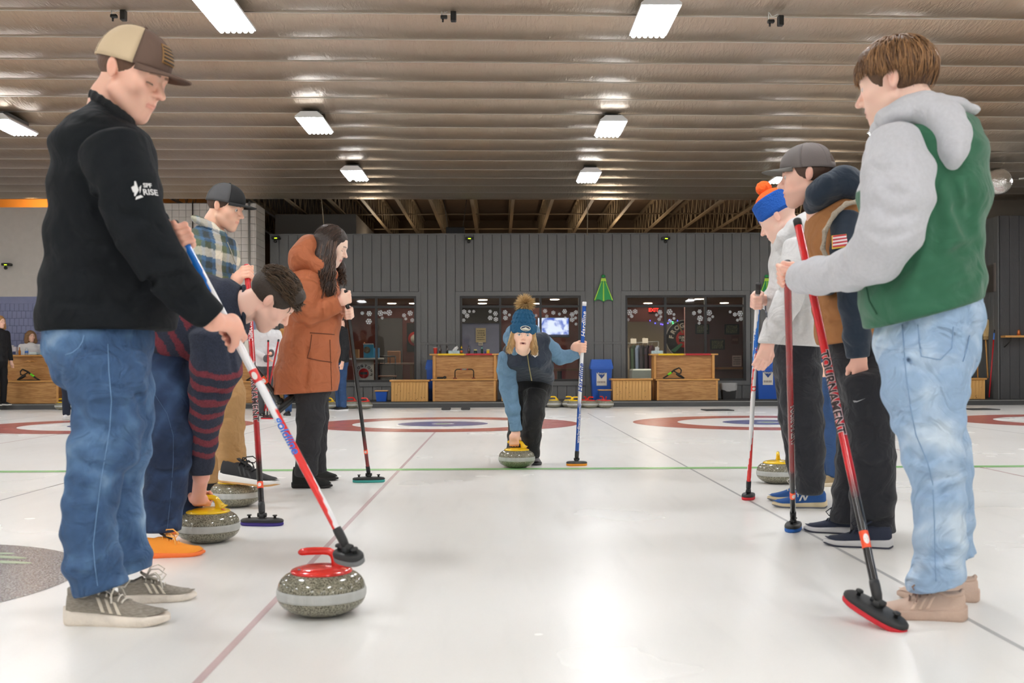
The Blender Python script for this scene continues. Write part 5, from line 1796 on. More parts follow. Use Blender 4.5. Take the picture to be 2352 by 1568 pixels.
    def neck(s, base, r0=0.056, r1=0.066):
        return [s.cone((-0.034, 0, -0.02), (-0.042, 0, -0.085), (0.05, 0.05), (r0, r0), 0.014), Cone(s.pt(-0.042, 0, -0.085), base, r0 * s.sc, r1 * s.sc, k=0.016)]

    def skin_col(s, skin, lip=None, brow=(84, 58, 40), stubble=0.0, lid_line=False, blush=0.5, lipstick=0.5, nails=None):
        sk = np.minimum(np.array(rgb(skin)[:3]) * 1.22, 0.92); br = np.array(rgb(brow)[:3])
        lp = np.array(rgb(lip or (min(255, skin[0] - 18), skin[1] - 62, skin[2] - 52))[:3])
        red = sk * np.array([1.02, 0.72, 0.68])
        grn = np.random.RandomState(5)

        def fn(v):
            q = s.loc(v)
            x, y, z = q[:, 0], q[:, 1], q[:, 2]
            ay = np.abs(y)
            c = np.tile(sk, (len(v), 1))

            def blend(col, w):
                nonlocal c
                w = np.clip(w, 0, 1)[:, None]
                c = c * (1 - w) + col * w
            g = lambda cx, cy, cz, r: np.exp(-((x - cx) ** 2 + (ay - cy) ** 2 + (z - cz) ** 2) / r ** 2)
            blend(red, blush * 0.5 * g(0.06, 0.048, -0.022, 0.026))
            blend(red, blush * 0.8 * g(0.112, 0, -0.022, 0.016))
            blend(red, blush * 0.9 * g(-0.014, 0.085, 0.0, 0.028))
            if stubble:
                blend(sk * np.array([0.62, 0.58, 0.56]), stubble * np.clip((-0.045 - z) / 0.02, 0, 1) * (x > -0.01) * (z > -0.125))
                blend(sk * np.array([0.62, 0.58, 0.56]), stubble * 0.8 * g(0.095, 0.0, -0.044, 0.02))
            wl = (x > 0.082) * np.exp(-(((z + 0.0585) / 0.0085) ** 4)) * (ay < 0.025 - 0.35 * np.abs(z + 0.058))
            blend(lp, lipstick * wl)
            zb = 0.0335 + 0.10 * (ay - 0.014) - 2.6 * np.clip(ay - 0.03, 0, 1) ** 1.0 * 0.12
            wb = np.exp(-((z - zb) / 0.0042) ** 4) * (ay > 0.011) * (ay < 0.05) * (x > 0.05)
            blend(br, 0.8 * wb)
            we = np.exp(-((z - (0.0035 if lid_line else 0.0125) + 6 * (ay - 0.033) ** 2) / 0.0022) ** 2) * (np.abs(ay - 0.033) < 0.0155) * (x > 0.08)
            blend(np.array([0.02, 0.012, 0.01]), (0.9 if lid_line else 0.65) * we)
            return c
        return fn

    def eyes(s, parent, iris=(80, 96, 110), look=(1, 0, 0)):
        for y in (0.033, -0.033):
            mb = MB()
            n, m = 20, 14
            d = s.dr(*look)
            u = nrm(np.cross(d, s.u)); v = np.cross(d, u)
            c = s.pt(0.0788, y, 0.009)
            R = 0.0123 * s.sc
            pts, cols = [], []
            for i in range(m + 1):
                th = PI * i / m * 0.75
                for k in range(n):
                    a = 2 * PI * k / n
                    pts.append(c + R * (math.cos(th) * d + math.sin(th) * (math.cos(a) * u + math.sin(a) * v)))
                    cols.append((0.005, 0.005, 0.006) if th < 0.2 else (rgb(iris)[:3] if th < 0.47 else (0.7, 0.66, 0.63)))
            fs = [(i * n + k, i * n + (k + 1) % n, (i + 1) * n + (k + 1) % n, (i + 1) * n + k) for i in range(m) for k in range(n)]
            mb.add(pts, fs, np.array(cols), True)
            mb.build('eye', mat('eyeball', (240, 238, 235), rough=0.12, attr='Col', coat=0.5), parent)


skin_m = mat('skin', (226, 178, 156), rough=0.48, attr='Col', sss=0.12, bump=(260, 0.12), bdist=0.002)


def build_body(parent, parts, G=None, arms=(), name='body'):
    """parts: [(head Sdf, colour function), (hand Sdf, colour function) ...]; arms: pixel paths inside the sleeves joining neck and hands -> one mesh"""
    h0 = min(p[0].h for p in parts)
    sd = Sdf(max(h0, 0.0031))
    for q, _ in parts:
        sd.p += q.p
    for path in arms:
        pts = [G.p(*q) if len(q) == 3 else np.asarray(q[0]) for q in path]
        for a, c in zip(pts[:-1], pts[1:]):
            sd.add(Cone(a, c, 0.026, 0.026, k=0.02))
    sd.p.sort(key=lambda p: p.sub)
    v, f = sd.solve()
    v = relax(v, f, 1, 0.4)
    hl = np.min([p.lo for p in parts[0][0].p], 0); hh = np.max([p.hi for p in parts[0][0].p], 0)
    m = ((v > hl) & (v < hh)).all(1)
    c = parts[0][1](v)
    for q, cf in parts[1:]:
        c2 = cf(v)
        d = np.min([p(v) for p in q.p], 0)
        k = d < 0.02
        c[k] = c2[k]
    me = np_mesh(name, v, f)
    set_col(me, c)
    me.materials.append(skin_m)
    return link(name, me, parent)


def flat(c):
    a = np.array(rgb(c)[:3])
    return lambda v: np.tile(a, (len(v), 1))


def hand_col(skin, nail=None):
    a = np.array(rgb(skin)[:3])
    return lambda v: np.tile(np.minimum(a * np.array([1.2, 1.1, 1.08]), 0.92), (len(v), 1))


def grip_hand(C, axis, approach, side, wrist, rs=0.014, sc=1.0, h=0.0034, extra=None):
    """fist closed round a shaft. C: point on the shaft at the middle of the fist, axis: shaft direction towards the index finger,
    approach: direction from wrist to shaft, side: direction from shaft to the palm, wrist: wrist point (forearm continues there)"""
    z = nrm(axis)
    x = approach - z * np.dot(approach, z); x = nrm(x)
    y = np.cross(z, x)
    if np.dot(y, side) < 0:
        y = -y
    P = lambda a, b_, c: C + sc * (a * x + b_ * y + c * z)
    sd = Sdf(h, margin=0.015)
    K = 0.006
    t = rs / sc + 0.0095
    # palm
    for k, zz in enumerate((0.030, 0.010, -0.010, -0.029)):
        sd.add(Cone(P(-0.05, t + 0.006, zz * 0.72), P(0.006, t + 0.005, zz), 0.0135 * sc, 0.0105 * sc, k=0.016))
    sd.add(Cone(P(-0.045, t + 0.006, 0.012), P(-0.045, t + 0.006, -0.014), 0.017 * sc, 0.017 * sc, k=0.02))
    # fingers
    for zz, ln, r in ((0.030, 0.96, 0.0092), (0.010, 1.04, 0.0096), (-0.010, 1.0, 0.0092), (-0.028, 0.82, 0.0082)):
        a0 = P(0.008, t + 0.003, zz)
        a1 = P(t * 1.02 + 0.006 * ln, 0.004 * ln, zz - 0.001)
        a2 = P(t * 0.55, -t * 0.95, zz - 0.002)
        a3 = P(-0.014 * ln, -t * 0.98, zz - 0.003)
        sd.add(Cone(a0, a1, r * 1.08 * sc, r * sc, k=K), Cone(a1, a2, r * sc, r * 0.95 * sc, k=K), Cone(a2, a3, r * 0.95 * sc, r * 0.85 * sc, k=K))
    # thumb leaves the side of the palm
    b0, b1, b2, b3 = P(-0.048, t - 0.002, 0.026), P(-0.028, t * 0.1, 0.043), P(-0.006, -t * 0.9, 0.046), P(0.016, -t * 1.05, 0.043)
    sd.add(Cone(b0, b1, 0.0155 * sc, 0.0115 * sc, k=0.012), Cone(b1, b2, 0.0112 * sc, 0.0102 * sc, k=K), Cone(b2, b3, 0.0102 * sc, 0.0082 * sc, k=K))
    # wrist and forearm
    w0 = P(-0.06, t + 0.006, -0.001)
    sd.add(Cone(w0, wrist, (0.027 * sc, 0.021 * sc), (0.030 * sc, 0.024 * sc), lat=z, k=0.025))
    if extra is not None:
        sd.add(Cone(wrist, extra, 0.027 * sc, 0.028 * sc, k=0.02))
    return sd


def hang_hand(wrist, dirn, back, sc=1.0, h=0.0034, curl=0.5, thumb=1, spread=0.0):
    """relaxed hand hanging from wrist along dirn; back: normal of the back of the hand; thumb +1/-1 side"""
    x = nrm(dirn)
    y = nrm(back - x * np.dot(back, x))
    z = np.cross(x, y) * thumb
    P = lambda a, b_, c: wrist + sc * (a * x + b_ * y + c * z)
    sd = Sdf(h, margin=0.015)
    for zz in (0.028, 0.009, -0.010, -0.027):
        sd.add(Cone(P(0.01, 0, zz * 0.6), P(0.085, 0, zz), 0.014 * sc, 0.0105 * sc, k=0.014))
    for zz, ln, r in ((0.029, 0.95, 0.0092), (0.010, 1.05, 0.0096), (-0.010, 1.0, 0.0092), (-0.028, 0.8, 0.0082)):
        p = P(0.085, 0, zz)
        a = 0.35 * curl
        d = x
        for seg, rr in ((0.042, 1.0), (0.028, 0.94), (0.021, 0.86)):
            a += curl * 0.75
            d = nrm(x * math.cos(a) - y * math.sin(a) + z * spread * (zz * 20))
            q = p + d * seg * ln * sc
            sd.add(Cone(p, q, r * rr * 1.06 * sc, r * rr * 0.96 * sc, k=0.006))
            p = q
    sd.add(Cone(P(0.02, -0.004, 0.02), P(0.055, -0.016, 0.044), 0.015 * sc, 0.0118 * sc, k=0.012), Cone(P(0.055, -0.016, 0.044), P(0.085, -0.026, 0.046), 0.0115 * sc, 0.0102 * sc, k=0.006),
           Cone(P(0.085, -0.026, 0.046), P(0.108, -0.034, 0.040), 0.0102 * sc, 0.008 * sc, k=0.006))
    sd.add(Cone(P(0.02, 0, 0), P(-0.05, 0, 0), (0.027 * sc, 0.02 * sc), (0.03 * sc, 0.025 * sc), lat=z, k=0.02))
    return sd


def shell(mb, fn, nu, nv, th=0.0025):
    """grid sheet with thickness along its own normal"""
    mb.grid(fn, nu, nv)


def cap(head, parent, front, back, brim=None, mesh_back=True, split=78, label=None, patch=None, opening=False, lift=0.0):
    """baseball cap in head space: parts crown_front, crown_back, brim, button"""
    M_ = head.M()
    c0 = np.array([-0.012, 0, 0.047 + lift]); R = np.array([0.111, 0.090, 0.098])

    def cp(az, el, off=0.0):
        ce, se = math.cos(el), math.sin(el)
        fx = 1.0 + (0.06 * max(0, math.cos(az)) * (1 - el / (PI / 2)) * 1.0)
        sq = 0.86
        p = c0 + np.array([(R[0] + off) * fx * math.copysign(abs(ce) ** sq, 1) * math.cos(az), (R[1] + off) * abs(ce) ** sq * math.sin(az), (R[2] + off) * se ** 0.92 if se > 0 else se * R[2]])
        p[2] += -0.012 * (1 - se) * (1 - math.cos(az)) * 0.5 + 0.006 * math.cos(az) * (1 - se)
        return p
    w_ = lambda p: tuple(M_ @ Vector(p))
    s = math.radians(split)
    root = None
    objs = []
    for nm, a0, a1, m in (('crown_front', -s, s, front), ('crown_back', s, 2 * PI - s, back)):
        mb = MB()
        e0 = -0.10

        def fn(u, v, a0=a0, a1=a1):
            az = a0 + (a1 - a0) * u
            el = e0 + (PI / 2 - e0) * v
            if opening and abs(az - PI) < 0.62 and v < 0.42:
                pass
            return w_(cp(az, el))
        n1 = 28
        if opening and nm == 'crown_back':
            pts, fs = [], []
            nv = 16
            for i in range(n1 * 2 + 1):
                for j in range(nv + 1):
                    pts.append(fn(i / (2 * n1), j / nv))
            for i in range(2 * n1):
                az = a0 + (a1 - a0) * (i + 0.5) / (2 * n1)
                for j in range(nv):
                    vv = (j + 0.5) / nv
                    if ((az - PI) / 0.52) ** 2 + ((vv - 0.09) / 0.36) ** 2 < 1 and vv > 0.12:
                        continue
                    fs.append((i * (nv + 1) + j, (i + 1) * (nv + 1) + j, (i + 1) * (nv + 1) + j + 1, i * (nv + 1) + j + 1))
            mb.add(pts, fs, None, True)
        else:
            mb.grid(fn, n1, 14)
        o = mb.build(nm, m, parent if root is None else root)
        solid(o, 0.003 * head.sc)
        if root is None:
            root = o
        objs.append(o)
    # seams
    mb = MB()
    for az in (0.0, s, -s, PI - 0.75, PI + 0.75):
        mb.tube([w_(cp(az, e, 0.0012)) for e in np.linspace(-0.05, PI / 2 - 0.02, 14)], 0.0012 * head.sc, 5, False)
    mb.build('seams', front, root, kind='stuff')
    # brim
    mb = MB()
    A = 1.0
    nu, nv = 26, 10

    def bf(u, v):
        az = -A + 2 * A * u
        e = cp(az, -0.06, 0.001)
        out = 0.078 * math.cos(az / A * PI / 2) ** 0.55
        sag = 0.014 - 0.030 * (1 - math.cos(az * 1.3)) * 1.0
        return w_(e + v * np.array([out, 0.16 * out * math.sin(az), 0]) + np.array([0, 0, sag * v - 0.010 * v * v - 0.0]))
    mb.grid(bf, nu, nv)
    solid(mb.build('brim', brim or front, root), 0.004 * head.sc)
    MB().lathe([(0, -0.003), (0.008, -0.002), (0.007, 0.003), (0, 0.005)], 12, M_ @ Matrix.Translation(cp(0, PI / 2) + np.array([0, 0, 0.002]))).build('button', front, root)
    if patch:
        mb = MB()
        cols = patch
        mb.grid(lambda u, v: w_(cp(-0.36 + 0.72 * u, 0.18 + 0.62 * v, 0.003)), 10, 8)
        pb = mb.build('patch', cols[0], root)
        solid(pb, 0.002)
        for k in range(5):
            m2 = MB()
            m2.grid(lambda u, v: w_(cp(-0.32 + 0.64 * u, 0.23 + k * 0.11 + 0.05 * v, 0.0048)), 10, 2)
            solid(m2.build('patch_stripe', cols[1], pb), 0.001)
    root.name = 'cap'
    root.data.name = 'cap'
    return root


def hair_shell(head, parent, m, zlow_back=-0.03, front=0.03, grow=0.006, amp=0.0015, col=None, side_low=-0.005, name='hair', k=None, extra=(), hcut=None):
    sd = Sdf(0.0035 * head.sc, folds(amp, 160, 11, (1, 1, 0.4)), margin=0.015)
    g = grow
    sd.add(head.ell((-0.016, 0, 0.042), (0.099 + g, 0.077 + g, 0.084 + g), k=0.02))
    sd.add(head.ell((0.02, 0, 0.045), (0.065 + g, 0.066 + g, 0.07 + g), k=0.02))
    for e in extra:
        sd.add(e)
    sd.cut(head.pt(-0.09, 0, zlow_back), head.dr(0.25, 0, -1), 0.004)
    sd.cut(head.pt(front, 0, 0), head.dr(1, 0, -0.35), 0.004)
    if hcut is not None:
        sd.cut(head.pt(0, 0, hcut), head.dr(0, 0, 1), 0.004)
    return sd.build(name, m, parent, smooth_it=0)


def strands(head, parent, m, n, root_fn, flow_fn, length, r=0.0016, seed=0, seg=6, col=((90, 66, 44), (140, 104, 70)), name='hair_strands', lift=0.004, R=None, stop=None):
    """tapered locks lying on the skull; root_fn(rng)->(az, el), flow_fn(p)->direction (local)"""
    rg = random.Random(seed)
    mb = MB()
    c0 = np.array([-0.012, 0, 0.043])
    R = np.array(R if R is not None else (0.107, 0.085, 0.092))
    for i in range(n):
        az, el = root_fn(rg)
        p = c0 + R * np.array([math.cos(el) * math.cos(az), math.cos(el) * math.sin(az), math.sin(el)])
        L = length * rg.uniform(0.7, 1.25)
        pts = []
        lf = lift * rg.uniform(0.3, 1.3)
        jit = np.array([rg.gauss(0, 0.22), rg.gauss(0, 0.22), rg.gauss(0, 0.15)])
        for k in range(seg):
            t = k / (seg - 1)
            nn = nrm((p - c0) / R ** 2)
            pts.append(head.pt(*(p + nn * lf * math.sin(PI * min(1, t * 0.8 + 0.1)))))
            if stop is not None and stop(p):
                break
            d = np.asarray(flow_fn(p), float) + jit
            d = nrm(d - nn * np.dot(d, nn) * 0.95)
            p = p + d * L / (seg - 1)
            q = (p - c0) / R
            ql = np.linalg.norm(q)
            if ql < 1:
                p = c0 + q / ql * R
        if len(pts) < 3:
            continue
        m_n = len(pts)
        f = rg.random()
        c = np.array(rgb(col[0])[:3]) * (1 - f) + np.array(rgb(col[1])[:3]) * f
        rr = r * head.sc * rg.uniform(0.7, 1.4)
        mb.tube(pts, [rr * (1.0 - 0.85 * (k / (m_n - 1)) ** 2) for k in range(m_n)], 4, False, col=tuple(c))
    return mb.build(name, m, parent, kind='stuff')


hair_m = mat('hair', (100, 72, 48), rough=0.42, attr='Col', spec=0.4)


def shoe(parent, heel, toe, up, style, side=1, z0=0.0, tilt=0.0, name='shoe', scale_w=1.0):
    """heel, toe: ground points of sole ends. style: dict upper, sole, lace, stripe (materials) ..."""
    heel, toe = np.asarray(heel, float), np.asarray(toe, float)
    x = toe - heel
    L = np.linalg.norm(x)
    x = x / L
    z = nrm(np.asarray(up, float) - x * np.dot(up, x))
    y = np.cross(z, x)
    P = lambda a, b_, c: heel + a * x + b_ * y + c * z
    k = L / 0.30
    sh = style.get('sole_h', 0.03) * k
    W = [(0.0, 0.012), (0.03, 0.030), (0.10, 0.037), (0.25, 0.036), (0.40, 0.036), (0.55, 0.042), (0.70, 0.049), (0.82, 0.046), (0.92, 0.035), (0.98, 0.018), (1.0, 0.004)]
    Hh = [(0.0, 0.070), (0.03, 0.092), (0.10, 0.095), (0.22, 0.090), (0.30, 0.097), (0.40, 0.092), (0.52, 0.078), (0.66, 0.060), (0.80, 0.048), (0.92, 0.037), (0.98, 0.022), (1.0, 0.006)]
    if style.get('boot'):
        Hh = [(0.0, 0.11), (0.03, 0.15), (0.10, 0.155), (0.30, 0.155), (0.38, 0.13), (0.5, 0.092), (0.66, 0.072), (0.80, 0.06), (0.92, 0.046), (0.98, 0.028), (1.0, 0.008)]
    ip = lambda T, t: float(np.interp(t, [q[0] for q in T], [q[1] for q in T]))
    cw = lambda t: ip(W, t) * k * scale_w
    ch = lambda t: ip(Hh, t) * k
    cen = lambda t: side * 0.006 * k * math.sin(PI * t)
    spring = lambda t: 0.012 * k * max(0, (t - 0.75) / 0.25) ** 2 + 0.008 * k * max(0, (0.06 - t) / 0.06)
    ts = [0, 0.008, 0.03, 0.06, 0.1, 0.16, 0.22, 0.28, 0.34, 0.4, 0.47, 0.54, 0.61, 0.68, 0.75, 0.82, 0.87, 0.92, 0.96, 0.985, 1.0]

    def us(t, th, off=0.0):
        w_, h_ = cw(t) - 0.002 * k + off, ch(t) + off
        cth, sth = math.cos(th), math.sin(th)
        pw = 0.75
        yy = w_ * math.copysign(abs(cth) ** pw, cth) * (1 - 0.30 * sth ** 2 * (1 if t < 0.5 else 0.5))
        zz = max(sh * 0.8, (h_ - sh * 0.7) * abs(sth) ** 0.85 + sh * 0.7)
        return P(0.006 * k + t * (L - 0.012 * k), yy + cen(t), zz + spring(t))
    n = 18
    mb = MB()
    pts = [us(t, PI * j / n) for t in ts for j in range(n + 1)]
    fs = [(i * (n + 1) + j, i * (n + 1) + j + 1, (i + 1) * (n + 1) + j + 1, (i + 1) * (n + 1) + j) for i in range(len(ts) - 1) for j in range(n)]
    mb.add(pts, fs, None, True)
    up_o = mb.build(name, style['upper'], parent)
    # sole
    mb = MB()
    prof = [(0.94, 0.0), (1.0, 0.2), (1.06, 0.55), (1.04, 0.85), (0.97, 1.0)]
    ring = []
    for (wf, hf) in prof:
        for sgn in (1, -1):
            for t in (ts if sgn == 1 else ts[::-1]):
                hz = sh * (1.2 - 0.5 * t - 0.35 * max(0, (t - 0.9) / 0.1) ** 2) * hf
                ring.append(P((t - 0.5) * L * (1.0 + 0.02 * (wf - 0.97)) + L / 2, sgn * cw(t) * wf * 1.03 + cen(t), hz + spring(t) * (1 if hf > 0 else 1)))
    m_ = len(ts) * 2
    fs = [(r * m_ + j, r * m_ + (j + 1) % m_, (r + 1) * m_ + (j + 1) % m_, (r + 1) * m_ + j) for r in range(len(prof) - 1) for j in range(m_)]
    fs += [tuple(range(m_ - 1, -1, -1)), tuple(range((len(prof) - 1) * m_, len(prof) * m_))]
    mb.add(ring, fs, None, True)
    mb.build('sole', style['sole'], up_o)
    if style.get('outsole'):
        mb = MB()
        ring = []
        for (wf, hz) in ((0.96, -0.001), (1.035, 0.002), (1.04, 0.008 * k), (1.0, 0.0085 * k)):
            for sgn in (1, -1):
                for t in (ts if sgn == 1 else ts[::-1]):
                    ring.append(P(t * L, sgn * cw(t) * wf * 1.03 + cen(t), hz + spring(t)))
        fs = [(r * m_ + j, r * m_ + (j + 1) % m_, (r + 1) * m_ + (j + 1) % m_, (r + 1) * m_ + j) for r in range(3) for j in range(m_)] + [tuple(range(m_ - 1, -1, -1))]
        mb.add(ring, fs, None, True)
        mb.build('outsole', style['outsole'], up_o)
    if style.get('lace'):
        for i, t in enumerate((0.36, 0.42, 0.48, 0.54, 0.60)):
            a0 = [us(t + 0.02 * (1 if i % 2 else -1) * (q - 0.5), PI / 2 + (q - 0.5) * 1.3, 0.004 * k) for q in np.linspace(0, 1, 7)]
            MB().tube(a0, 0.0028 * k, 6).build('lace', style['lace'], up_o)
        t0 = us(0.36, PI / 2, 0.006)
        for sg in (1, -1):
            MB().tube([t0, t0 + sg * y * 0.022 + z * 0.026 + x * 0.014, t0 + sg * y * 0.046 + z * 0.03 + x * 0.04, t0 + sg * y * 0.058 + z * 0.012 + x * 0.062, t0 + sg * y * 0.048 - z * 0.006 + x * 0.05, t0 + sg * y * 0.025 - z * 0.0 + x * 0.02, t0], 0.003 * k, 6).build('lace_bow', style['lace'], up_o)
            MB().tube([t0, t0 + sg * y * 0.02 + x * 0.03 + z * 0.008, t0 + sg * y * 0.042 + x * 0.045 - z * 0.012, t0 + sg * y * 0.052 + x * 0.05 - z * 0.035], 0.0028 * k, 6).build('lace_end', style['lace'], up_o)
    if style.get('stripe'):
        for sgn in (0, 1):
            for i in range(3):
                t = 0.40 + 0.085 * i
                mb = MB()
                f = lambda u, v, t=t, sgn=sgn: us(t + 0.038 * u - 0.075 * v, (PI if sgn else 0) + (-1 if sgn else 1) * (0.18 + 0.62 * v), 0.0022)
                mb.grid(f, 3, 6)
                solid(mb.build('stripe', style['stripe'], up_o), 0.002)
    if style.get('tongue'):
        MB().tube([us(0.5, PI / 2, 0.002), us(0.4, PI / 2, 0.006), us(0.33, PI / 2, 0.012), us(0.29, PI / 2, 0.02)], [(0.018, 0.004), (0.022, 0.005), (0.024, 0.005), (0.02, 0.004)], 10, up=y).build('tongue', style['tongue'], up_o)
    if style.get('collar'):
        pts = [us(t, PI / 2 + th) for t, th in ((0.03, 0), (0.05, 0.5), (0.12, 0.62), (0.2, 0.6), (0.27, 0.4), (0.3, 0), (0.27, -0.4), (0.2, -0.6), (0.12, -0.62), (0.05, -0.5), (0.03, 0))]
        MB().tube(pts, 0.008 * k, 8, False).build('collar', style['collar'], up_o)
    return up_o, us, P


def wrap_text(s, a, b, r, size, m, parent, facing_dir, t0=0.5, name='lettering', flip=False, **kw):
    """writing bent round a shaft from a to b (reads along a->b)"""
    me = text_mesh(s, size, **kw)
    bm = bmesh.new(); bm.from_mesh(me)
    for yy in np.linspace(-size * 0.4, size * 0.45, 8):
        g = bm.verts[:] + bm.edges[:] + bm.faces[:]
        bmesh.ops.bisect_plane(bm, geom=g, plane_co=(0, yy, 0), plane_no=(0, 1, 0))
    ax = nrm(np.asarray(b) - a)
    L = np.linalg.norm(np.asarray(b) - a)
    n0 = nrm(facing_dir - ax * np.dot(facing_dir, ax))
    e = np.cross(n0, ax)
    if flip:
        e = e
    for v in bm.verts:
        ang = v.co.y / r
        p = np.asarray(a) + ax * (L * t0 + v.co.x) + (r + 0.0009) * (n0 * math.cos(ang) + e * math.sin(ang))
        v.co = Vector(p)
    bm.to_mesh(me); bm.free()
    me.materials.append(m)
    return link(name, me, parent)


def ramp_col(stops):
    """stops: [(t, (r,g,b))] hard/soft gradient along a shaft"""
    T = [q[0] for q in stops]
    C_ = np.array([rgb(q[1])[:3] for q in stops])
    return lambda t: tuple(np.array([np.interp(t, T, C_[:, i]) for i in range(3)]))


shaft_m = mat('painted_shaft', (255, 255, 255), rough=0.25, attr='Col', coat=0.3)
headblk = mat('brush_head_black', (36, 37, 38), rough=0.5)


def broom(top, base, label, colfn, pad, headdir, r0=0.0142, r1=0.0125, capm=None, tilt=None, head_m=None, knobs=True, hl=0.195, hw=0.075, ring=None, seg=120, ferrule=0.05, group='curling brooms'):
    """curling broom: base = centre of the pad on the ice; headdir = horizontal long axis of the head; tilt = normal of the head"""
    top, base = np.asarray(top, float), np.asarray(base, float)
    e = empty('curling_broom', base, label, 'broom', group)
    nz = nrm(tilt) if tilt is not None else UP0
    hd = np.asarray(headdir, float); hd = nrm(hd - nz * np.dot(hd, nz))
    wd = np.cross(nz, hd)
    j = base + nz * 0.052
    ax = nrm(top - j)
    s0 = j + ax * ferrule
    Lt = np.linalg.norm(top - s0)
    mb = MB()
    path = [top + (s0 - top) * (i / seg) for i in range(seg + 1)]
    rad = [r0 + (r1 - r0) * (i / seg) for i in range(seg + 1)]
    mb.tube(path, rad, 20, col=colfn)
    mb.build('shaft', shaft_m, e)
    if capm:
        MB().tube([top - ax * 0.028, top - ax * 0.0, top + ax * 0.004], [r0 * 1.06, r0 * 1.08, r0 * 0.9], 18).build('end_cap', capm, e)
    hm = head_m or headblk
    MB().tube([s0 + ax * 0.015, s0, j + ax * 0.02, j], [r1 * 1.12, r1 * 1.2, r1 * 1.15, r1 * 0.9], 14).build('ferrule', headblk, e)
    # yoke
    MB().tube([j - hd * 0.022, j + hd * 0.022], 0.011, 12).tube([j + nz * 0.004, base + nz * 0.03], [0.014, 0.018], 12).build('pivot', headblk, e)

    def oval(s_, zz, n=40):
        out = []
        for k in range(n):
            a = 2 * PI * k / n
            c, s2 = math.cos(a), math.sin(a)
            out.append(base + hd * hl / 2 * s_ * math.copysign(abs(c) ** 0.72, c) + wd * hw / 2 * s_ * math.copysign(abs(s2) ** 0.85, s2) + nz * zz)
        return out

    def stack(levels, name, m):
        mb = MB(); n = 40
        pts = []
        for s_, zz in levels:
            pts += oval(s_, zz, n)
        fs = [(r * n + k, r * n + (k + 1) % n, (r + 1) * n + (k + 1) % n, (r + 1) * n + k) for r in range(len(levels) - 1) for k in range(n)]
        fs += [tuple(range(n - 1, -1, -1)), tuple(range((len(levels) - 1) * n, len(levels) * n))]
        mb.add(pts, fs, None, True)
        return mb.build(name, m, e)
    stack([(0.93, 0.0), (0.985, 0.003), (1.0, 0.010), (0.985, 0.0165), (0.96, 0.0175)], 'pad', pad)
    stack([(0.97, 0.0176), (1.0, 0.020), (0.99, 0.028), (0.92, 0.033), (0.75, 0.036), (0.4, 0.037)], 'brush_head', hm)
    if knobs:
        for s_ in (-1, 1):
            p = base + hd * s_ * hl * 0.3 + nz * 0.034
            MB().tube([p, p + nz * 0.012, p + nz * 0.014, p + nz * 0.019], [0.007, 0.006, 0.012, 0.011], 12).build('knob', headblk, e)
    if ring:
        for (t, ln, m) in ring:
            p = top + (s0 - top) * t
            rr_ = r0 + (r1 - r0) * t + 0.0007
            MB().tube([p + ax * ln / 2, p - ax * ln / 2], rr_, 18, False).build('sticker_band', m, e)
            n0 = nrm(-FW - ax * np.dot(-FW, ax)); ee = np.cross(n0, ax)
            pts = []
            for q in range(18):
                a = 2 * PI * q / 18
                ang = 0.62 * math.cos(a)
                pts.append(p + ax * ln * 0.3 * math.sin(a) + (rr_ + 0.0006) * (n0 * math.cos(ang) + ee * math.sin(ang)))
            MB().add(pts + [p + (rr_ + 0.0006) * n0], [(q, (q + 1) % 18, 18) for q in range(18)]).build('sticker_mark', mat('sticker_white', (245, 240, 236), rough=0.4), e)
    return e, top, s0


orange_st = mat('sticker_orange', (246, 84, 40), rough=0.4)


def seam(pts, r, m, parent, name='seam'):
    return MB().tube(pts, r, 5).build(name, m, parent)


# ================================================================== marks and folds laid on cloth
def project(o, sd, zd=None, off=0.0015):
    """march a point onto a cloth surface, along the sight line or along -zd"""
    if zd is None:
        zd = nrm(CAM - o)
    p = o + zd * (0.10 if zd is None else 0.2)
    q0 = p.copy()
    for _ in range(80):
        d = sd.at(p)
        if d < 0.0008:
            break
        p = p - zd * max(0.0006, d * 0.7)
        if np.dot(q0 - p, zd) > 0.9:
            return o
    return p + zd * off


def stick_text(s, o, sd, xd, yd, zd, size, m, parent, off=0.0016, name='lettering', **kw):
    me = text_mesh(s, size, **kw)
    o = project(o, sd)
    for v in me.vertices:
        q = project(o + xd * v.co.x + yd * v.co.y, sd, zd, off)
        v.co = Vector(q)
    me.materials.append(m)
    return link(name, me, parent)


def stick_poly(poly, o, sd, xd, yd, zd, m, parent, off=0.0016, name='print', nsub=1):
    o = project(o, sd)
    pts = [project(o + xd * x + yd * y, sd, zd, off) for x, y in poly]
    return MB().add(pts, [tuple(range(len(pts)))]).build(name, m, parent)


def stitch(G, pts, sd, r, m, parent, name='seam', n=5):
    q = []
    for (x0, y0), (x1, y1) in zip(pts[:-1], pts[1:]):
        for k in range(n):
            q.append((x0 + (x1 - x0) * k / n, y0 + (y1 - y0) * k / n))
    q.append(pts[-1])
    return seam([project(G.p(x, y, -0.3), sd, None, 0.001) for x, y in q], r, m, parent, name)


def crease(G, sd, lines, r=0.014, depth=0.006, k=0.016):
    """press soft folds into a cloth solid along pixel paths"""
    out = []
    for ln in lines:
        P = []
        for x, y in ln:
            o = G.p(x, y, -0.3)
            q = project(o, sd, None, 0.0)
            if np.linalg.norm(q - o) > 1e-6:
                P.append(q + nrm(CAM - q) * (r - depth * 1.7))
        n = len(P)
        for i in range(n - 1):
            f0 = 0.55 + 0.45 * math.sin(PI * (i + 0.3) / n)
            out.append(Cone(P[i], P[i + 1], r * f0, r * f0, k=k, sub=True))
    sd.p += out




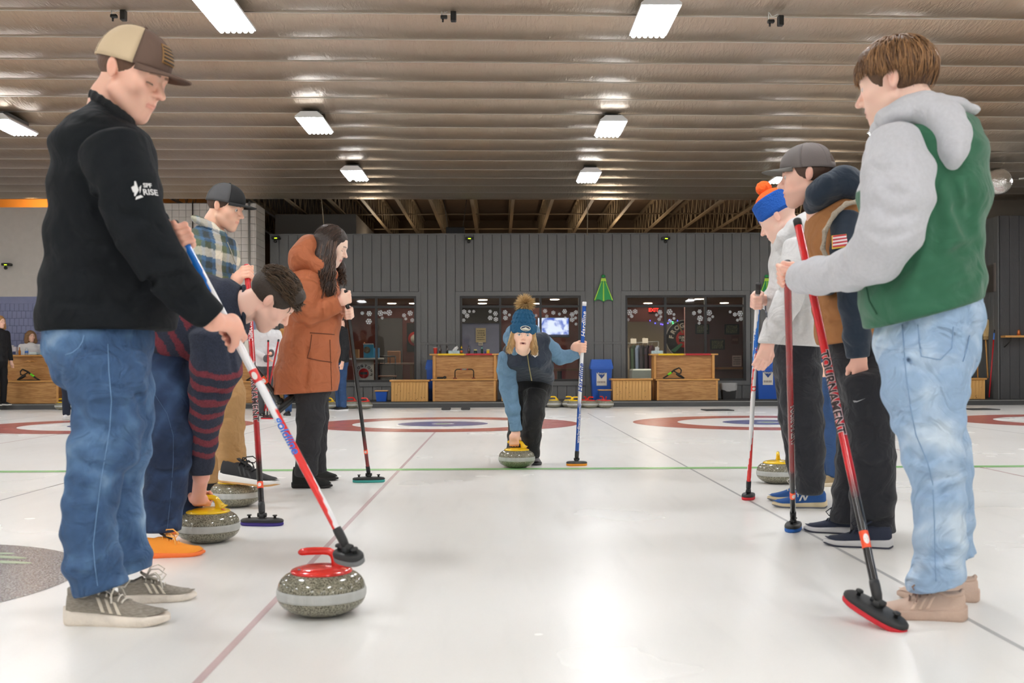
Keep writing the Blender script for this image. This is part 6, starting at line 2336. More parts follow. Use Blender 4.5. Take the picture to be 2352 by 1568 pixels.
# ================================================================== PERSON: tall man in black polo, tan cap (left front)
G = Rig(3.42)
P1 = empty('person', ground(260, 1400), 'tall man in black long-sleeved top, jeans and tan and brown cap', 'person')
SK1 = (228, 178, 156)
hd = Head(G.p(301, 176, 0.03), 12, 24, 0, 1.08)
col1 = hd.skin_col(SK1, brow=(120, 84, 58), stubble=0.1, lid_line=True)
sdh = Sdf(0.0028).add(*hd.prims(eyes='shut', jaw=1.0, nose=1.05), *hd.neck(G.p(238, 296, 0.03), 0.053, 0.066))
sdh.add(Cone(G.p(244, 296, 0.03), G.p(250, 380, 0.03), 0.075, 0.09))
# near (right) hand on the broom, far (left) hand at its top
bt, bb = G.p(400, 512, 0.13), pix(803, 1289, 3.36)
ax1 = nrm(bt - bb)
C1 = bt + (bb - bt) * ((775 - 512) / (1292 - 512))
wr1 = G.p(487, 735, -0.08)
g1 = grip_hand(C1, -ax1, C1 - wr1, -FW * 0.6 + RT * 0.3 + UP * 0.6, wr1, 0.0145, 1.06, extra=G.p(440, 670, -0.1))
C2 = bt + (bb - bt) * 0.045
wr2 = G.p(372, 520, 0.24)
g2 = grip_hand(C2, ax1, RT + FW * -0.4, FW * 0.7 + UP * 0.3 + RT * 0.2, wr2, 0.0145, 1.05, extra=G.p(320, 480, 0.33))
build_body(P1, [(sdh, col1), (g1, hand_col(SK1)), (g2, hand_col(SK1))], G, [[(255, 380, 0.03), (262, 350, -0.17), (325, 530, -0.2), (425, 672, -0.12), (wr1,)], [(255, 380, 0.03), (270, 350, 0.25), (310, 450, 0.33), (wr2,)]])
# shirt
blackcloth = mat('black_knit', (19, 23, 27), rough=0.85, bump=(420, 0.25), bdist=0.003, spec=0.25, wr=(7, 0.5, 0.03))
fd = folds(0.0055, 15, 4, (1, 1, 0.7))
sh = Sdf(0.0075, fd)
sh.add(*G.chain([(256, 250, 0.03, 44, 62), (248, 305, 0.03, 80, 120), (240, 350, 0.03, 104, 152), (243, 430, 0.02, 112, 148), (243, 540, 0.02, 122, 138), (240, 650, 0.02, 132, 136), (238, 720, 0.02, 138, 140), (238, 790, 0.02, 148, 142)], 0.05, 0.35))
sh.add(*G.chain([(330, 640, 0.04, 56, 90), (340, 700, 0.04, 54, 92), (338, 790, 0.04, 56, 92)], 0.06, 0.35))
sh.add(*G.chain([(262, 345, -0.19, 74, 70), (285, 430, -0.22, 70, 66), (325, 530, -0.21, 60, 56), (375, 615, -0.17, 55, 50), (425, 672, -0.12, 46, 43), (497, 742, -0.085, 36, 36)], 0.016, 0.5))
sh.add(*G.chain([(270, 350, 0.27, 66, 60), (300, 430, 0.34, 58, 55), (320, 480, 0.33, 48, 45), (360, 512, 0.26, 34, 34)], 0.035, 0.5))
sh.cut(G.p(240, 760, 0), -UP + RT * 0.02, 0.012)
sh.cut(G.p(488, 733, -0.085), nrm(G.p(497, 742, -0.085) - G.p(425, 672, -0.12)), 0.006)
sh.cut(G.p(258, 254, 0.03), nrm(UP * 1.0 + RT * 0.62), 0.008)
crease(G, sh, [[(146, 490), (165, 530), (195, 560), (230, 568), (268, 548)], [(190, 405), (214, 440), (226, 480)], [(150, 600), (200, 612), (250, 606)], [(120, 690), (180, 700), (230, 690)], [(300, 700), (330, 660), (352, 640)], [(330, 560), (360, 590), (400, 600)], [(372, 640), (400, 640), (430, 630)], [(405, 690), (430, 690), (452, 668)], [(250, 470), (285, 500), (320, 500)]], 0.016, 0.006)
shirt = sh.build('polo_shirt', blackcloth, P1)
# collar
co = Sdf(0.005).add(*[Cone(G.p(258 + math.cos(a) * 48, 260 + math.cos(a) * 34 - 6, 0.03 - math.sin(a) * 0.088), G.p(258 + math.cos(a + 0.36) * 48, 260 + math.cos(a + 0.36) * 34 - 6, 0.03 - math.sin(a + 0.36) * 0.088), (0.022, 0.009), (0.022, 0.009), lat=UP, k=0.01) for a in np.linspace(0, 2 * PI, 18)[:-1]])
co.build('collar', mat('black_collar', (14, 17, 20), rough=0.85, bump=(300, 0.4)), shirt)
# hem vent: sleeve print
white_pr = mat('print_white', (236, 236, 236), rough=0.6)
zdir = nrm(-FW + RT * 0.35 + UP * 0.1)
x_ = nrm(RT * 0.96 + UP * 0.22); x_ = nrm(x_ - zdir * np.dot(x_, zdir)); y_ = np.cross(zdir, x_)
print_o = G.p(345, 440, -0.30)


o1 = G.p(341, 436, -0.28)
stick_text('SPF', o1 + y_ * 0.013, sh, x_, y_, zdir, 0.017, white_pr, shirt, bold=0.0006)
stick_text('RISE', o1 - y_ * 0.008 + x_ * 0.004, sh, x_, y_, zdir, 0.024, white_pr, shirt, bold=0.0005)
o2 = G.p(317, 440, -0.28)
for poly in ([(-0.016, 0.014), (-0.008, 0.018), (-0.003, 0.010), (-0.007, -0.002), (-0.014, 0.0)], [(-0.004, 0.030), (0.0, 0.030), (0.003, 0.004), (-0.010, -0.012), (-0.013, -0.011)][::-1], [(0.006, 0.012), (0.013, 0.018), (0.008, 0.002), (0.004, -0.006)][::-1], [(-0.012, -0.022), (0.012, -0.016), (0.006, -0.010), (-0.008, -0.014)]):
    stick_poly(poly, o2, sh, x_, y_, zdir, white_pr, shirt)

# jeans
denim = mat('denim_mid', (74, 116, 164), rough=0.85, bump=(600, 0.3), bdist=0.002, attr='Col', var=0.12, vscale=30, wr=(9, 1.0, 0.04))


def denim_col(base, light, dark, seedv=0, fr=9.0):
    a, b_, c_ = (np.array(rgb(q)[:3]) for q in (base, light, dark))
    f1 = folds(1.0, fr, seedv + 31)
    f2 = folds(1.0, fr * 3.1, seedv + 57)

    def fn(v):
        w1 = f1(v.astype(np.float32)); w2 = f2(v.astype(np.float32))
        t = np.clip(0.5 + 0.9 * w1 + 0.5 * w2, 0, 1)[:, None]
        return np.where(t > 0.5, a + (b_ - a) * (t - 0.5) * 2, c_ + (a - c_) * t * 2)
    return fn


je = Sdf(0.0075, folds(0.0075, 21, 9, (0.6, 0.6, 1.4)))
je.add(*G.chain([(222, 742, 0.02, 116, 124), (228, 800, 0.02, 112, 124), (235, 850, 0.02, 104, 118)], 0.05, 0.5))
je.add(*G.chain([(240, 830, -0.08, 92, 84), (250, 900, -0.08, 80, 76), (252, 965, -0.08, 76, 70), (238, 1035, -0.09, 73, 66), (212, 1100, -0.1, 55, 58), (206, 1160, -0.1, 54, 58), (205, 1220, -0.1, 55, 58), (214, 1290, -0.1, 60, 60), (232, 1350, -0.1, 54, 56), (236, 1400, -0.1, 50, 54)], 0.03, 0.4))
je.add(*G.chain([(262, 830, 0.14, 82, 80), (280, 900, 0.16, 70, 72), (287, 965, 0.18, 66, 68), (280, 1040, 0.19, 62, 62), (274, 1100, 0.2, 52, 54), (276, 1200, 0.2, 52, 54), (292, 1280, 0.2, 54, 56), (296, 1330, 0.2, 50, 54), (300, 1390, 0.2, 48, 52)], 0.03, 0.4))
je.cut(G.p(228, 1356, -0.1), nrm(-UP * 1 + RT * 0.28 - FW * 0.0), 0.006)
crease(G, je, [[(180, 955), (215, 975), (255, 980)], [(176, 1010), (205, 1030), (250, 1030), (290, 1010)], [(168, 1052), (200, 1075), (245, 1075)], [(160, 1110), (190, 1125), (235, 1112)], [(158, 1170), (190, 1182), (230, 1170)], [(165, 1285), (205, 1302), (255, 1290)], [(172, 1318), (215, 1330), (262, 1312)], [(290, 1240), (315, 1256), (335, 1250)], [(285, 1290), (310, 1300), (336, 1290)], [(240, 800), (290, 830), (335, 820)], [(300, 880), (320, 910), (330, 950)]], 0.014, 0.006)
jeans = je.build('jeans', denim, P1, col=denim_col((86, 120, 158), (146, 172, 198), (56, 86, 124), 1))
thread = mat('denim_thread', (120, 156, 196), rough=0.8)
pts = [(248, 790), (250, 850), (256, 920), (252, 985), (243, 1040), (232, 1100), (222, 1180), (214, 1250), (218, 1300), (224, 1345)]
stitch(G, pts, je, 0.0013, thread, jeans)
pk = [(193, 770), (189, 785), (180, 799), (167, 809), (150, 815)]
stitch(G, pk, je, 0.0016, thread, jeans, 'pocket_seam')
# shoes
kn = mat('grey_knit_upper', (148, 140, 128), rough=0.85, bump=(120, 0.5), bdist=0.004, var=0.3, vscale=70, stretch=(1, 1, 4))
s1 = dict(upper=kn, sole=mat('worn_cream_sole', (234, 224, 210), rough=0.7, var=0.1, vscale=25, bump=(40, 0.3)), lace=mat('lace_cream', (226, 220, 208), rough=0.8), stripe=mat('stripe_cream', (226, 216, 198), rough=0.7), sole_h=0.034, tongue=kn, collar=kn)
shoe(P1, ground(150, 1430), ground(391, 1432), UP0, s1, -1)
shoe(P1, ground(268, 1388), ground(452, 1374), UP0, s1, 1)
# cap and hair
cap(hd, P1, mat('cap_brown', (104, 82, 70), rough=0.8, bump=(400, 0.2), bdist=0.002), mat('cap_mesh_tan', (214, 192, 158), rough=0.8, bump=(500, 0.5), bdist=0.002), split=62, patch=(mat('patch_gold', (150, 112, 66), rough=0.7), mat('patch_dark', (70, 56, 44), rough=0.7)))
hm1 = mat('hair_brown', (96, 66, 46), rough=0.5, bump=(300, 0.8), bdist=0.003)
hair_shell(hd, P1, hm1, -0.028, 0.032, 0.005, hcut=0.075)
# broom
blue_w = [(0.0, (20, 110, 210))]
cW, cB, cR = (np.array(rgb(q)[:3]) for q in ((240, 240, 242), (24, 120, 214), (224, 44, 40)))


def swirl(t, a):
    ph = (a * 2 * PI - 9.0 * t + 0.6) % (2 * PI)
    if t < 0.05:
        return (0.02, 0.02, 0.02)
    if t < 0.30:
        return tuple(cB) if ph < 1.9 else tuple(cW)
    if t < 0.62:
        if ph < 0.7:
            return tuple(cR)
        if 1.1 < ph < 1.9:
            return tuple(cB)
        return tuple(cW)
    return tuple(cR) if ph < 2.6 else tuple(cW)


gpad = mat('pad_grey', (120, 122, 124), rough=0.7)
e, a_, s_ = broom(bt, bb, 'white broom with blue and red swirls held by the black polo man', swirl, gpad, RT * 0.75 - FW * 0.65 + UP * 0.12, capm=blk, tilt=UP * 0.93 - RT * 0.15 - FW * 0.3, hl=0.115, hw=0.062, ring=[(0.51, 0.045, mat('sticker_red', (222, 50, 44), rough=0.4))])
tb_ = mat('lettering_blue', (26, 108, 206), rough=0.4)
wrap_text('goldline', a_, s_, 0.0134, 0.042, tb_, e, -FW + RT * 0.15, 0.70, bold=0.0008, shear=0.2)


# ================================================================== PERSON: man in green and grey hoodie (right front)
G = Rig(3.45)
P8 = empty('person', ground(2140, 1400), 'tall brown-haired man in green and grey hoodie and light jeans', 'person')
SK8 = (232, 188, 170)
hd = Head(G.p(2057, 196, 0.02), 215, 12, 0, 1.07)
sdh = Sdf(0.0028).add(*hd.prims(eyes='open'), *hd.neck(G.p(2095, 300, 0.02), 0.056, 0.07)).add(Cone(G.p(2095, 290, 0.02), G.p(2105, 360, 0.02), 0.08, 0.09))
C2 = pix(1807, 632, 3.95)
wr2 = pix(1846, 636, 3.80)
br2_top, br2_base = pix(1808, 603, 3.95), ground(1822, 1217)
g1 = grip_hand(C2, br2_top - br2_base, C2 - wr2, -FW * 0.3 + RT * 0.9, wr2, 0.0135, 1.08, extra=pix(1900, 625, 3.66))
build_body(P8, [(sdh, hd.skin_col(SK8, brow=(120, 86, 58), stubble=0.12)), (g1, hand_col(SK8))], G, [[(2105, 355, 0.02), (2060, 380, -0.18), (2046, 530, -0.2), (1950, 622, 0.02), (wr2,)]])
hd.eyes(P8)
green = mat('green_fleece', (46, 104, 76), rough=0.9, attr='Col', bump=(500, 0.3), bdist=0.003, sheen=0.2, wr=(6, 0.6, 0.035))
greyf = mat('grey_fleece', (200, 201, 206), rough=0.9, bump=(400, 0.3), bdist=0.003, sheen=0.1, var=0.05, vscale=90, wr=(7, 0.55, 0.03))
bd = Sdf(0.0075, folds(0.006, 14, 21, (1, 1, 1.2)))
bd.add(*G.chain([(2105, 275, 0.02, 70, 90), (2118, 320, 0.02, 112, 140), (2126, 360, 0.02, 128, 150), (2121, 450, 0.02, 138, 146), (2116, 560, 0.02, 126, 132), (2118, 640, 0.02, 130, 136), (2112, 700, 0.02, 126, 140), (2112, 790, 0.02, 122, 138)], 0.05, 0.4))
bd.cut(G.p(2100, 727, 0.02), nrm(-UP - RT * -0.28), 0.014)
gG, gW = np.array(rgb(44, 100, 72)[:3]), np.array(rgb(200, 201, 206)[:3])
xref, zref = float(np.dot(G.p(2050, 432, 0), RT0)), G.p(2050, 432, 0)[2]
crease(G, bd, [[(2246, 560), (2215, 575), (2175, 600), (2120, 622)], [(2252, 612), (2210, 628), (2165, 640), (2120, 662)], [(2248, 640), (2220, 662), (2190, 668)], [(2190, 420), (2206, 480), (2226, 530)], [(2150, 470), (2160, 520), (2150, 580)], [(2110, 560), (2080, 610), (2040, 650)], [(2230, 430), (2235, 480), (2236, 520)], [(2060, 690), (2110, 690), (2160, 676)]], 0.02, 0.008, 0.022)
hood_body = bd.build('hoodie', green, P8, col=lambda v: np.where(((v @ RT0 < xref) & (v[:, 2] > zref))[:, None], gW, gG))
sl = Sdf(0.0075, folds(0.006, 15, 23, (1, 1, 0.7)))
sl.add(*G.chain([(2052, 330, -0.14, 56, 60), (2064, 395, -0.2, 72, 68), (2066, 450, -0.22, 72, 68), (2046, 530, -0.2, 68, 62), (2010, 590, -0.12, 58, 56), (1950, 622, 0.02, 46, 47), (1880, 634, 0.19, 42, 42), (1826, 638, 0.34, 38, 38)], 0.035, 0.5))
sl.cut(pix(1852, 636, 3.78), nrm(pix(1826, 638, 3.79) - pix(1950, 622, 3.47)), 0.006)
crease(G, sl, [[(2010, 470), (2050, 500), (2100, 490)], [(1985, 530), (2030, 545), (2075, 540)], [(1975, 575), (2000, 600), (2000, 630)], [(1930, 590), (1945, 615), (1940, 645)], [(1890, 605), (1900, 630), (1893, 655)], [(2020, 400), (2040, 440), (2080, 450)]], 0.018, 0.006, 0.02)
sl.build('sleeve', greyf, hood_body)
sl2 = Sdf(0.009, folds(0.005, 15, 25))
sl2.add(*G.chain([(2150, 350, 0.24, 70, 64), (2190, 450, 0.28, 60, 58), (2205, 560, 0.26, 50, 50), (2180, 620, 0.16, 46, 46), (2120, 660, 0.08, 40, 40)], 0.035, 0.5))
sl2.build('sleeve', greyf, hood_body)
hood = Sdf(0.006, folds(0.0035, 22, 27))
ringp = [(2022, 300, -0.02), (2036, 276, -0.085), (2070, 258, -0.125), (2112, 248, -0.12), (2142, 248, -0.06), (2150, 246, 0.03), (2133, 244, 0.12), (2100, 248, 0.16), (2050, 262, 0.13), (2024, 290, 0.06), (2022, 300, -0.02)]
rr = [18, 21, 22, 24, 26, 26, 24, 22, 20, 18, 18]
hood.add(*G.chain([(x, y, d, r, r * 1.1) for (x, y, d), r in zip(ringp, rr)], 0.03, 1.0))
hood.add(*G.chain([(2098, 262, -0.06, 30, 60), (2135, 268, -0.1, 36, 66), (2168, 290, -0.14, 42, 66), (2184, 322, -0.165, 37, 58), (2188, 350, -0.19, 27, 46), (2190, 374, -0.2, 13, 30)], 0.03, 0.8))
hood.add(*G.chain([(2130, 250, -0.08, 22, 36), (2175, 250, -0.04, 20, 50), (2190, 258, 0.0, 18, 60)], 0.03, 1.0))
hood.build('hood', greyf, hood_body)
pocket = [(1990, 660), (1996, 690), (2014, 722)]
stitch(G, pocket, bd, 0.003, mat('green_seam', (40, 88, 64), rough=0.9), hood_body, 'pocket_edge')
# jeans
lden = mat('denim_light', (168, 196, 222), rough=0.85, bump=(600, 0.3), bdist=0.002, attr='Col', var=0.06, vscale=30, wr=(9, 1.0, 0.04))
je = Sdf(0.0075, folds(0.007, 19, 33, (0.6, 0.6, 1.4)))
je.add(*G.chain([(2130, 690, 0.03, 116, 130), (2136, 740, 0.03, 110, 126), (2128, 800, 0.02, 106, 122), (2124, 850, 0.02, 98, 115)], 0.05, 0.5))
je.add(*G.chain([(2122, 830, -0.08, 96, 86), (2125, 900, -0.09, 90, 80), (2132, 970, -0.1, 73, 70), (2142, 1045, -0.1, 62, 63), (2156, 1092, -0.1, 54, 58), (2158, 1150, -0.1, 53, 56), (2160, 1244, -0.1, 53, 55), (2156, 1310, -0.1, 52, 54), (2146, 1345, -0.1, 54, 54), (2142, 1400, -0.1, 52, 54)], 0.03, 0.4))
je.add(*G.chain([(2140, 830, 0.12, 92, 82), (2140, 900, 0.14, 80, 74), (2145, 970, 0.15, 62, 66), (2172, 1020, 0.15, 54, 60), (2178, 1090, 0.16, 52, 55), (2180, 1200, 0.16, 52, 54), (2186, 1282, 0.16, 51, 52), (2188, 1350, 0.16, 50, 52)], 0.03, 0.4))
je.cut(G.p(2147, 1346, -0.1), nrm(-UP - RT * 0.26 * -1), 0.005)
sdx = je
crease(G, je, [[(2088, 1055), (2130, 1062), (2185, 1040)], [(2108, 1090), (2150, 1104), (2200, 1090)], [(2112, 1130), (2150, 1136), (2196, 1124)], [(2116, 1272), (2155, 1285), (2200, 1272)], [(2112, 1305), (2150, 1318), (2192, 1308)], [(2060, 800), (2110, 850), (2160, 850), (2205, 830)], [(2060, 960), (2100, 985), (2150, 980)], [(2050, 780), (2090, 790), (2110, 770)]], 0.014, 0.006)
jeans = je.build('jeans', lden, P8, col=denim_col((180, 203, 226), (204, 221, 236), (154, 182, 212), 7, 11))
thread2 = mat('denim_thread_light', (132, 162, 196), rough=0.8)
for pts in ([(2072, 745), (2076, 800), (2082, 870), (2092, 940), (2104, 1000), (2130, 1060), (2142, 1110), (2146, 1200), (2148, 1290), (2150, 1335)], [(2108, 745), (2112, 790), (2116, 818), (2160, 826), (2186, 800), (2190, 750)], [(2212, 830), (2222, 800), (2228, 770)]):
    stitch(G, pts, je, 0.0016, thread2, jeans)
kb = mat('beige_knit_upper', (206, 180, 162), rough=0.85, bump=(160, 0.4), bdist=0.003)
s8 = dict(upper=kb, sole=mat('beige_sole', (198, 172, 154), rough=0.7, bump=(30, 0.3)), lace=mat('lace_taupe', (150, 122, 110), rough=0.8), stripe=mat('stripe_taupe', (226, 200, 180), rough=0.7), sole_h=0.034, collar=kb, tongue=kb)
shoe(P8, ground(2222, 1424), ground(2000, 1412), UP0, s8, 1)
shoe(P8, ground(2250, 1381), ground(2060, 1372), UP0, s8, -1)
# hair
hb8 = mat('hair_base_brown', (92, 66, 44), rough=0.55, bump=(220, 0.9), bdist=0.003)
hair_shell(hd, P8, hb8, -0.05, 0.045, 0.011, 0.002, extra=[hd.ell((0.045, 0, 0.085), (0.055, 0.07, 0.045), k=0.02), hd.ell((-0.004, 0.09, -0.012), (0.03, 0.035, 0.036), k=0.006, sub=True), hd.ell((-0.004, -0.09, -0.012), (0.03, 0.035, 0.036), k=0.006, sub=True)])
strands(hd, P8, hair_m, 1500, lambda r: (r.uniform(0, 2 * PI), math.asin(r.uniform(0.05, 1.0))), lambda p: (0.55 * (p[0] + 0.02) / 0.1 + 0.1, 1.0 * p[1] / 0.09, -1.0 - 0.4 * (p[2] < 0.09)), 0.085, 0.0020, 5, 7, ((80, 54, 34), (164, 122, 80)), lift=0.009, R=(0.110, 0.088, 0.096), stop=lambda p: p[2] < (0.022 if -0.042 < p[0] < 0.02 else (-0.05 if p[0] < 0 else 0.045 - 0.5 * max(0, 0.05 - p[0]))))
# broom held upright (dark red)
cA = ramp_col([(0, (150, 20, 26)), (0.78, (120, 16, 22)), (0.80, (60, 12, 14)), (0.84, (22, 20, 20)), (1, (22, 20, 20))])
e, a_, s_ = broom(br2_top, br2_base, 'dark red broom with blue pad gripped by the green hooded man', lambda t, a: cA(t), mat('pad_blue', (30, 96, 176), rough=0.7), RT * 0.35 + FW * 0.9, capm=blk, ring=[(0.905, 0.05, orange_st)], knobs=True)
tw = mat('lettering_pale', (200, 170, 170), rough=0.5)
wrap_text('TOURNAMENT', a_, s_, 0.0134, 0.04, mat('lettering_silver', (214, 190, 190), rough=0.4), e, -FW + RT * 0.8, 0.58, bold=0.003)
wrap_text('TOURNAMENT', a_, s_, 0.0143, 0.04, mat('lettering_dark', (40, 12, 16), rough=0.5), e, -FW + RT * 0.8, 0.58, bold=0.001)
# near broom
nb_top, nb_base = pix(1831, 506, 3.95), pix(2003, 1436, 3.25)
nb_base = ground(2006, 1436) + UP0 * 0.028
cB_ = ramp_col([(0, (206, 26, 34)), (0.72, (198, 22, 30)), (0.76, (120, 18, 22)), (0.80, (26, 24, 24)), (1, (26, 24, 24))])
e, a_, s_ = broom(nb_top, nb_base, 'bright red broom with black head leaning across the right front', lambda t, a: cB_(t), mat('pad_red', (200, 30, 44), rough=0.6), RT * 0.62 - FW * 0.75, capm=blk, ring=[(0.895, 0.055, orange_st)], r0=0.0145, r1=0.0135, hl=0.22, hw=0.085, tilt=UP * 0.9 - FW * 0.3 + RT * 0.18)
wrap_text('TOURNAMENT', a_, s_, 0.0143, 0.046, mat('lettering_silver', (214, 190, 190), rough=0.4), e, -FW - RT * 0.9, 0.52, bold=0.0034)
wrap_text('TOURNAMENT', a_, s_, 0.0152, 0.046, mat('lettering_dark', (40, 12, 16), rough=0.5), e, -FW - RT * 0.9, 0.52, bold=0.0012)


# ================================================================== PERSON: man in brown vest, grey cap (right)
G = Rig(4.85)
P7 = empty('person', ground(1975, 1245), 'man in brown vest over navy hoodie with grey cap, hand in pocket', 'person')
SK7 = (226, 182, 164)
hd = Head(G.p(1853, 408, 0.02), 199, 6, 0, 1.05)
sdh = Sdf(0.0034).add(*hd.prims(eyes='open'), *hd.neck(G.p(1895, 490, 0.02), 0.056, 0.07)).add(Cone(G.p(1895, 480, 0.02), G.p(1900, 540, 0.02), 0.08, 0.09))
h7 = hang_hand(G.p(1973, 818, -0.175), -UP + RT * 0.22 + FW * 0.42, -FW, 1.0, 0.004, 0.4)
build_body(P7, [(sdh, hd.skin_col(SK7, brow=(84, 58, 42), stubble=0.55)), (h7, hand_col(SK7))], G, [[(1900, 535, 0.02), (1942, 520, -0.15), (1954, 640, -0.22), (1968, 806, -0.19)]])
hd.eyes(P7)
vestm = mat('brown_duck', (160, 108, 62), rough=0.85, bump=(300, 0.3), bdist=0.003, wr=(7, 0.6, 0.03), var=0.08, vscale=14)
navyf = mat('navy_fleece', (28, 42, 58), rough=0.9, bump=(400, 0.3), bdist=0.003, sheen=0.15, wr=(8, 0.6, 0.03))
vs7 = Sdf(0.009, folds(0.006, 15, 41))
vs7.add(*G.chain([(1905, 470, 0.02, 44, 62), (1922, 505, 0.02, 66, 92), (1930, 550, 0.02, 70, 100), (1936, 620, 0.02, 70, 92), (1944, 700, 0.02, 70, 90), (1954, 760, 0.02, 74, 92), (1956, 830, 0.02, 72, 90)], 0.05, 0.4))
vs7.cut(G.p(1950, 782, 0.02), nrm(-UP + RT * 0.18), 0.012)
vs7.cut(G.p(1893, 478, 0.02), nrm(UP - RT * 0.55), 0.01)
crease(G, vs7, [[(1890, 650), (1910, 670), (1930, 660)], [(1885, 720), (1910, 735), (1935, 730)], [(1872, 560), (1882, 600), (1888, 640)]], 0.016, 0.007)
vest = vs7.build('vest', vestm, P7)
ho = Sdf(0.009, folds(0.005, 18, 43))
ho.add(*G.chain([(1942, 505, -0.15, 34, 36), (1946, 570, -0.2, 34, 36), (1954, 640, -0.22, 33, 34), (1962, 700, -0.22, 31, 32), (1967, 770, -0.2, 28, 30), (1972, 828, -0.185, 24, 26)], 0.03, 0.5))
ho.cut(G.p(1970, 822, -0.19), nrm(-UP + RT * 0.1), 0.006)
ho.build('sleeve', navyf, vest)
ho2 = Sdf(0.011).add(*G.chain([(1925, 510, 0.2, 34, 36), (1930, 600, 0.26, 32, 32), (1925, 660, 0.15, 28, 28), (1890, 650, -0.2, 24, 24), (1866, 640, -0.5, 20, 20)], 0.03, 0.5))
ho2.build('sleeve', navyf, vest)
hh = Sdf(0.007, folds(0.004, 22, 45))
rp = [(1872, 470, 0.0), (1876, 448, -0.09), (1898, 424, -0.12), (1930, 412, -0.1), (1950, 412, 0.0), (1930, 412, 0.13), (1895, 425, 0.14), (1874, 452, 0.1), (1872, 470, 0.0)]
hh.add(*G.chain([(x, y, d, 20, 24) for x, y, d in rp], 0.04, 1))
hh.add(*G.chain([(1900, 452, 0, 26, 62), (1932, 430, 0.01, 34, 76), (1950, 444, 0.0, 28, 72), (1958, 460, 0, 20, 50)], 0.05, 1))
hh.build('hood', navyf, vest)
fl = Sdf(0.006, folds(0.003, 60, 46)).add(*G.chain([(1972, 462, -0.17, 5, 8), (1944, 468, -0.2, 5, 8), (1916, 492, -0.2, 5, 8), (1896, 530, -0.19, 5, 8), (1890, 570, -0.18, 5, 8), (1902, 600, -0.18, 5, 8)], 0.01, 1))
fl.build('fleece_trim', mat('fleece_cream', (190, 178, 160), rough=1.0, bump=(200, 0.8)), vest)
# flag patch
zd = -FW
pe = G.p(1928, 555, -0.3)
pb = stick_poly([(-0.032, -0.032), (0.032, -0.024), (0.030, 0.034), (-0.034, 0.026)], pe, ho, RT, UP, zd, mat('patch_yellow', (222, 180, 70), rough=0.7), vest, 0.002, 'flag_patch')
for k in range(7):
    y0, y1 = -0.0245 + k * 0.0072, -0.0245 + (k + 1) * 0.0072
    stick_poly([(-0.0285, y0), (0.028, y0 + 0.007), (0.028, y1 + 0.007), (-0.0285, y1)], pe, ho, RT, UP, zd, mat('flag_red', (196, 60, 70), rough=0.7) if k % 2 == 0 else mat('flag_white', (238, 226, 228), rough=0.7), pb, 0.0032, 'flag_stripe')
stick_poly([(-0.0285, 0.001), (-0.004, 0.004), (-0.004, 0.029), (-0.0285, 0.026)], pe, ho, RT, UP, zd, mat('flag_blue', (84, 90, 150), rough=0.7), pb, 0.0042, 'flag_canton')
pe2 = G.p(1927, 584, -0.3)
stick_poly([(-0.02, 0.0), (0.0, -0.014), (0.022, 0.004), (0.002, 0.018)], pe2, ho, RT, UP, zd, mat('flag_white', (238, 226, 228)), vest, 0.003, 'small_patch')
stick_poly([(-0.012, 0.0), (0.0, -0.008), (0.006, -0.002), (-0.004, 0.006)], pe2, ho, RT, UP, zd, mat('flag_red', (196, 60, 70)), vest, 0.0045, 'small_patch_mark')
# trousers
trm = mat('black_track', (24, 26, 34), rough=0.8, bump=(500, 0.2), bdist=0.002, sheen=0.1, wr=(9, 0.7, 0.03))
tr = Sdf(0.0095, folds(0.006, 18, 47, (0.6, 0.6, 1.2)))
tr.add(*G.chain([(1972, 770, 0.03, 66, 84), (1976, 840, 0.03, 64, 80), (1980, 900, 0.02, 62, 74)], 0.05, 0.5))
tr.add(*G.chain([(1990, 870, -0.1, 58, 56), (2000, 950, -0.1, 52, 50), (2004, 1050, -0.12, 48, 46), (2004, 1140, -0.12, 48, 46), (2004, 1225, -0.12, 46, 46), (2004, 1270, -0.12, 46, 46)], 0.03, 0.4))
tr.add(*G.chain([(1966, 870, 0.12, 46, 52), (1958, 970, 0.14, 36, 46), (1956, 1060, 0.15, 34, 42), (1950, 1130, 0.16, 36, 40), (1944, 1185, 0.17, 34, 38), (1944, 1240, 0.17, 34, 38)], 0.03, 0.4))
tr.cut(ground(2004, 1252) + UP0 * 0.055, -UP0, 0.006)
crease(G, tr, [[(1960, 900), (1985, 930), (1990, 970)], [(1975, 1060), (2000, 1075), (2035, 1066)], [(1970, 1140), (2000, 1150), (2036, 1140)], [(1968, 1195), (2000, 1206), (2040, 1196)]], 0.016, 0.007)
tro = tr.build('track_trousers', trm, P7)
sw = [(0, 0), (0.004, -0.008), (0.014, -0.007), (0.046, 0.012), (0.014, -0.001), (0.006, 0.001)]
stick_poly([(x - 0.02, y) for x, y in sw], G.p(1972, 920, -0.3), tr, RT, UP, -FW, mat('grey_print', (150, 152, 156), rough=0.5), tro, 0.002, 'swoosh_mark')
ku = mat('navy_knit_upper', (34, 42, 62), rough=0.8, bump=(160, 0.4), bdist=0.003)
s7 = dict(upper=ku, sole=mat('white_navy_sole', (206, 206, 208), rough=0.6), outsole=mat('outsole_dark', (52, 54, 70), rough=0.6), lace=mat('lace_navy', (30, 34, 48), rough=0.8), sole_h=0.034, tongue=ku)
shoe(P7, ground(2052, 1259), ground(1891, 1250), UP0, s7, 1)
shoe(P7, ground(1985, 1228), ground(1846, 1219), UP0, s7, -1)
cg = mat('cap_grey', (112, 106, 104), rough=0.85, bump=(400, 0.4), bdist=0.002)
cap(hd, P7, cg, mat('cap_mesh_grey', (116, 108, 106), rough=0.85, bump=(400, 0.6), bdist=0.002), brim=mat('cap_brim_grey', (100, 98, 94), rough=0.8), opening=True)
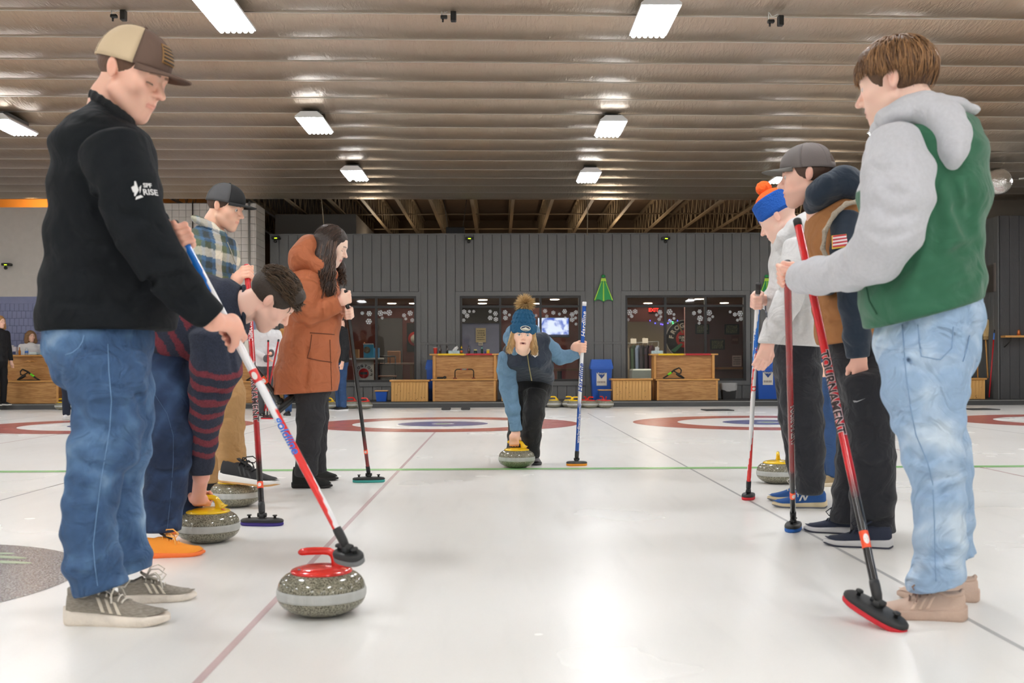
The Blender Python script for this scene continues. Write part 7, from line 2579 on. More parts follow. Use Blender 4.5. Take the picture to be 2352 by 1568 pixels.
hair_shell(hd, P7, mat('hair_dark_brown', (74, 50, 36), rough=0.5, bump=(300, 0.8), bdist=0.003), -0.05, 0.03, 0.007, 0.0015, hcut=0.10)


# ================================================================== PERSON: bending man in striped sweater (left)
G = Rig(4.66)
P2 = empty('person', ground(390, 1275), 'bending man in navy and maroon striped sweater with orange sneakers', 'person')
SK2 = (230, 184, 166)
hd = Head(G.p(621, 688, 0.0), 0, sc=1.03, f=RT * 0.60 - UP * 0.74 + FW * 0.34, u=RT * 0.80 + UP * 0.60)
sdh = Sdf(0.0034).add(*hd.prims(eyes='shut', ears=True), *hd.neck(G.p(545, 706, 0.02), 0.058, 0.066)).add(Cone(G.p(552, 706, 0.02), G.p(500, 720, 0.02), 0.075, 0.09))
# hand over the yellow handle
sb = SP['bend']
hw = G.p(462, 1094, 0.02)
grip_c = np.array([sb[0] - 0.025, sb[1], 0.199])
h2 = grip_hand(grip_c, -RT0, grip_c - hw, -UP0 * 0.2 - FW, hw, 0.0125, 1.08, 0.0036, extra=G.p(462, 1050, 0.03))
build_body(P2, [(sdh, hd.skin_col(SK2, brow=(80, 54, 38), stubble=0.35, lid_line=True)), (h2, hand_col((226, 172, 152)))], G, [[(505, 720, 0.02), (500, 770, -0.15), (490, 870, -0.18), (467, 1020, -0.04), (hw,)]])
swm = mat('wool_sweater', (44, 50, 66), rough=0.95, attr='Col', bump=(180, 0.6), bdist=0.006, var=0.22, vscale=120, wr=(7, 0.45, 0.03))
sw = Sdf(0.007, folds(0.006, 14, 51))
ch_t = [(568, 708, 0.02, 46, 40), (535, 712, 0.02, 68, 70), (500, 722, 0.02, 88, 105), (450, 735, 0.02, 96, 112), (400, 750, 0.02, 94, 106), (350, 765, 0.02, 92, 102), (300, 770, 0.02, 90, 100)]
ch_a = [(500, 775, -0.2, 62, 56), (497, 845, -0.2, 54, 52), (482, 900, -0.16, 43, 43), (471, 960, -0.1, 34, 35), (467, 1020, -0.04, 29, 30), (461, 1060, 0.0, 26, 27), (460, 1120, 0.02, 23, 24)]
sw.add(*G.chain(ch_t, 0.05, 0.3), *G.chain(ch_a, 0.035, 0.4))
sw.add(*G.chain([(515, 770, 0.24, 50, 50), (505, 850, 0.28, 44, 44), (470, 900, 0.22, 38, 38), (420, 900, 0.15, 32, 32)], 0.035, 0.5))
sw.cut(G.p(561, 708, 0.02), nrm(G.p(568, 706, 0.02) - G.p(500, 716, 0.02)), 0.006)
sw.cut(G.p(461, 1091, 0.0), -UP, 0.005)
cN, cM = np.array(rgb(42, 48, 64)[:3]), np.array(rgb(116, 46, 56)[:3])
arm_ax = nrm(G.p(464, 1040, 0) - G.p(500, 800, -0.18)); arm_o = G.p(500, 800, -0.18)
tor_ax = nrm(G.p(350, 765, 0.02) - G.p(535, 712, 0.02)); tor_o = G.p(535, 712, 0.02)


def stripes(v):
    out = np.tile(cN, (len(v), 1))
    armp = G.chain(ch_a); torp = G.chain(ch_t)
    da = np.min([p(v) for p in armp], 0); dt = np.min([p(v) for p in torp], 0)
    wv = 0.004 * np.sin(v @ (RT * 60)) + 0.003 * np.sin(v @ (UP * 80))
    ta = (v - arm_o) @ arm_ax + wv
    tt = (v - tor_o) @ tor_ax + 0.12 * (0.5 - 0.5 * np.cos(np.clip((v - tor_o) @ -UP / 0.3, -1, 1))) + wv
    sa = (ta > 0.045) & (ta < 0.5) & (np.mod(ta - 0.045, 0.068) < 0.030)
    st = (tt > 0.13) & (np.mod(tt - 0.13, 0.075) < 0.034)
    m = np.where(da < dt - 0.0, sa, st)
    out[m] = cM
    return out


crease(G, sw, [[(450, 900), (475, 915), (505, 905)], [(520, 780), (535, 810), (540, 850)], [(450, 800), (470, 830), (470, 860)]], 0.016, 0.006)
swo = sw.build('striped_sweater', swm, P2, col=stripes)
ncl = Sdf(0.005).add(*[Cone(G.p(560, 708 - 50 * math.cos(a), 0.02 - 0.082 * math.sin(a)), G.p(560, 708 - 50 * math.cos(a + 0.4), 0.02 - 0.082 * math.sin(a + 0.4)), 0.009, 0.009, k=0.006) for a in np.linspace(0, 2 * PI, 17)[:-1]])
ncl.build('neck_band', mat('navy_rib', (40, 46, 60), rough=0.95, bump=(300, 0.5), bdist=0.004), swo)
dden = mat('denim_dark', (36, 58, 92), rough=0.85, bump=(600, 0.3), bdist=0.002, attr='Col', var=0.1, vscale=30, wr=(9, 0.7, 0.03))
je = Sdf(0.009, folds(0.007, 20, 53, (0.6, 0.6, 1.4)))
je.add(*G.chain([(330, 770, 0.03, 84, 92), (352, 830, 0.03, 84, 92), (368, 880, 0.02, 76, 86)], 0.05, 0.6))
je.add(*G.chain([(372, 850, -0.06, 66, 62), (392, 910, -0.08, 54, 54), (396, 985, -0.1, 49, 50), (386, 1060, -0.1, 48, 48), (376, 1140, -0.1, 46, 46), (368, 1210, -0.11, 42, 44), (366, 1260, -0.11, 42, 44)], 0.03, 0.4))
je.add(*G.chain([(392, 860, 0.16, 60, 58), (412, 940, 0.2, 42, 48), (412, 1020, 0.22, 38, 44), (416, 1100, 0.24, 36, 40), (428, 1180, 0.26, 36, 38), (432, 1230, 0.26, 36, 38)], 0.03, 0.4))
je.cut(ground(368, 1275) + UP0 * 0.10, nrm(-UP0), 0.005)
crease(G, je, [[(356, 985), (390, 1000), (430, 985)], [(352, 1030), (385, 1045), (425, 1030)], [(345, 1075), (380, 1090), (420, 1080)], [(340, 1150), (370, 1162), (410, 1150)], [(340, 1195), (370, 1206), (402, 1196)]], 0.014, 0.006)
jeans = je.build('jeans', dden, P2, col=denim_col((38, 60, 94), (62, 88, 124), (24, 40, 68), 12))
stitch(G, [(352, 900), (384, 950), (398, 1000), (398, 1060), (392, 1140), (384, 1215)], je, 0.0009, mat('denim_thread_dark', (86, 110, 144), rough=0.8), jeans)
oru = mat('orange_knit_upper', (255, 160, 50), rough=0.75, bump=(200, 0.3), bdist=0.002)
s2 = dict(upper=oru, sole=mat('orange_sole', (255, 128, 60), rough=0.6), lace=mat('lace_orange', (255, 184, 90), rough=0.8), sole_h=0.022, tongue=mat('tongue_black', (36, 30, 26), rough=0.7))
shoe(P2, ground(318, 1281), ground(472, 1273), UP0, s2, -1)
shoe(P2, ground(380, 1228), ground(500, 1218), UP0, s2, 1)
hb2 = mat('hair_base_dark', (52, 40, 30), rough=0.55, bump=(260, 1.0), bdist=0.003)
ear_s = [hd.ell((-0.006, y * 0.09, -0.012), (0.03, 0.03, 0.036), k=0.006, sub=True) for y in (1, -1)]
hair_shell(hd, P2, hb2, -0.04, 0.05, 0.007, 0.0015, extra=[hd.ell((0.05, 0, 0.092), (0.05, 0.066, 0.04), k=0.02)] + ear_s)
strands(hd, P2, hair_m, 1300, lambda r: (r.uniform(0, 2 * PI), math.asin(r.uniform(0.1, 1.0))), lambda p: (1.0, 0.25 * p[1] / 0.09, 0.15), 0.035, 0.0017, 15, 5, ((44, 34, 24), (92, 70, 48)), lift=0.012, R=(0.106, 0.084, 0.092), stop=lambda p: p[2] < 0.015)

# ================================================================== PERSON: man in plaid shirt, black cap
G = Rig(6.28)
P3 = empty('person', ground(490, 1130), 'man in blue and green plaid shirt, khaki trousers and black cap', 'person')
SK3 = (230, 182, 158)
hd = Head(G.p(517, 479, 0.0), 10, 17, 0, 1.0)
sdh = Sdf(0.0036).add(*hd.prims(eyes='open'), *hd.neck(G.p(486, 560, 0.02), 0.056, 0.066)).add(Cone(G.p(486, 550, 0.02), G.p(482, 600, 0.02), 0.08, 0.09))
p3t, p3b = pix(567, 610, 6.02), ground(602, 1206)
C3 = p3t + (p3b - p3t) * 0.036
wr3 = G.p(536, 642, -0.12)
g3 = grip_hand(C3, p3t - p3b, C3 - wr3, -FW + RT * -0.2, wr3, 0.0142, 1.05, 0.004, extra=G.p(490, 660, -0.08))
build_body(P3, [(sdh, hd.skin_col(SK3, brow=(84, 58, 40), stubble=0.4)), (g3, hand_col(SK3))], G, [[(482, 600, 0.02), (478, 575, -0.15), (474, 640, -0.19), (490, 660, -0.15), (wr3,)]])
hd.eyes(P3, look=(1, -0.1, -0.1))
plm = mat('plaid_flannel', (120, 130, 120), rough=0.9, attr='Col', bump=(300, 0.4), bdist=0.004, var=0.1, vscale=80, wr=(8, 0.5, 0.03))
pl = Sdf(0.0078, folds(0.006, 16, 61))
pl.add(*G.chain([(488, 530, 0.02, 34, 50), (484, 552, 0.02, 54, 84), (484, 590, 0.02, 60, 92), (486, 650, 0.02, 58, 84), (486, 740, 0.02, 56, 78), (482, 800, 0.02, 56, 76), (480, 860, 0.02, 56, 76)], 0.05, 0.4))
pl.add(*G.chain([(478, 566, -0.16, 34, 34), (474, 630, -0.2, 30, 30), (482, 676, -0.17, 27, 27), (534, 644, -0.12, 18, 18)], 0.03, 0.5))
pl.add(*G.chain([(490, 566, 0.2, 34, 34), (490, 640, 0.24, 30, 30), (510, 700, 0.2, 26, 26), (520, 720, 0.1, 20, 20)], 0.03, 0.5))
pl.cut(G.p(480, 835, 0.02), -UP, 0.01)
pl.cut(G.p(497, 530, 0.02), nrm(UP + RT * 0.5), 0.008)
cc = {k: np.array(rgb(*v)[:3]) for k, v in dict(cream=(232, 224, 206), green=(96, 106, 76), blue=(70, 104, 138), dark=(52, 60, 62), teal=(110, 128, 120)).items()}


def plaid(v):
    u = v @ RT + 0.35 * (v @ UP) * 0.0 + 0.5 * (v @ FW)
    w_ = v[:, 2] + 0.25 * (v @ RT)
    a, b_ = np.mod(u, 0.17) / 0.17, np.mod(w_ + 0.04, 0.17) / 0.17
    h_ = np.select([a < 0.28, a < 0.5, a < 0.62, a < 0.85], [0, 1, 2, 3], 2)
    g_ = np.select([b_ < 0.28, b_ < 0.5, b_ < 0.62, b_ < 0.85], [0, 1, 2, 3], 2)
    tb = np.array([cc['cream'], cc['green'], cc['blue'], cc['dark']])
    mix = 0.5 * (tb[h_] + tb[g_])
    mix[(h_ == 0) & (g_ == 0)] = cc['cream']
    return mix


plo = pl.build('plaid_shirt', plm, P3, col=plaid)
cl = Sdf(0.006).add(*G.chain([(462, 508, -0.05, 9, 30), (484, 520, -0.11, 10, 14), (510, 540, -0.09, 9, 12), (522, 552, -0.05, 6, 10)], 0.012, 1), *G.chain([(462, 508, 0.05, 9, 30), (484, 516, 0.13, 10, 14), (512, 538, 0.09, 9, 12)], 0.012, 1))
cl.build('collar', plm, plo, col=plaid)
stitch(G, [(522, 556), (532, 580), (541, 606)], pl, 0.003, mat('placket_cream', (190, 186, 170), rough=0.9), plo, 'placket')
kh = mat('khaki_twill', (176, 138, 92), rough=0.85, bump=(500, 0.2), bdist=0.002, wr=(9, 0.7, 0.03), var=0.05, vscale=20)
kt = Sdf(0.009, folds(0.006, 20, 63, (0.6, 0.6, 1.3)))
kt.add(*G.chain([(482, 800, 0.03, 52, 70), (484, 860, 0.02, 52, 66)], 0.04, 0.6))
kt.add(*G.chain([(500, 850, -0.08, 46, 44), (524, 905, -0.12, 38, 38), (528, 980, -0.08, 31, 33), (530, 1040, -0.03, 31, 32), (536, 1072, 0.0, 30, 31), (536, 1100, 0, 30, 30)], 0.03, 0.4))
kt.add(*G.chain([(474, 850, 0.14, 44, 44), (474, 940, 0.16, 36, 38), (474, 1030, 0.18, 30, 32), (476, 1110, 0.2, 28, 30), (476, 1140, 0.2, 28, 30)], 0.03, 0.4))
kt.cut(G.p(476, 1108, 0.2), -UP, 0.005)
kt.p[-1:] = kt.p[-1:]
kto = kt.build('khaki_trousers', kh, P3)
bku = mat('black_knit_upper', (34, 34, 36), rough=0.8, bump=(200, 0.3), bdist=0.002)
s3 = dict(upper=bku, sole=mat('white_foam_sole', (232, 230, 226), rough=0.6), outsole=mat('gum_outsole', (196, 150, 96), rough=0.6), lace=mat('lace_black', (26, 26, 28), rough=0.8), stripe=mat('stripe_dark', (52, 52, 54), rough=0.7), sole_h=0.034, tongue=bku)
sf = SP['foot']
hz, tz = pix(504, 1104, 6.05), pix(642, 1118, 5.97)
shoe(P3, hz, tz, UP0, s3, -1, name='shoe')
shoe(P3, ground(452, 1140), ground(500, 1135) + RT0 * 0.17, UP0, s3, 1)
cap(hd, P3, mat('cap_black', (30, 31, 33), rough=0.85, bump=(400, 0.3), bdist=0.002), mat('cap_mesh_charcoal', (84, 84, 86), rough=0.9, bump=(400, 0.5), bdist=0.002), split=58)
hair_shell(hd, P3, mat('hair_dark_brown', (74, 50, 36)), -0.03, 0.03, 0.005, 0.0012, hcut=0.08)
cR3 = ramp_col([(0, (190, 18, 28)), (0.80, (150, 16, 24)), (0.84, (60, 16, 20)), (0.87, (24, 22, 24)), (1, (24, 22, 24))])
e, a_, s_ = broom(p3t, p3b, 'red lettered broom with purple pad held by the plaid shirt man', lambda t, a: cR3(t), mat('pad_purple', (58, 44, 128), rough=0.7), RT * 0.98 - FW * 0.12, capm=mat('cap_red', (186, 20, 30), rough=0.3), ring=[(0.925, 0.035, orange_st)], r0=0.0165, r1=0.0145, hl=0.22, hw=0.09)
wrap_text('TOURNAMENT', a_, s_, 0.0158, 0.05, mat('lettering_silver', (214, 190, 190)), e, -FW, 0.555, bold=0.0036, spacing=1.03)
wrap_text('TOURNAMENT', a_, s_, 0.0167, 0.05, mat('lettering_dark', (40, 12, 16)), e, -FW, 0.555, bold=0.0012, spacing=1.03)
wrap_text('OLYMPIC', a_, s_, 0.0165, 0.03, mat('lettering_silver', (214, 190, 190)), e, -FW, 0.30, bold=0.0006)

# ================================================================== PERSON: woman in long brown coat
G = Rig(6.96)
P4 = empty('person', ground(715, 1115), 'dark-haired woman in long rust brown coat looking down', 'person')
SK4 = (238, 196, 178)
hd = Head(G.p(761, 566, 0.0), 4, 25, 0, 0.98)
sdh = Sdf(0.0036).add(*hd.prims(fem=True, eyes='shut'), *hd.neck(G.p(735, 630, 0.01), 0.046, 0.055)).add(Cone(G.p(735, 625, 0.01), G.p(730, 680, 0.01), 0.06, 0.07))
p4t, p4b = pix(793, 668, 6.86), ground(847, 1107)
C4 = p4t + (p4b - p4t) * 0.03
C4b = p4t + (p4b - p4t) * 0.11
w4 = G.p(772, 694, -0.14); w4b = G.p(776, 712, 0.06)
g4 = grip_hand(C4, p4t - p4b, C4 - w4, -FW + UP * 0.2, w4, 0.0135, 0.98, 0.004)
g4b = grip_hand(C4b, p4t - p4b, C4b - w4b, FW, w4b, 0.0135, 0.94, 0.004)
build_body(P4, [(sdh, hd.skin_col(SK4, lip=(196, 104, 104), brow=(60, 40, 30), lid_line=True, lipstick=0.8)), (g4, hand_col(SK4)), (g4b, hand_col(SK4))], G, [[(730, 675, 0.01), (704, 665, -0.16), (700, 715, -0.19), (w4,)], [(730, 675, 0.01), (720, 665, 0.18), (725, 715, 0.19), (w4b,)]])
coat = mat('rust_coat', (170, 96, 58), rough=0.72, bump=(500, 0.2), bdist=0.002, wr=(8, 0.7, 0.03), var=0.05, vscale=9)
ct = Sdf(0.009, folds(0.006, 14, 71, (1, 1, 0.5)))
ct.add(*G.chain([(728, 618, 0.02, 30, 46), (724, 640, 0.02, 52, 70), (722, 680, 0.02, 58, 80), (718, 740, 0.02, 60, 78), (712, 800, 0.02, 64, 80), (704, 860, 0.02, 70, 84), (700, 940, 0.02, 76, 88)], 0.05, 0.3))
ct.add(*G.chain([(704, 660, -0.17, 34, 34), (694, 700, -0.2, 34, 32), (704, 726, -0.2, 27, 27), (740, 712, -0.18, 22, 23), (786, 692, -0.14, 18, 18)], 0.012, 0.5))
ct.add(*G.chain([(720, 660, 0.2, 34, 34), (715, 715, 0.22, 30, 30), (740, 722, 0.16, 24, 24), (780, 712, 0.07, 18, 18)], 0.03, 0.5))
ct.cut(G.p(700, 902, 0.02), nrm(-UP + RT * 0.06), 0.008)
ct.cut(G.p(781, 694, -0.14), nrm(RT + UP * 0.35), 0.006)
crease(G, ct, [[(690, 720), (706, 735), (730, 735)], [(700, 690), (715, 705), (735, 700)], [(730, 700), (738, 715), (736, 730)], [(752, 690), (758, 704), (756, 716)], [(700, 760), (705, 820), (700, 890)], [(660, 700), (668, 740), (664, 800)]], 0.016, 0.007)
cto = ct.build('long_coat', coat, P4)
hh = Sdf(0.008, folds(0.006, 20, 73))
hh.add(*G.chain([(712, 570, 0.0, 30, 50), (700, 592, 0.0, 32, 56), (694, 606, 0.0, 28, 50)], 0.04, 1.0), *G.chain([(704, 600, -0.1, 20, 24), (735, 614, -0.11, 18, 20), (762, 630, -0.07, 14, 16)], 0.04, 1), *G.chain([(704, 600, 0.1, 20, 24), (735, 614, 0.13, 18, 20), (762, 630, 0.09, 14, 16)], 0.04, 1))
hh.build('hood', coat, cto)
# pocket flap
pf = [(0, 0.0), (0.02, -0.03), (-0.02, -0.24), (0.21, -0.25), (0.2, -0.15)]
cdk = mat('rust_seam', (104, 56, 32), rough=0.8)
stitch(G, [(716, 768), (712, 800), (706, 822), (735, 828), (762, 832)], ct, 0.003, cdk, cto, 'pocket_edge')
stitch(G, [(712, 764), (740, 766), (768, 768)], ct, 0.003, cdk, cto, 'waist_seam')
stitch(G, [(758, 780), (760, 840), (762, 895)], ct, 0.0025, cdk, cto, 'front_seam')
bk = mat('black_denim', (38, 38, 42), rough=0.85, bump=(500, 0.25), bdist=0.002, wr=(10, 0.7, 0.03), var=0.12, vscale=14)
bt4 = Sdf(0.01, folds(0.006, 22, 75, (0.6, 0.6, 1.3)))
bt4.add(*G.chain([(715, 860, 0, 44, 60), (717, 900, 0, 42, 56)], 0.04, 0.6))
bt4.add(*G.chain([(714, 890, -0.08, 36, 34), (714, 960, -0.09, 31, 31), (707, 1030, -0.1, 26, 28), (703, 1082, -0.1, 24, 26), (703, 1110, -0.1, 24, 26)], 0.03, 0.4))
bt4.add(*G.chain([(724, 890, 0.12, 32, 32), (726, 960, 0.13, 28, 30), (727, 1030, 0.14, 22, 26), (728, 1078, 0.14, 20, 24), (728, 1105, 0.14, 20, 24)], 0.03, 0.4))
bt4.cut(ground(703, 1118) + UP0 * 0.09, -UP0, 0.005)
bt4.build('black_jeans', bk, P4)
bts = mat('black_suede', (30, 31, 30), rough=0.9, bump=(300, 0.3), bdist=0.002)
s4 = dict(upper=bts, sole=mat('black_sole', (22, 22, 22), rough=0.7), boot=True, sole_h=0.028)
shoe(P4, ground(670, 1120), ground(764, 1120), UP0, s4, -1)
shoe(P4, ground(700, 1101), ground(777, 1103), UP0, s4, 1)
# long wavy hair
hb4 = mat('hair_base_darkest', (42, 30, 24), rough=0.45, bump=(200, 1.0), bdist=0.003)
hs = Sdf(0.005, folds(0.003, 90, 77, (1, 1, 0.3)))
hs.add(hd.ell((-0.016, 0, 0.044), (0.107, 0.087, 0.094), k=0.03), hd.cone((-0.05, -0.03, 0.0), (-0.05, -0.03, -0.07), (0.07, 0.07), (0.06, 0.06), 0.04), hd.cone((-0.04, 0.04, 0.0), (-0.04, 0.04, -0.08), (0.06, 0.06), (0.05, 0.05), 0.04))
hs.add(*G.chain([(752, 556, -0.05, 22, 18), (746, 590, -0.085, 24, 18), (749, 625, -0.12, 20, 17), (755, 655, -0.14, 15, 14), (757, 680, -0.15, 8, 8)], 0.03, 1))
hs.add(*G.chain([(775, 586, 0.1, 12, 14), (783, 616, 0.1, 11, 12), (786, 648, 0.08, 7, 8)], 0.02, 1))
hs.add(hd.ell((0.102, 0, -0.02), (0.062, 0.09, 0.105), k=0.01, sub=True))
hso = hs.build('long_hair', hb4, P4, smooth_it=0)
rg = random.Random(9)
mb = MB()
for i in range(420):
    front = rg.random() < 0.2
    if front:
        p0, mid, p1 = G.p(776 + rg.uniform(-6, 6), 580, 0.1 + rg.uniform(-.03, .03)), G.p(784 + rg.uniform(-8, 8), 610, 0.1 + rg.uniform(-.03, .03)), G.p(786 + rg.uniform(-9, 9), rg.uniform(630, 660), 0.08 + rg.uniform(-.04, .04))
    else:
        w_ = rg.uniform(-1, 1)
        p0, mid, p1 = hd.pt(-0.02 + 0.05 * w_, -0.084 + 0.02 * abs(w_), 0.045 + rg.uniform(-0.03, 0.03)), G.p(742 + 20 * w_ + rg.uniform(-5, 5), 612, -0.16 + rg.uniform(-.03, .03)), G.p(755 + 13 * w_ + rg.uniform(-6, 6), rg.uniform(640, 692), -0.16 + rg.uniform(-.03, .04))
    ph, turns, amp = rg.uniform(0, 6.28), rg.uniform(1.5, 3.2), rg.uniform(0.007, 0.018)
    pts = []
    for k in range(22):
        t = k / 21
        q = p0 * (1 - t) ** 2 + mid * 2 * t * (1 - t) + p1 * t * t
        a = ph + turns * 2 * PI * t
        pts.append(q + amp * t * (RT * math.cos(a) - FW * math.sin(a)))
    f = rg.random()
    c = np.array(rgb(34, 25, 20)[:3]) * (1 - f) + np.array(rgb(92, 66, 50)[:3]) * f
    mb.tube(pts, [0.0052 * (1 - 0.75 * (k / 21) ** 2) for k in range(22)], 5, False, col=tuple(c))
mb.build('hair_curls', hair_m, hso, kind='stuff')
strands(hd, hso, hair_m, 800, lambda r: (r.uniform(0.9, 5.4), math.asin(r.uniform(0.15, 1.0))), lambda p: (-0.3 if p[0] < 0.03 else -0.9, 0.5 * p[1] / 0.09, -1), 0.14, 0.0018, 22, 8, ((34, 25, 20), (78, 56, 44)), lift=0.004, R=(0.109, 0.089, 0.096), stop=lambda p: p[0] > 0.06 and p[2] < 0.06)
cK = ramp_col([(0, (20, 20, 21)), (0.80, (20, 20, 21)), (0.85, (110, 24, 30)), (1, (130, 28, 34))])
e, a_, s_ = broom(p4t, p4b, 'black broom with teal pad held by the woman in the brown coat', lambda t, a: cK(t), mat('pad_teal', (70, 176, 168), rough=0.7), RT * 0.99 + FW * 0.1, capm=blk, ring=[(0.90, 0.03, orange_st)], hl=0.22, hw=0.085)

# ================================================================== PERSON: woman delivering a stone (centre)
G = Rig(8.45)
P5 = empty('person', ground(1215, 1062), 'woman in blue bobble hat and navy vest sliding a stone at centre', 'person')
SK5 = (236, 188, 166)
HD5 = -0.45
hd = Head(pix(1201, 774, 8.0), 88, -4, 4, 0.95)
sdh = Sdf(0.0036).add(*hd.prims(fem=True, eyes='open', mouth='open', ears=False), *hd.neck(G.p(1208, 806, -0.2), 0.048, 0.056)).add(Cone(G.p(1208, 806, -0.2), G.p(1210, 830, -0.1), 0.06, 0.07))
sc5 = SP['centre']
gc5 = V(sc5[0] - 0.02, sc5[1], 0.199)
w5 = pix(1185, 994, 8.34)
g5 = grip_hand(gc5, RT0, gc5 - w5, -FW, w5, 0.0125, 1.0, 0.004, extra=pix(1184, 970, 8.335))
p5t, p5b = pix(1342.5, 694, 8.36), ground(1324.5, 1069)
C5 = p5t + (p5b - p5t) * ((797 - 694) / 375)
w5b = pix(1327, 811, 8.42)
g5b = grip_hand(C5, p5t - p5b, C5 - w5b, -FW * 0.8 + RT * 0.4, w5b, 0.0142, 1.0, 0.004, extra=pix(1300, 822, 8.4))
build_body(P5, [(sdh, hd.skin_col(SK5, lip=(170, 84, 84), brow=(120, 90, 66), lipstick=0.7, blush=0.8)), (g5, hand_col(SK5)), (g5b, hand_col(SK5))], G, [[(1210, 830, -0.1), (1165, 820, -0.17), (1168, 890, -0.15), (w5,)], [(1210, 830, -0.1), (1250, 792, -0.14), (1286, 821, -0.06), (w5b,)]])
hd.eyes(P5, (70, 96, 130))
MB().lathe([(0, -0.006), (0.012, -0.002), (0.014, 0.004)], 12, hd.M() @ Matrix.Translation((0.088, 0, -0.058))).build('mouth_inside', mat('mouth_dark', (80, 26, 26), rough=0.5), P5)
bhd = mat('blue_heather', (104, 138, 166), rough=0.9, bump=(500, 0.3), bdist=0.003, wr=(11, 0.7, 0.02), var=0.06, vscale=60)
nvy = mat('navy_quilt', (24, 38, 56), rough=0.7, bump=(26, 0.7), bdist=0.01, wr=(9, 0.5, 0.02), sheen=0.1)
vt = Sdf(0.0085, folds(0.004, 22, 81))
vt.add(*G.chain([(1208, 795, -0.2, 36, 44), (1210, 815, -0.16, 52, 52), (1214, 845, -0.05, 54, 56), (1222, 868, 0.06, 48, 54), (1226, 892, 0.14, 44, 52)], 0.05, 0.5))
vt.add(*G.chain([(1172, 806, -0.18, 17, 22), (1210, 790, -0.2, 24, 30), (1246, 782, -0.16, 19, 24)], 0.04, 0.9))
vt.cut(G.p(1218, 879, 0.1), nrm(-UP - FW * 0.3 + RT * -0.05), 0.01)
vto = vt.build('quilted_vest', nvy, P5)
zp = mat('zip_brass', (150, 138, 96), rough=0.35, metal=0.6)
stitch(G, [(1211, 812), (1214, 835), (1218, 858), (1221, 874)], vt, 0.0045, zp, vto, 'zip')
sv = Sdf(0.0085, folds(0.004, 26, 83))
sv.add(*G.chain([(1165, 815, -0.18, 20, 20), (1163, 850, -0.17, 21, 21), (1168, 890, -0.15, 20, 20), (1178, 940, -0.13, 16, 17), (1185, 985, -0.11, 12, 13), (1187, 1000, -0.11, 11, 12)], 0.03, 0.5))
sv.cut(G.p(1186, 990, -0.11), nrm(-UP + RT * 0.1), 0.005)
crease(G, sv, [[(1148, 860), (1165, 868), (1182, 860)], [(1152, 890), (1168, 898), (1184, 890)], [(1160, 920), (1174, 928), (1190, 922)], [(1168, 955), (1180, 960), (1192, 955)]], 0.014, 0.006)
sv.build('sleeve', bhd, vto)
sv2 = Sdf(0.0085, folds(0.004, 26, 85))
sv2.add(*G.chain([(1250, 788, -0.14, 19, 20), (1268, 806, -0.1, 19, 20), (1286, 822, -0.06, 16, 17), (1308, 818, -0.04, 13, 14), (1332, 810, -0.03, 11, 12)], 0.03, 0.5))
sv2.cut(G.p(1329, 811, -0.03), nrm(RT + UP * 0.35), 0.005)
sv2.build('sleeve', bhd, vto)
hd5 = Sdf(0.008, folds(0.003, 30, 87)).add(*G.chain([(1174, 788, -0.22, 10, 14), (1168, 776, -0.15, 10, 16), (1176, 762, -0.08, 12, 18), (1200, 756, -0.05, 14, 18), (1226, 760, -0.08, 12, 18), (1234, 778, -0.16, 9, 14), (1226, 802, -0.24, 8, 10), (1206, 812, -0.28, 7, 9), (1184, 806, -0.27, 9, 11), (1174, 788, -0.22, 10, 14)], 0.03, 1))
hd5.build('hood', bhd, vto)
MB().tube([pix(1225, 806, 8.05), pix(1224, 815, 8.03), pix(1229, 819, 8.03), pix(1234, 815, 8.03), pix(1234, 805, 8.04), pix(1231, 803, 8.05)], 0.006, 8).build('drawcord', mat('cord_white', (236, 236, 236), rough=0.8), vto)
pt = mat('black_trouser', (20, 20, 22), rough=0.85, bump=(500, 0.2), bdist=0.002, wr=(9, 0.6, 0.03), sheen=0.1)
tr = Sdf(0.01, folds(0.005, 20, 89, (0.7, 0.7, 1.2)))
tr.add(*G.chain([(1222, 866, 0.22, 46, 50), (1222, 890, 0.24, 46, 52), (1218, 915, 0.2, 42, 48)], 0.05, 0.6))
tr.add(*G.chain([(1196, 905, 0.14, 27, 30), (1190, 950, 0.14, 23, 26), (1186, 1000, 0.22, 20, 22), (1184, 1032, 0.28, 20, 22), (1184, 1056, 0.3, 20, 22)], 0.03, 0.4))
tr.add(*G.chain([(1230, 905, 0.06, 27, 32), (1226, 950, 0.0, 24, 26), (1220, 1000, 0.02, 22, 24), (1219, 1040, 0.05, 19, 22), (1221, 1062, 0.05, 18, 22)], 0.03, 0.4))
tr.cut(ground(1221, 1066) + UP0 * 0.06, -UP0, 0.005)
tr.build('black_trousers', pt, P5)
gsh = mat('grey_trainer', (96, 92, 94), rough=0.8, bump=(200, 0.3), bdist=0.002)
s5 = dict(upper=gsh, sole=mat('charcoal_sole', (62, 62, 64), rough=0.7), collar=mat('collar_pink', (206, 40, 90), rough=0.8), sole_h=0.034)
hA = ground(1233, 1069)
shoe(P5, hA + FW * 0.25 - RT0 * 0.02, hA + RT0 * 0.0, UP0, s5, 1)
hA = pix(1190, 1052, 8.85); hA[2] = 0
shoe(P5, hA + FW * 0.25, hA, UP0, s5, -1)
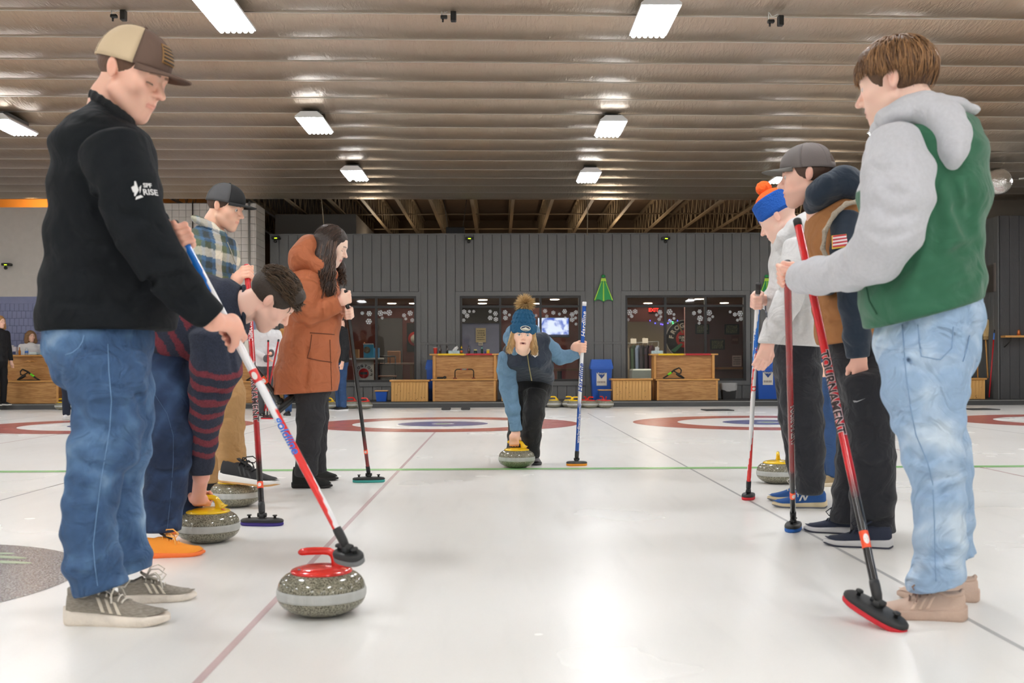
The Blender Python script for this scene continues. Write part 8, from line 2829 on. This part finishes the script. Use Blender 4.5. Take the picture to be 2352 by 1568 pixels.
# knitted hat with fur bobble
knit = mat('blue_knit', (28, 84, 118), rough=0.95, bump=(70, 0.9), bdist=0.01)
kh_ = Sdf(0.005, lambda P: 0.0035 * np.sin(hd.loc(P)[:, 1] * 240) * np.sign(np.sin(hd.loc(P)[:, 2] * 90)) + 0.002 * np.sin(hd.loc(P)[:, 2] * 200))
kh_.add(hd.ell((-0.012, 0, 0.07), (0.108, 0.096, 0.09), k=0.03), hd.ell((-0.02, 0, 0.15), (0.092, 0.088, 0.08), k=0.05))
kh_.cut(hd.pt(0, 0, 0.03), hd.dr(0.12, 0, -1), 0.004)
ko = kh_.build('knitted_hat', knit, P5)
cf = Sdf(0.005, lambda P: 0.0028 * np.sin(np.arctan2(hd.loc(P)[:, 1], hd.loc(P)[:, 0]) * 46))
cf.add(hd.cone((-0.012, 0, 0.03), (-0.012, 0, 0.085), (0.104, 0.117), (0.106, 0.117), 0.01, cap=0.2))
cf.build('cuff', knit, ko)
c = hd.pt(0.106, 0.012, 0.058)
ov = lambda sx, sz, off, nm, m, par: MB().add([hd.pt(0.1055 + off - 0.0 - 1.6 * (sx * math.cos(t)) ** 2, 0.012 + sx * math.cos(t), 0.058 + sz * math.sin(t)) for t in np.linspace(0, 2 * PI, 29)[:-1]], [tuple(range(28))]).build(nm, m, par)
pp = ov(0.040, 0.021, 0.004, 'oval_patch', mat('patch_cream', (226, 222, 204), rough=0.7), ko)
ov(0.034, 0.0165, 0.006, 'patch_border', mat('patch_navy', (52, 62, 86), rough=0.7), pp)
MB().add([hd.pt(0.1135, 0.012 + y, 0.058 + z) for y, z in ((-0.032, -0.004), (-0.012, 0.002), (0, 0.009), (0.014, 0.002), (0.032, -0.004), (0.02, -0.012), (-0.02, -0.012))], [tuple(range(7))]).build('patch_hills', mat('patch_cream', (226, 222, 204)), pp)
rg = random.Random(3)
mb = MB()
pc = hd.pt(-0.02, 0, 0.262)
for i in range(900):
    d = nrm(np.array([rg.gauss(0, 1), rg.gauss(0, 1), rg.gauss(0.25, 1)]))
    L_ = rg.uniform(0.05, 0.078)
    q = pc + d * 0.012
    bend = np.array([rg.gauss(0, 0.25), rg.gauss(0, 0.25), -0.15])
    f = rg.random()
    c = np.array(rgb(176, 138, 84)[:3]) * (1 - f) + np.array(rgb(226, 198, 146)[:3]) * f
    mb.tube([q, q + d * L_ * 0.55, q + nrm(d + bend * 0.5) * L_], [0.0024, 0.002, 0.0004], 4, False, col=tuple(c))
mb.build('fur_bobble', hair_m, ko, kind='stuff')
# blond hair at the sides
bl = Sdf(0.005, folds(0.004, 70, 91, (1, 1, 0.25)))
for y in (1, -1):
    bl.add(hd.cone((0.02, 0.072 * y, 0.03), (0.012, 0.084 * y, -0.06), (0.022, 0.03), (0.028, 0.034), 0.02, lat=(0, 1, 0)), hd.cone((0.012, 0.084 * y, -0.06), (0.03, 0.096 * y, -0.125), (0.027, 0.032), (0.016, 0.02), 0.02, lat=(0, 1, 0)))
blo = bl.build('blond_hair', mat('hair_base_blond', (176, 140, 92), rough=0.5, bump=(160, 1.0), bdist=0.003), P5, smooth_it=0)
mb = MB()
for i in range(320):
    y = rg.choice((1, -1))
    a = rg.uniform(-1, 1)
    p0, p1, p2 = hd.pt(0.02 + 0.024 * a, y * (0.078 + rg.uniform(0, .018)), 0.035), hd.pt(0.018 + 0.03 * a, y * (0.098 + rg.uniform(-.012, .016)), -0.05), hd.pt(0.03 + 0.03 * a, y * (0.095 + rg.uniform(-.022, .03)), -0.125 + rg.uniform(-.02, .03))
    ph = rg.uniform(0, 6.28)
    pts = [p0 * (1 - t) ** 2 + p1 * 2 * t * (1 - t) + p2 * t * t + hd.l * 0.009 * t * math.sin(ph + 7 * t) + hd.f * 0.007 * t * math.cos(ph + 7 * t) for t in np.linspace(0, 1, 8)]
    f = rg.random()
    c = np.array(rgb(150, 116, 72)[:3]) * (1 - f) + np.array(rgb(222, 192, 140)[:3]) * f
    mb.tube(pts, [0.0028 * (1 - 0.8 * (k / 7) ** 2) for k in range(8)], 4, False, col=tuple(c))
mb.build('hair_strands', hair_m, blo, kind='stuff')
cH = ramp_col([(0, (24, 84, 176)), (0.27, (24, 84, 176)), (0.30, (240, 240, 242)), (0.64, (240, 240, 242)), (0.70, (24, 84, 176)), (1, (18, 74, 160))])
e, a_, s_ = broom(p5t, p5b, 'blue and white broom with orange-edged pad held by the sliding woman', lambda t, a: cH(t), mat('pad_orange', (232, 150, 30), rough=0.7), RT, capm=mat('cap_white', (236, 236, 238), rough=0.4), head_m=mat('brush_head_worn', (70, 70, 70), rough=0.6, var=0.8, vscale=16), knobs=False, r0=0.0152, r1=0.0145, hl=0.165, hw=0.085)
hl_w, hl_b = mat('print_white', (236, 236, 236)), mat('lettering_royal', (28, 76, 170), rough=0.4)
wrap_text('Hardline', s_, a_, 0.0155, 0.054, hl_w, e, -FW + RT * 0.35, 0.855, bold=0.0008, shear=0.3, spacing=1.05)
wrap_text('Hardline', s_, a_, 0.0155, 0.06, hl_b, e, -FW + RT * 0.1, 0.50, bold=0.0012, shear=0.3, spacing=1.08)
wrap_text('www.hardlinecurling.com', s_, a_, 0.0152, 0.028, hl_w, e, -FW + RT * 0.25, 0.19, bold=0.0003)

# ================================================================== PERSON: white hoodie, orange and blue beanie
G = Rig(5.92)
P6 = empty('person', ground(1840, 1155), 'person in pale grey hoodie with orange and blue bobble beanie', 'person')
SK6 = (232, 190, 174)
hd = Head(G.p(1789, 504, 0.0), 210, 30, 0, 1.0)
sdh = Sdf(0.0038).add(*hd.prims(eyes='shut'), *hd.neck(G.p(1826, 565, 0.0), 0.055, 0.065)).add(Cone(G.p(1826, 560, 0), G.p(1830, 620, 0), 0.075, 0.09))
p6t, p6b = pix(1742, 652, 5.8), ground(1719, 1146)
C6 = p6t + (p6b - p6t) * 0.075
w6 = pix(1762, 690, 5.98)
g6 = grip_hand(C6, p6t - p6b, C6 - w6, FW * 0.9 + RT * 0.1, w6, 0.0138, 1.02, 0.0042)
h6 = hang_hand(G.p(1764, 786, -0.22), -UP - RT * 0.32, -FW, 1.05, 0.0042, 0.55, -1)
build_body(P6, [(sdh, hd.skin_col(SK6, brow=(120, 90, 64), stubble=0.15)), (g6, hand_col(SK6)), (h6, hand_col(SK6))], G, [[(1830, 610, 0.0), (1836, 580, -0.17), (1806, 700, -0.24), (1764, 786, -0.22)], [(1830, 610, 0), (1822, 580, 0.18), (1795, 680, 0.18), (w6,)]])
ash = mat('ash_fleece', (214, 214, 214), rough=0.9, bump=(400, 0.3), bdist=0.003, sheen=0.1, var=0.04, vscale=100, wr=(7, 0.6, 0.03))
bd = Sdf(0.0095, folds(0.006, 15, 101))
bd.add(*G.chain([(1820, 520, 0.02, 30, 46), (1826, 548, 0.02, 48, 72), (1828, 600, 0.02, 54, 84), (1826, 680, 0.02, 60, 82), (1830, 750, 0.02, 60, 82), (1832, 830, 0.02, 58, 80)], 0.05, 0.4))
bd.add(*G.chain([(1836, 566, -0.18, 36, 34), (1826, 640, -0.22, 34, 33), (1806, 700, -0.24, 30, 30), (1780, 750, -0.24, 26, 26), (1762, 792, -0.22, 21, 22)], 0.014, 0.5))
bd.add(*G.chain([(1822, 566, 0.2, 36, 34), (1806, 640, 0.24, 32, 31), (1790, 690, 0.18, 27, 27), (1762, 692, 0.07, 20, 20)], 0.03, 0.5))
bd.cut(G.p(1764, 789, -0.22), nrm(-UP * 1 - RT * 0.05), 0.006)
crease(G, bd, [[(1800, 690), (1812, 706), (1830, 706)], [(1772, 740), (1784, 752), (1800, 750)], [(1840, 650), (1850, 700), (1846, 760)], [(1782, 640), (1790, 670), (1788, 700)]], 0.018, 0.008)
bdo = bd.build('hoodie', ash, P6)
hb6 = Sdf(0.008, folds(0.004, 22, 103)).add(*G.chain([(1792, 566, -0.04, 10, 14), (1800, 545, -0.1, 13, 16), (1826, 520, -0.12, 16, 18), (1850, 512, -0.06, 20, 22), (1856, 510, 0.02, 20, 24), (1845, 512, 0.1, 18, 20), (1815, 530, 0.12, 14, 16), (1796, 558, 0.06, 10, 14), (1792, 566, -0.04, 10, 14)], 0.03, 1), *G.chain([(1836, 530, 0, 24, 50), (1858, 526, 0, 24, 54), (1868, 550, 0, 20, 46)], 0.04, 1))
hb6.build('hood', ash, bdo)
stitch(G, [(1758, 690), (1758, 710), (1762, 728)], bd, 0.004, mat('zip_grey', (100, 104, 116), rough=0.6), bdo, 'pocket_zip')
tr = Sdf(0.0105, folds(0.006, 20, 105, (0.6, 0.6, 1.2)))
tr.add(*G.chain([(1828, 780, 0.02, 54, 70), (1830, 850, 0.02, 52, 64)], 0.04, 0.6))
tr.add(*G.chain([(1838, 850, -0.06, 48, 44), (1840, 920, -0.07, 46, 42), (1846, 980, -0.08, 44, 40), (1855, 1040, -0.08, 37, 36), (1861, 1095, -0.08, 31, 32), (1860, 1122, -0.08, 27, 30), (1860, 1150, -0.08, 25, 28)], 0.03, 0.4))
tr.add(*G.chain([(1820, 850, 0.12, 42, 42), (1824, 960, 0.14, 34, 38), (1836, 1060, 0.16, 28, 32), (1840, 1110, 0.16, 25, 28), (1840, 1140, 0.16, 24, 26)], 0.03, 0.4))
tr.cut(ground(1860, 1160) + UP0 * 0.085, -UP0, 0.005)
tr.build('black_joggers', mat('black_track', (24, 26, 34)), P6)
blu = mat('blue_suede', (44, 92, 160), rough=0.85, bump=(250, 0.3), bdist=0.002)
s6 = dict(upper=blu, sole=mat('cream_sole', (222, 206, 170), rough=0.7), outsole=mat('outsole_grey', (110, 112, 120), rough=0.7), lace=mat('lace_cream', (226, 220, 208)), sole_h=0.030, tongue=mat('tongue_cream', (216, 204, 178), rough=0.8))
up_o, us, Ps = shoe(P6, ground(1900, 1166), ground(1773, 1163), UP0, s6, 1)
shoe(P6, ground(1880, 1150), ground(1762, 1149), UP0, s6, -1)
whl = mat('print_white', (236, 236, 236))
for t0, t1, th0, th1 in ((0.50, 0.44, 0.25, 0.85), (0.44, 0.40, 0.85, 0.25), (0.40, 0.33, 0.25, 0.85)):
    mb = MB()
    mb.grid(lambda u, v: us(t0 + (t1 - t0) * v + 0.035 * (u - 0.5), 0 + th0 + (th1 - th0) * v, 0.0025), 2, 6)
    solid(mb.build('side_letter', whl, up_o), 0.002)
bnb, bno = mat('beanie_blue', (22, 84, 172), rough=0.95, bump=(120, 0.8), bdist=0.006), mat('beanie_orange', (248, 106, 40), rough=0.95, bump=(120, 0.8), bdist=0.006)
dm = Sdf(0.005, folds(0.002, 120, 107)).add(hd.ell((-0.014, 0, 0.085), (0.103, 0.086, 0.092), k=0.03)).cut(hd.pt(0, 0, 0.05), hd.dr(0, 0, -1), 0.004)
dmo = dm.build('beanie', bno, P6)
Sdf(0.005, folds(0.002, 120, 108)).add(hd.cone((-0.014, 0, 0.03), (-0.014, 0, 0.122), (0.095, 0.115), (0.093, 0.112), 0.01, cap=0.2)).build('beanie_cuff', bnb, dmo)
Sdf(0.005, folds(0.005, 110, 109)).add(hd.ell((-0.016, 0, 0.196), (0.042, 0.042, 0.04))).build('bobble', bno, dmo)
e, a_, s_ = broom(p6t, p6b, 'white broom with red and blue swirls beside the pale hooded player', swirl, mat('pad_red', (200, 30, 44)), FW * 0.9 + RT * 0.3, capm=blk, hl=0.15, ring=[(0.5, 0.03, mat('sticker_red', (222, 50, 44)))])
wrap_text('goldline', a_, s_, 0.0136, 0.042, tb_, e, -FW, 0.27, bold=0.0008, shear=0.2)


# ================================================================== PEOPLE FARTHER BACK
def far_person(D, foot, label, H_, top, legs, face, skin=(226, 182, 160), hair=(70, 50, 38), long_hair=False, hands=True, z0=0.0, shoe_c=(30, 30, 32), sole_c=(230, 228, 224), coat_low=0.0, pose=None, curly=False):
    """standing figure about H_ metres tall; foot = pixel of the feet; face = heading in degrees"""
    base = ground(foot[0], foot[1], z0)
    f = facing(face)
    l = np.cross(UP0, f)
    s = H_ / 1.75
    P = lambda a, b_, c: base + s * (a * f + b_ * l + c * UP0)
    e = empty('person', base, label, 'person')
    hh = Head(P(0.03, 0, 1.62), face, 4, 0, 0.95 * s)
    arms = pose or [[(0, 0.19, 1.40), (0.0, 0.24, 1.12), (0.06, 0.24, 0.88)], [(0, -0.19, 1.40), (0.0, -0.24, 1.12), (0.06, -0.24, 0.88)]]
    sd = Sdf(0.0065).add(*hh.prims(eyes='shut'), *hh.neck(P(-0.01, 0, 1.38), 0.052, 0.06))
    cut_w = []
    for ar in arms:
        a, c, w_ = (P(*q) for q in ar)
        sd.add(Cone(P(0, 0, 1.38), a, 0.03, 0.03), Cone(a, c, 0.03, 0.03), Cone(c, w_, 0.03, 0.026))
        d = nrm(w_ - c)
        sd.add(Cone(w_, w_ + d * 0.08 * s, 0.028, 0.03, k=0.01))
        for q in (-1.5, -0.5, 0.5, 1.5):
            sd.add(Cone(w_ + d * 0.07 * s + f * q * 0.018, w_ + d * 0.15 * s + f * q * 0.015 + l * 0.01, 0.010, 0.008, k=0.006))
        sd.add(Cone(w_ + d * 0.02 * s, w_ + d * 0.09 * s + f * 0.045, 0.012, 0.009, k=0.008))
    build_body(e, [(sd, hh.skin_col(skin, brow=hair))])
    tp = Sdf(0.015, folds(0.006, 16, 40 + int(foot[0]))).add(Cone(P(0, 0, 1.42), P(0, 0, 1.36), (0.12 * s, 0.08 * s), (0.19 * s, 0.11 * s), l), Cone(P(0, 0, 1.36), P(0, 0, 1.1), (0.2 * s, 0.125 * s), (0.18 * s, 0.125 * s), l, k=0.05), Cone(P(0, 0, 1.1), P(0, 0, 0.86 - coat_low), (0.18 * s, 0.125 * s), (0.19 * s, 0.135 * s), l, cap=0.2, k=0.05))
    for ar in arms:
        a, c, w_ = (P(*q) for q in ar)
        tp.add(Cone(a, c, 0.066 * s, 0.054 * s, k=0.04), Cone(c, w_, 0.054 * s, 0.040 * s, cap=0.3, k=0.03))
    tp.build('jacket', top, e)
    lg = Sdf(0.015, folds(0.006, 20, int(foot[0]) + 55)).add(Cone(P(0, 0, 0.95), P(0, 0, 0.85), (0.165 * s, 0.12 * s), (0.17 * s, 0.125 * s), l))
    for q in (1, -1):
        lg.add(Cone(P(0, 0.09 * q, 0.85), P(0.02, 0.1 * q, 0.48), 0.088 * s, 0.066 * s, k=0.03), Cone(P(0.02, 0.1 * q, 0.48), P(0, 0.1 * q, 0.07), 0.066 * s, 0.056 * s, cap=0.2, k=0.03))
    lg.build('trousers', legs, e)
    st = dict(upper=mat('bgshoe_%d%d%d' % shoe_c, shoe_c, rough=0.7), sole=mat('bgsole_%d%d%d' % sole_c, sole_c, rough=0.6), sole_h=0.03)
    for q in (1, -1):
        shoe(e, P(-0.09, 0.1 * q, 0), P(0.19, 0.12 * q, 0), UP0, st, q)
    hm = mat('hair_%d%d%d' % hair, hair, rough=0.5, bump=(120, 1.0), bdist=0.006)
    if long_hair:
        hs = Sdf(0.009, folds(0.012 if curly else 0.004, 60, 7)).add(hh.ell((-0.018, 0, 0.046), (0.112, 0.092, 0.096), k=0.03), hh.cone((-0.05, 0, 0.0), (-0.05, 0, -0.1), (0.1, 0.06), (0.11, 0.06), 0.04), *[hh.cone((0.0, 0.085 * q, 0.04), (0.01, 0.1 * q, -0.11), 0.04, 0.045, 0.04) for q in (1, -1)])
        hs.add(hh.ell((0.105, 0, -0.01), (0.06, 0.07, 0.1), k=0.01, sub=True))
        hs.build('hair', hm, e, smooth_it=0)
    else:
        hair_shell(hh, e, hm, -0.04, 0.045, 0.008, 0.002)
    return e, P, hh


blkj = mat('bg_black_jacket', (26, 27, 30), rough=0.85, wr=(9, 0.6, 0.03), bump=(300, 0.3), bdist=0.003)
blkt = mat('bg_black_trouser', (20, 20, 23), rough=0.85)
navt = mat('bg_navy_trouser', (24, 32, 50), rough=0.85)
jn = mat('bg_jeans', (44, 74, 116), rough=0.85, wr=(9, 0.6, 0.03), bump=(300, 0.3), bdist=0.003, var=0.15, vscale=9)
wj = mat('bg_white_jacket', (220, 221, 222), rough=0.8, wr=(9, 0.6, 0.03), bump=(300, 0.3), bdist=0.003)
tj = mat('bg_tan_jacket', (176, 126, 66), rough=0.85, wr=(9, 0.6, 0.03), bump=(300, 0.3), bdist=0.003)
gt = mat('bg_grey_trouser', (72, 74, 76), rough=0.85, wr=(9, 0.6, 0.03), bump=(300, 0.3), bdist=0.003)
far_person(20.3, (-2, 931), 'person in black vest and trousers cut by the left edge', 1.66, blkj, blkt, 20, hair=(176, 130, 80), long_hair=True, z0=0.085)
bq = onY(70, 800, 21.3)
e_, P_, h_ = far_person(21.3, (70, 917), 'curly-haired woman in white fleece behind the far left bench', 1.60, mat('bg_white_fleece', (238, 238, 236), rough=0.9), navt, 40, hair=(140, 104, 66), long_hair=True, curly=True, z0=0.1)
d_ = V(onY(70, 800, 21.5)[0], 21.48, -0.19) - V(e_.location[0], e_.location[1], 0.1)
e_.location = (e_.location[0] + d_[0], 21.48, -0.19 + 0.1)
far_person(15.9, (168, 962), 'person in navy trousers and white shoes hidden behind the black polo man', 1.68, blkj, navt, 60, shoe_c=(230, 230, 230))
gl = [[(0, 0.19, 1.40), (0.06, 0.24, 1.14), (0.24, 0.08, 1.08)], [(0, -0.19, 1.40), (0.06, -0.24, 1.14), (0.24, -0.04, 1.0)]]
e_, P_, h_ = far_person(16.4, (612, 958), 'person in white jacket and grey gloves gripping a red broom far back', 1.62, wj, gt, 70, hair=(54, 40, 32), long_hair=True, pose=gl)
for q in ((0.25, 0.05, 1.07), (0.25, -0.03, 0.98)):
    Sdf(0.008).add(Ell(P_(*q), (0.05, 0.05, 0.06))).add(*[Cone(P_(q[0] + 0.03, q[1] - 0.03, q[2] + zz), P_(q[0] + 0.06, q[1] + 0.02, q[2] + zz), 0.013, 0.012, k=0.006) for zz in (-0.035, -0.012, 0.012, 0.035)]).build('glove', mat('grey_glove', (92, 92, 94), rough=0.9), e_)
t_ = P_(0.27, 0.0, 1.28)
broom(t_, ground(614, 962), 'thin red broom upright in the grey gloves far back', lambda t, a: tuple(rgb(176, 20, 30)[:3]), mat('pad_red', (200, 30, 44)), RT, capm=blk, seg=20)
far_person(17.3, (676, 954), 'person in tan jacket and jeans half hidden by the brown coat', 1.66, tj, jn, 250, shoe_c=(24, 24, 26), sole_c=(40, 40, 42))
far_person(18.7, (784, 943), 'man in black hoodie and jeans far behind the brown coat', 1.74, blkj, jn, 150, shoe_c=(26, 26, 28), sole_c=(236, 236, 236))
far_person(7.07, (1912, 1112), 'person in jeans and tan shoes hidden behind the brown vest man', 1.70, navt, jn, 185, shoe_c=(150, 128, 92), sole_c=(214, 200, 176))
# loose brooms among them
cQ = ramp_col([(0, (24, 24, 26)), (1, (26, 26, 28))])
hb_ = pix(656, 934, 6.9)
broom(pix(470, 690, 6.7), hb_, 'black broom held aslant with its big grey head off the ice, behind bending man', lambda t, a: cQ(t), mat('pad_dark_grey', (70, 72, 72), rough=0.8), RT * 0.75 + UP * 0.62, tilt=nrm(-RT * 0.6 + UP * 0.7 + FW * -0.35), ring=[(0.84, 0.05, orange_st)], r0=0.016, r1=0.015, hl=0.23, hw=0.09, seg=20)
broom(pix(640, 780, 16.0), ground(606, 958), 'red broom leaning in front of the tan jacket far back', lambda t, a: tuple(rgb(176, 20, 30)[:3]), mat('pad_red', (200, 30, 44)), RT, capm=blk, seg=20)
bpy.context.view_layer.update()
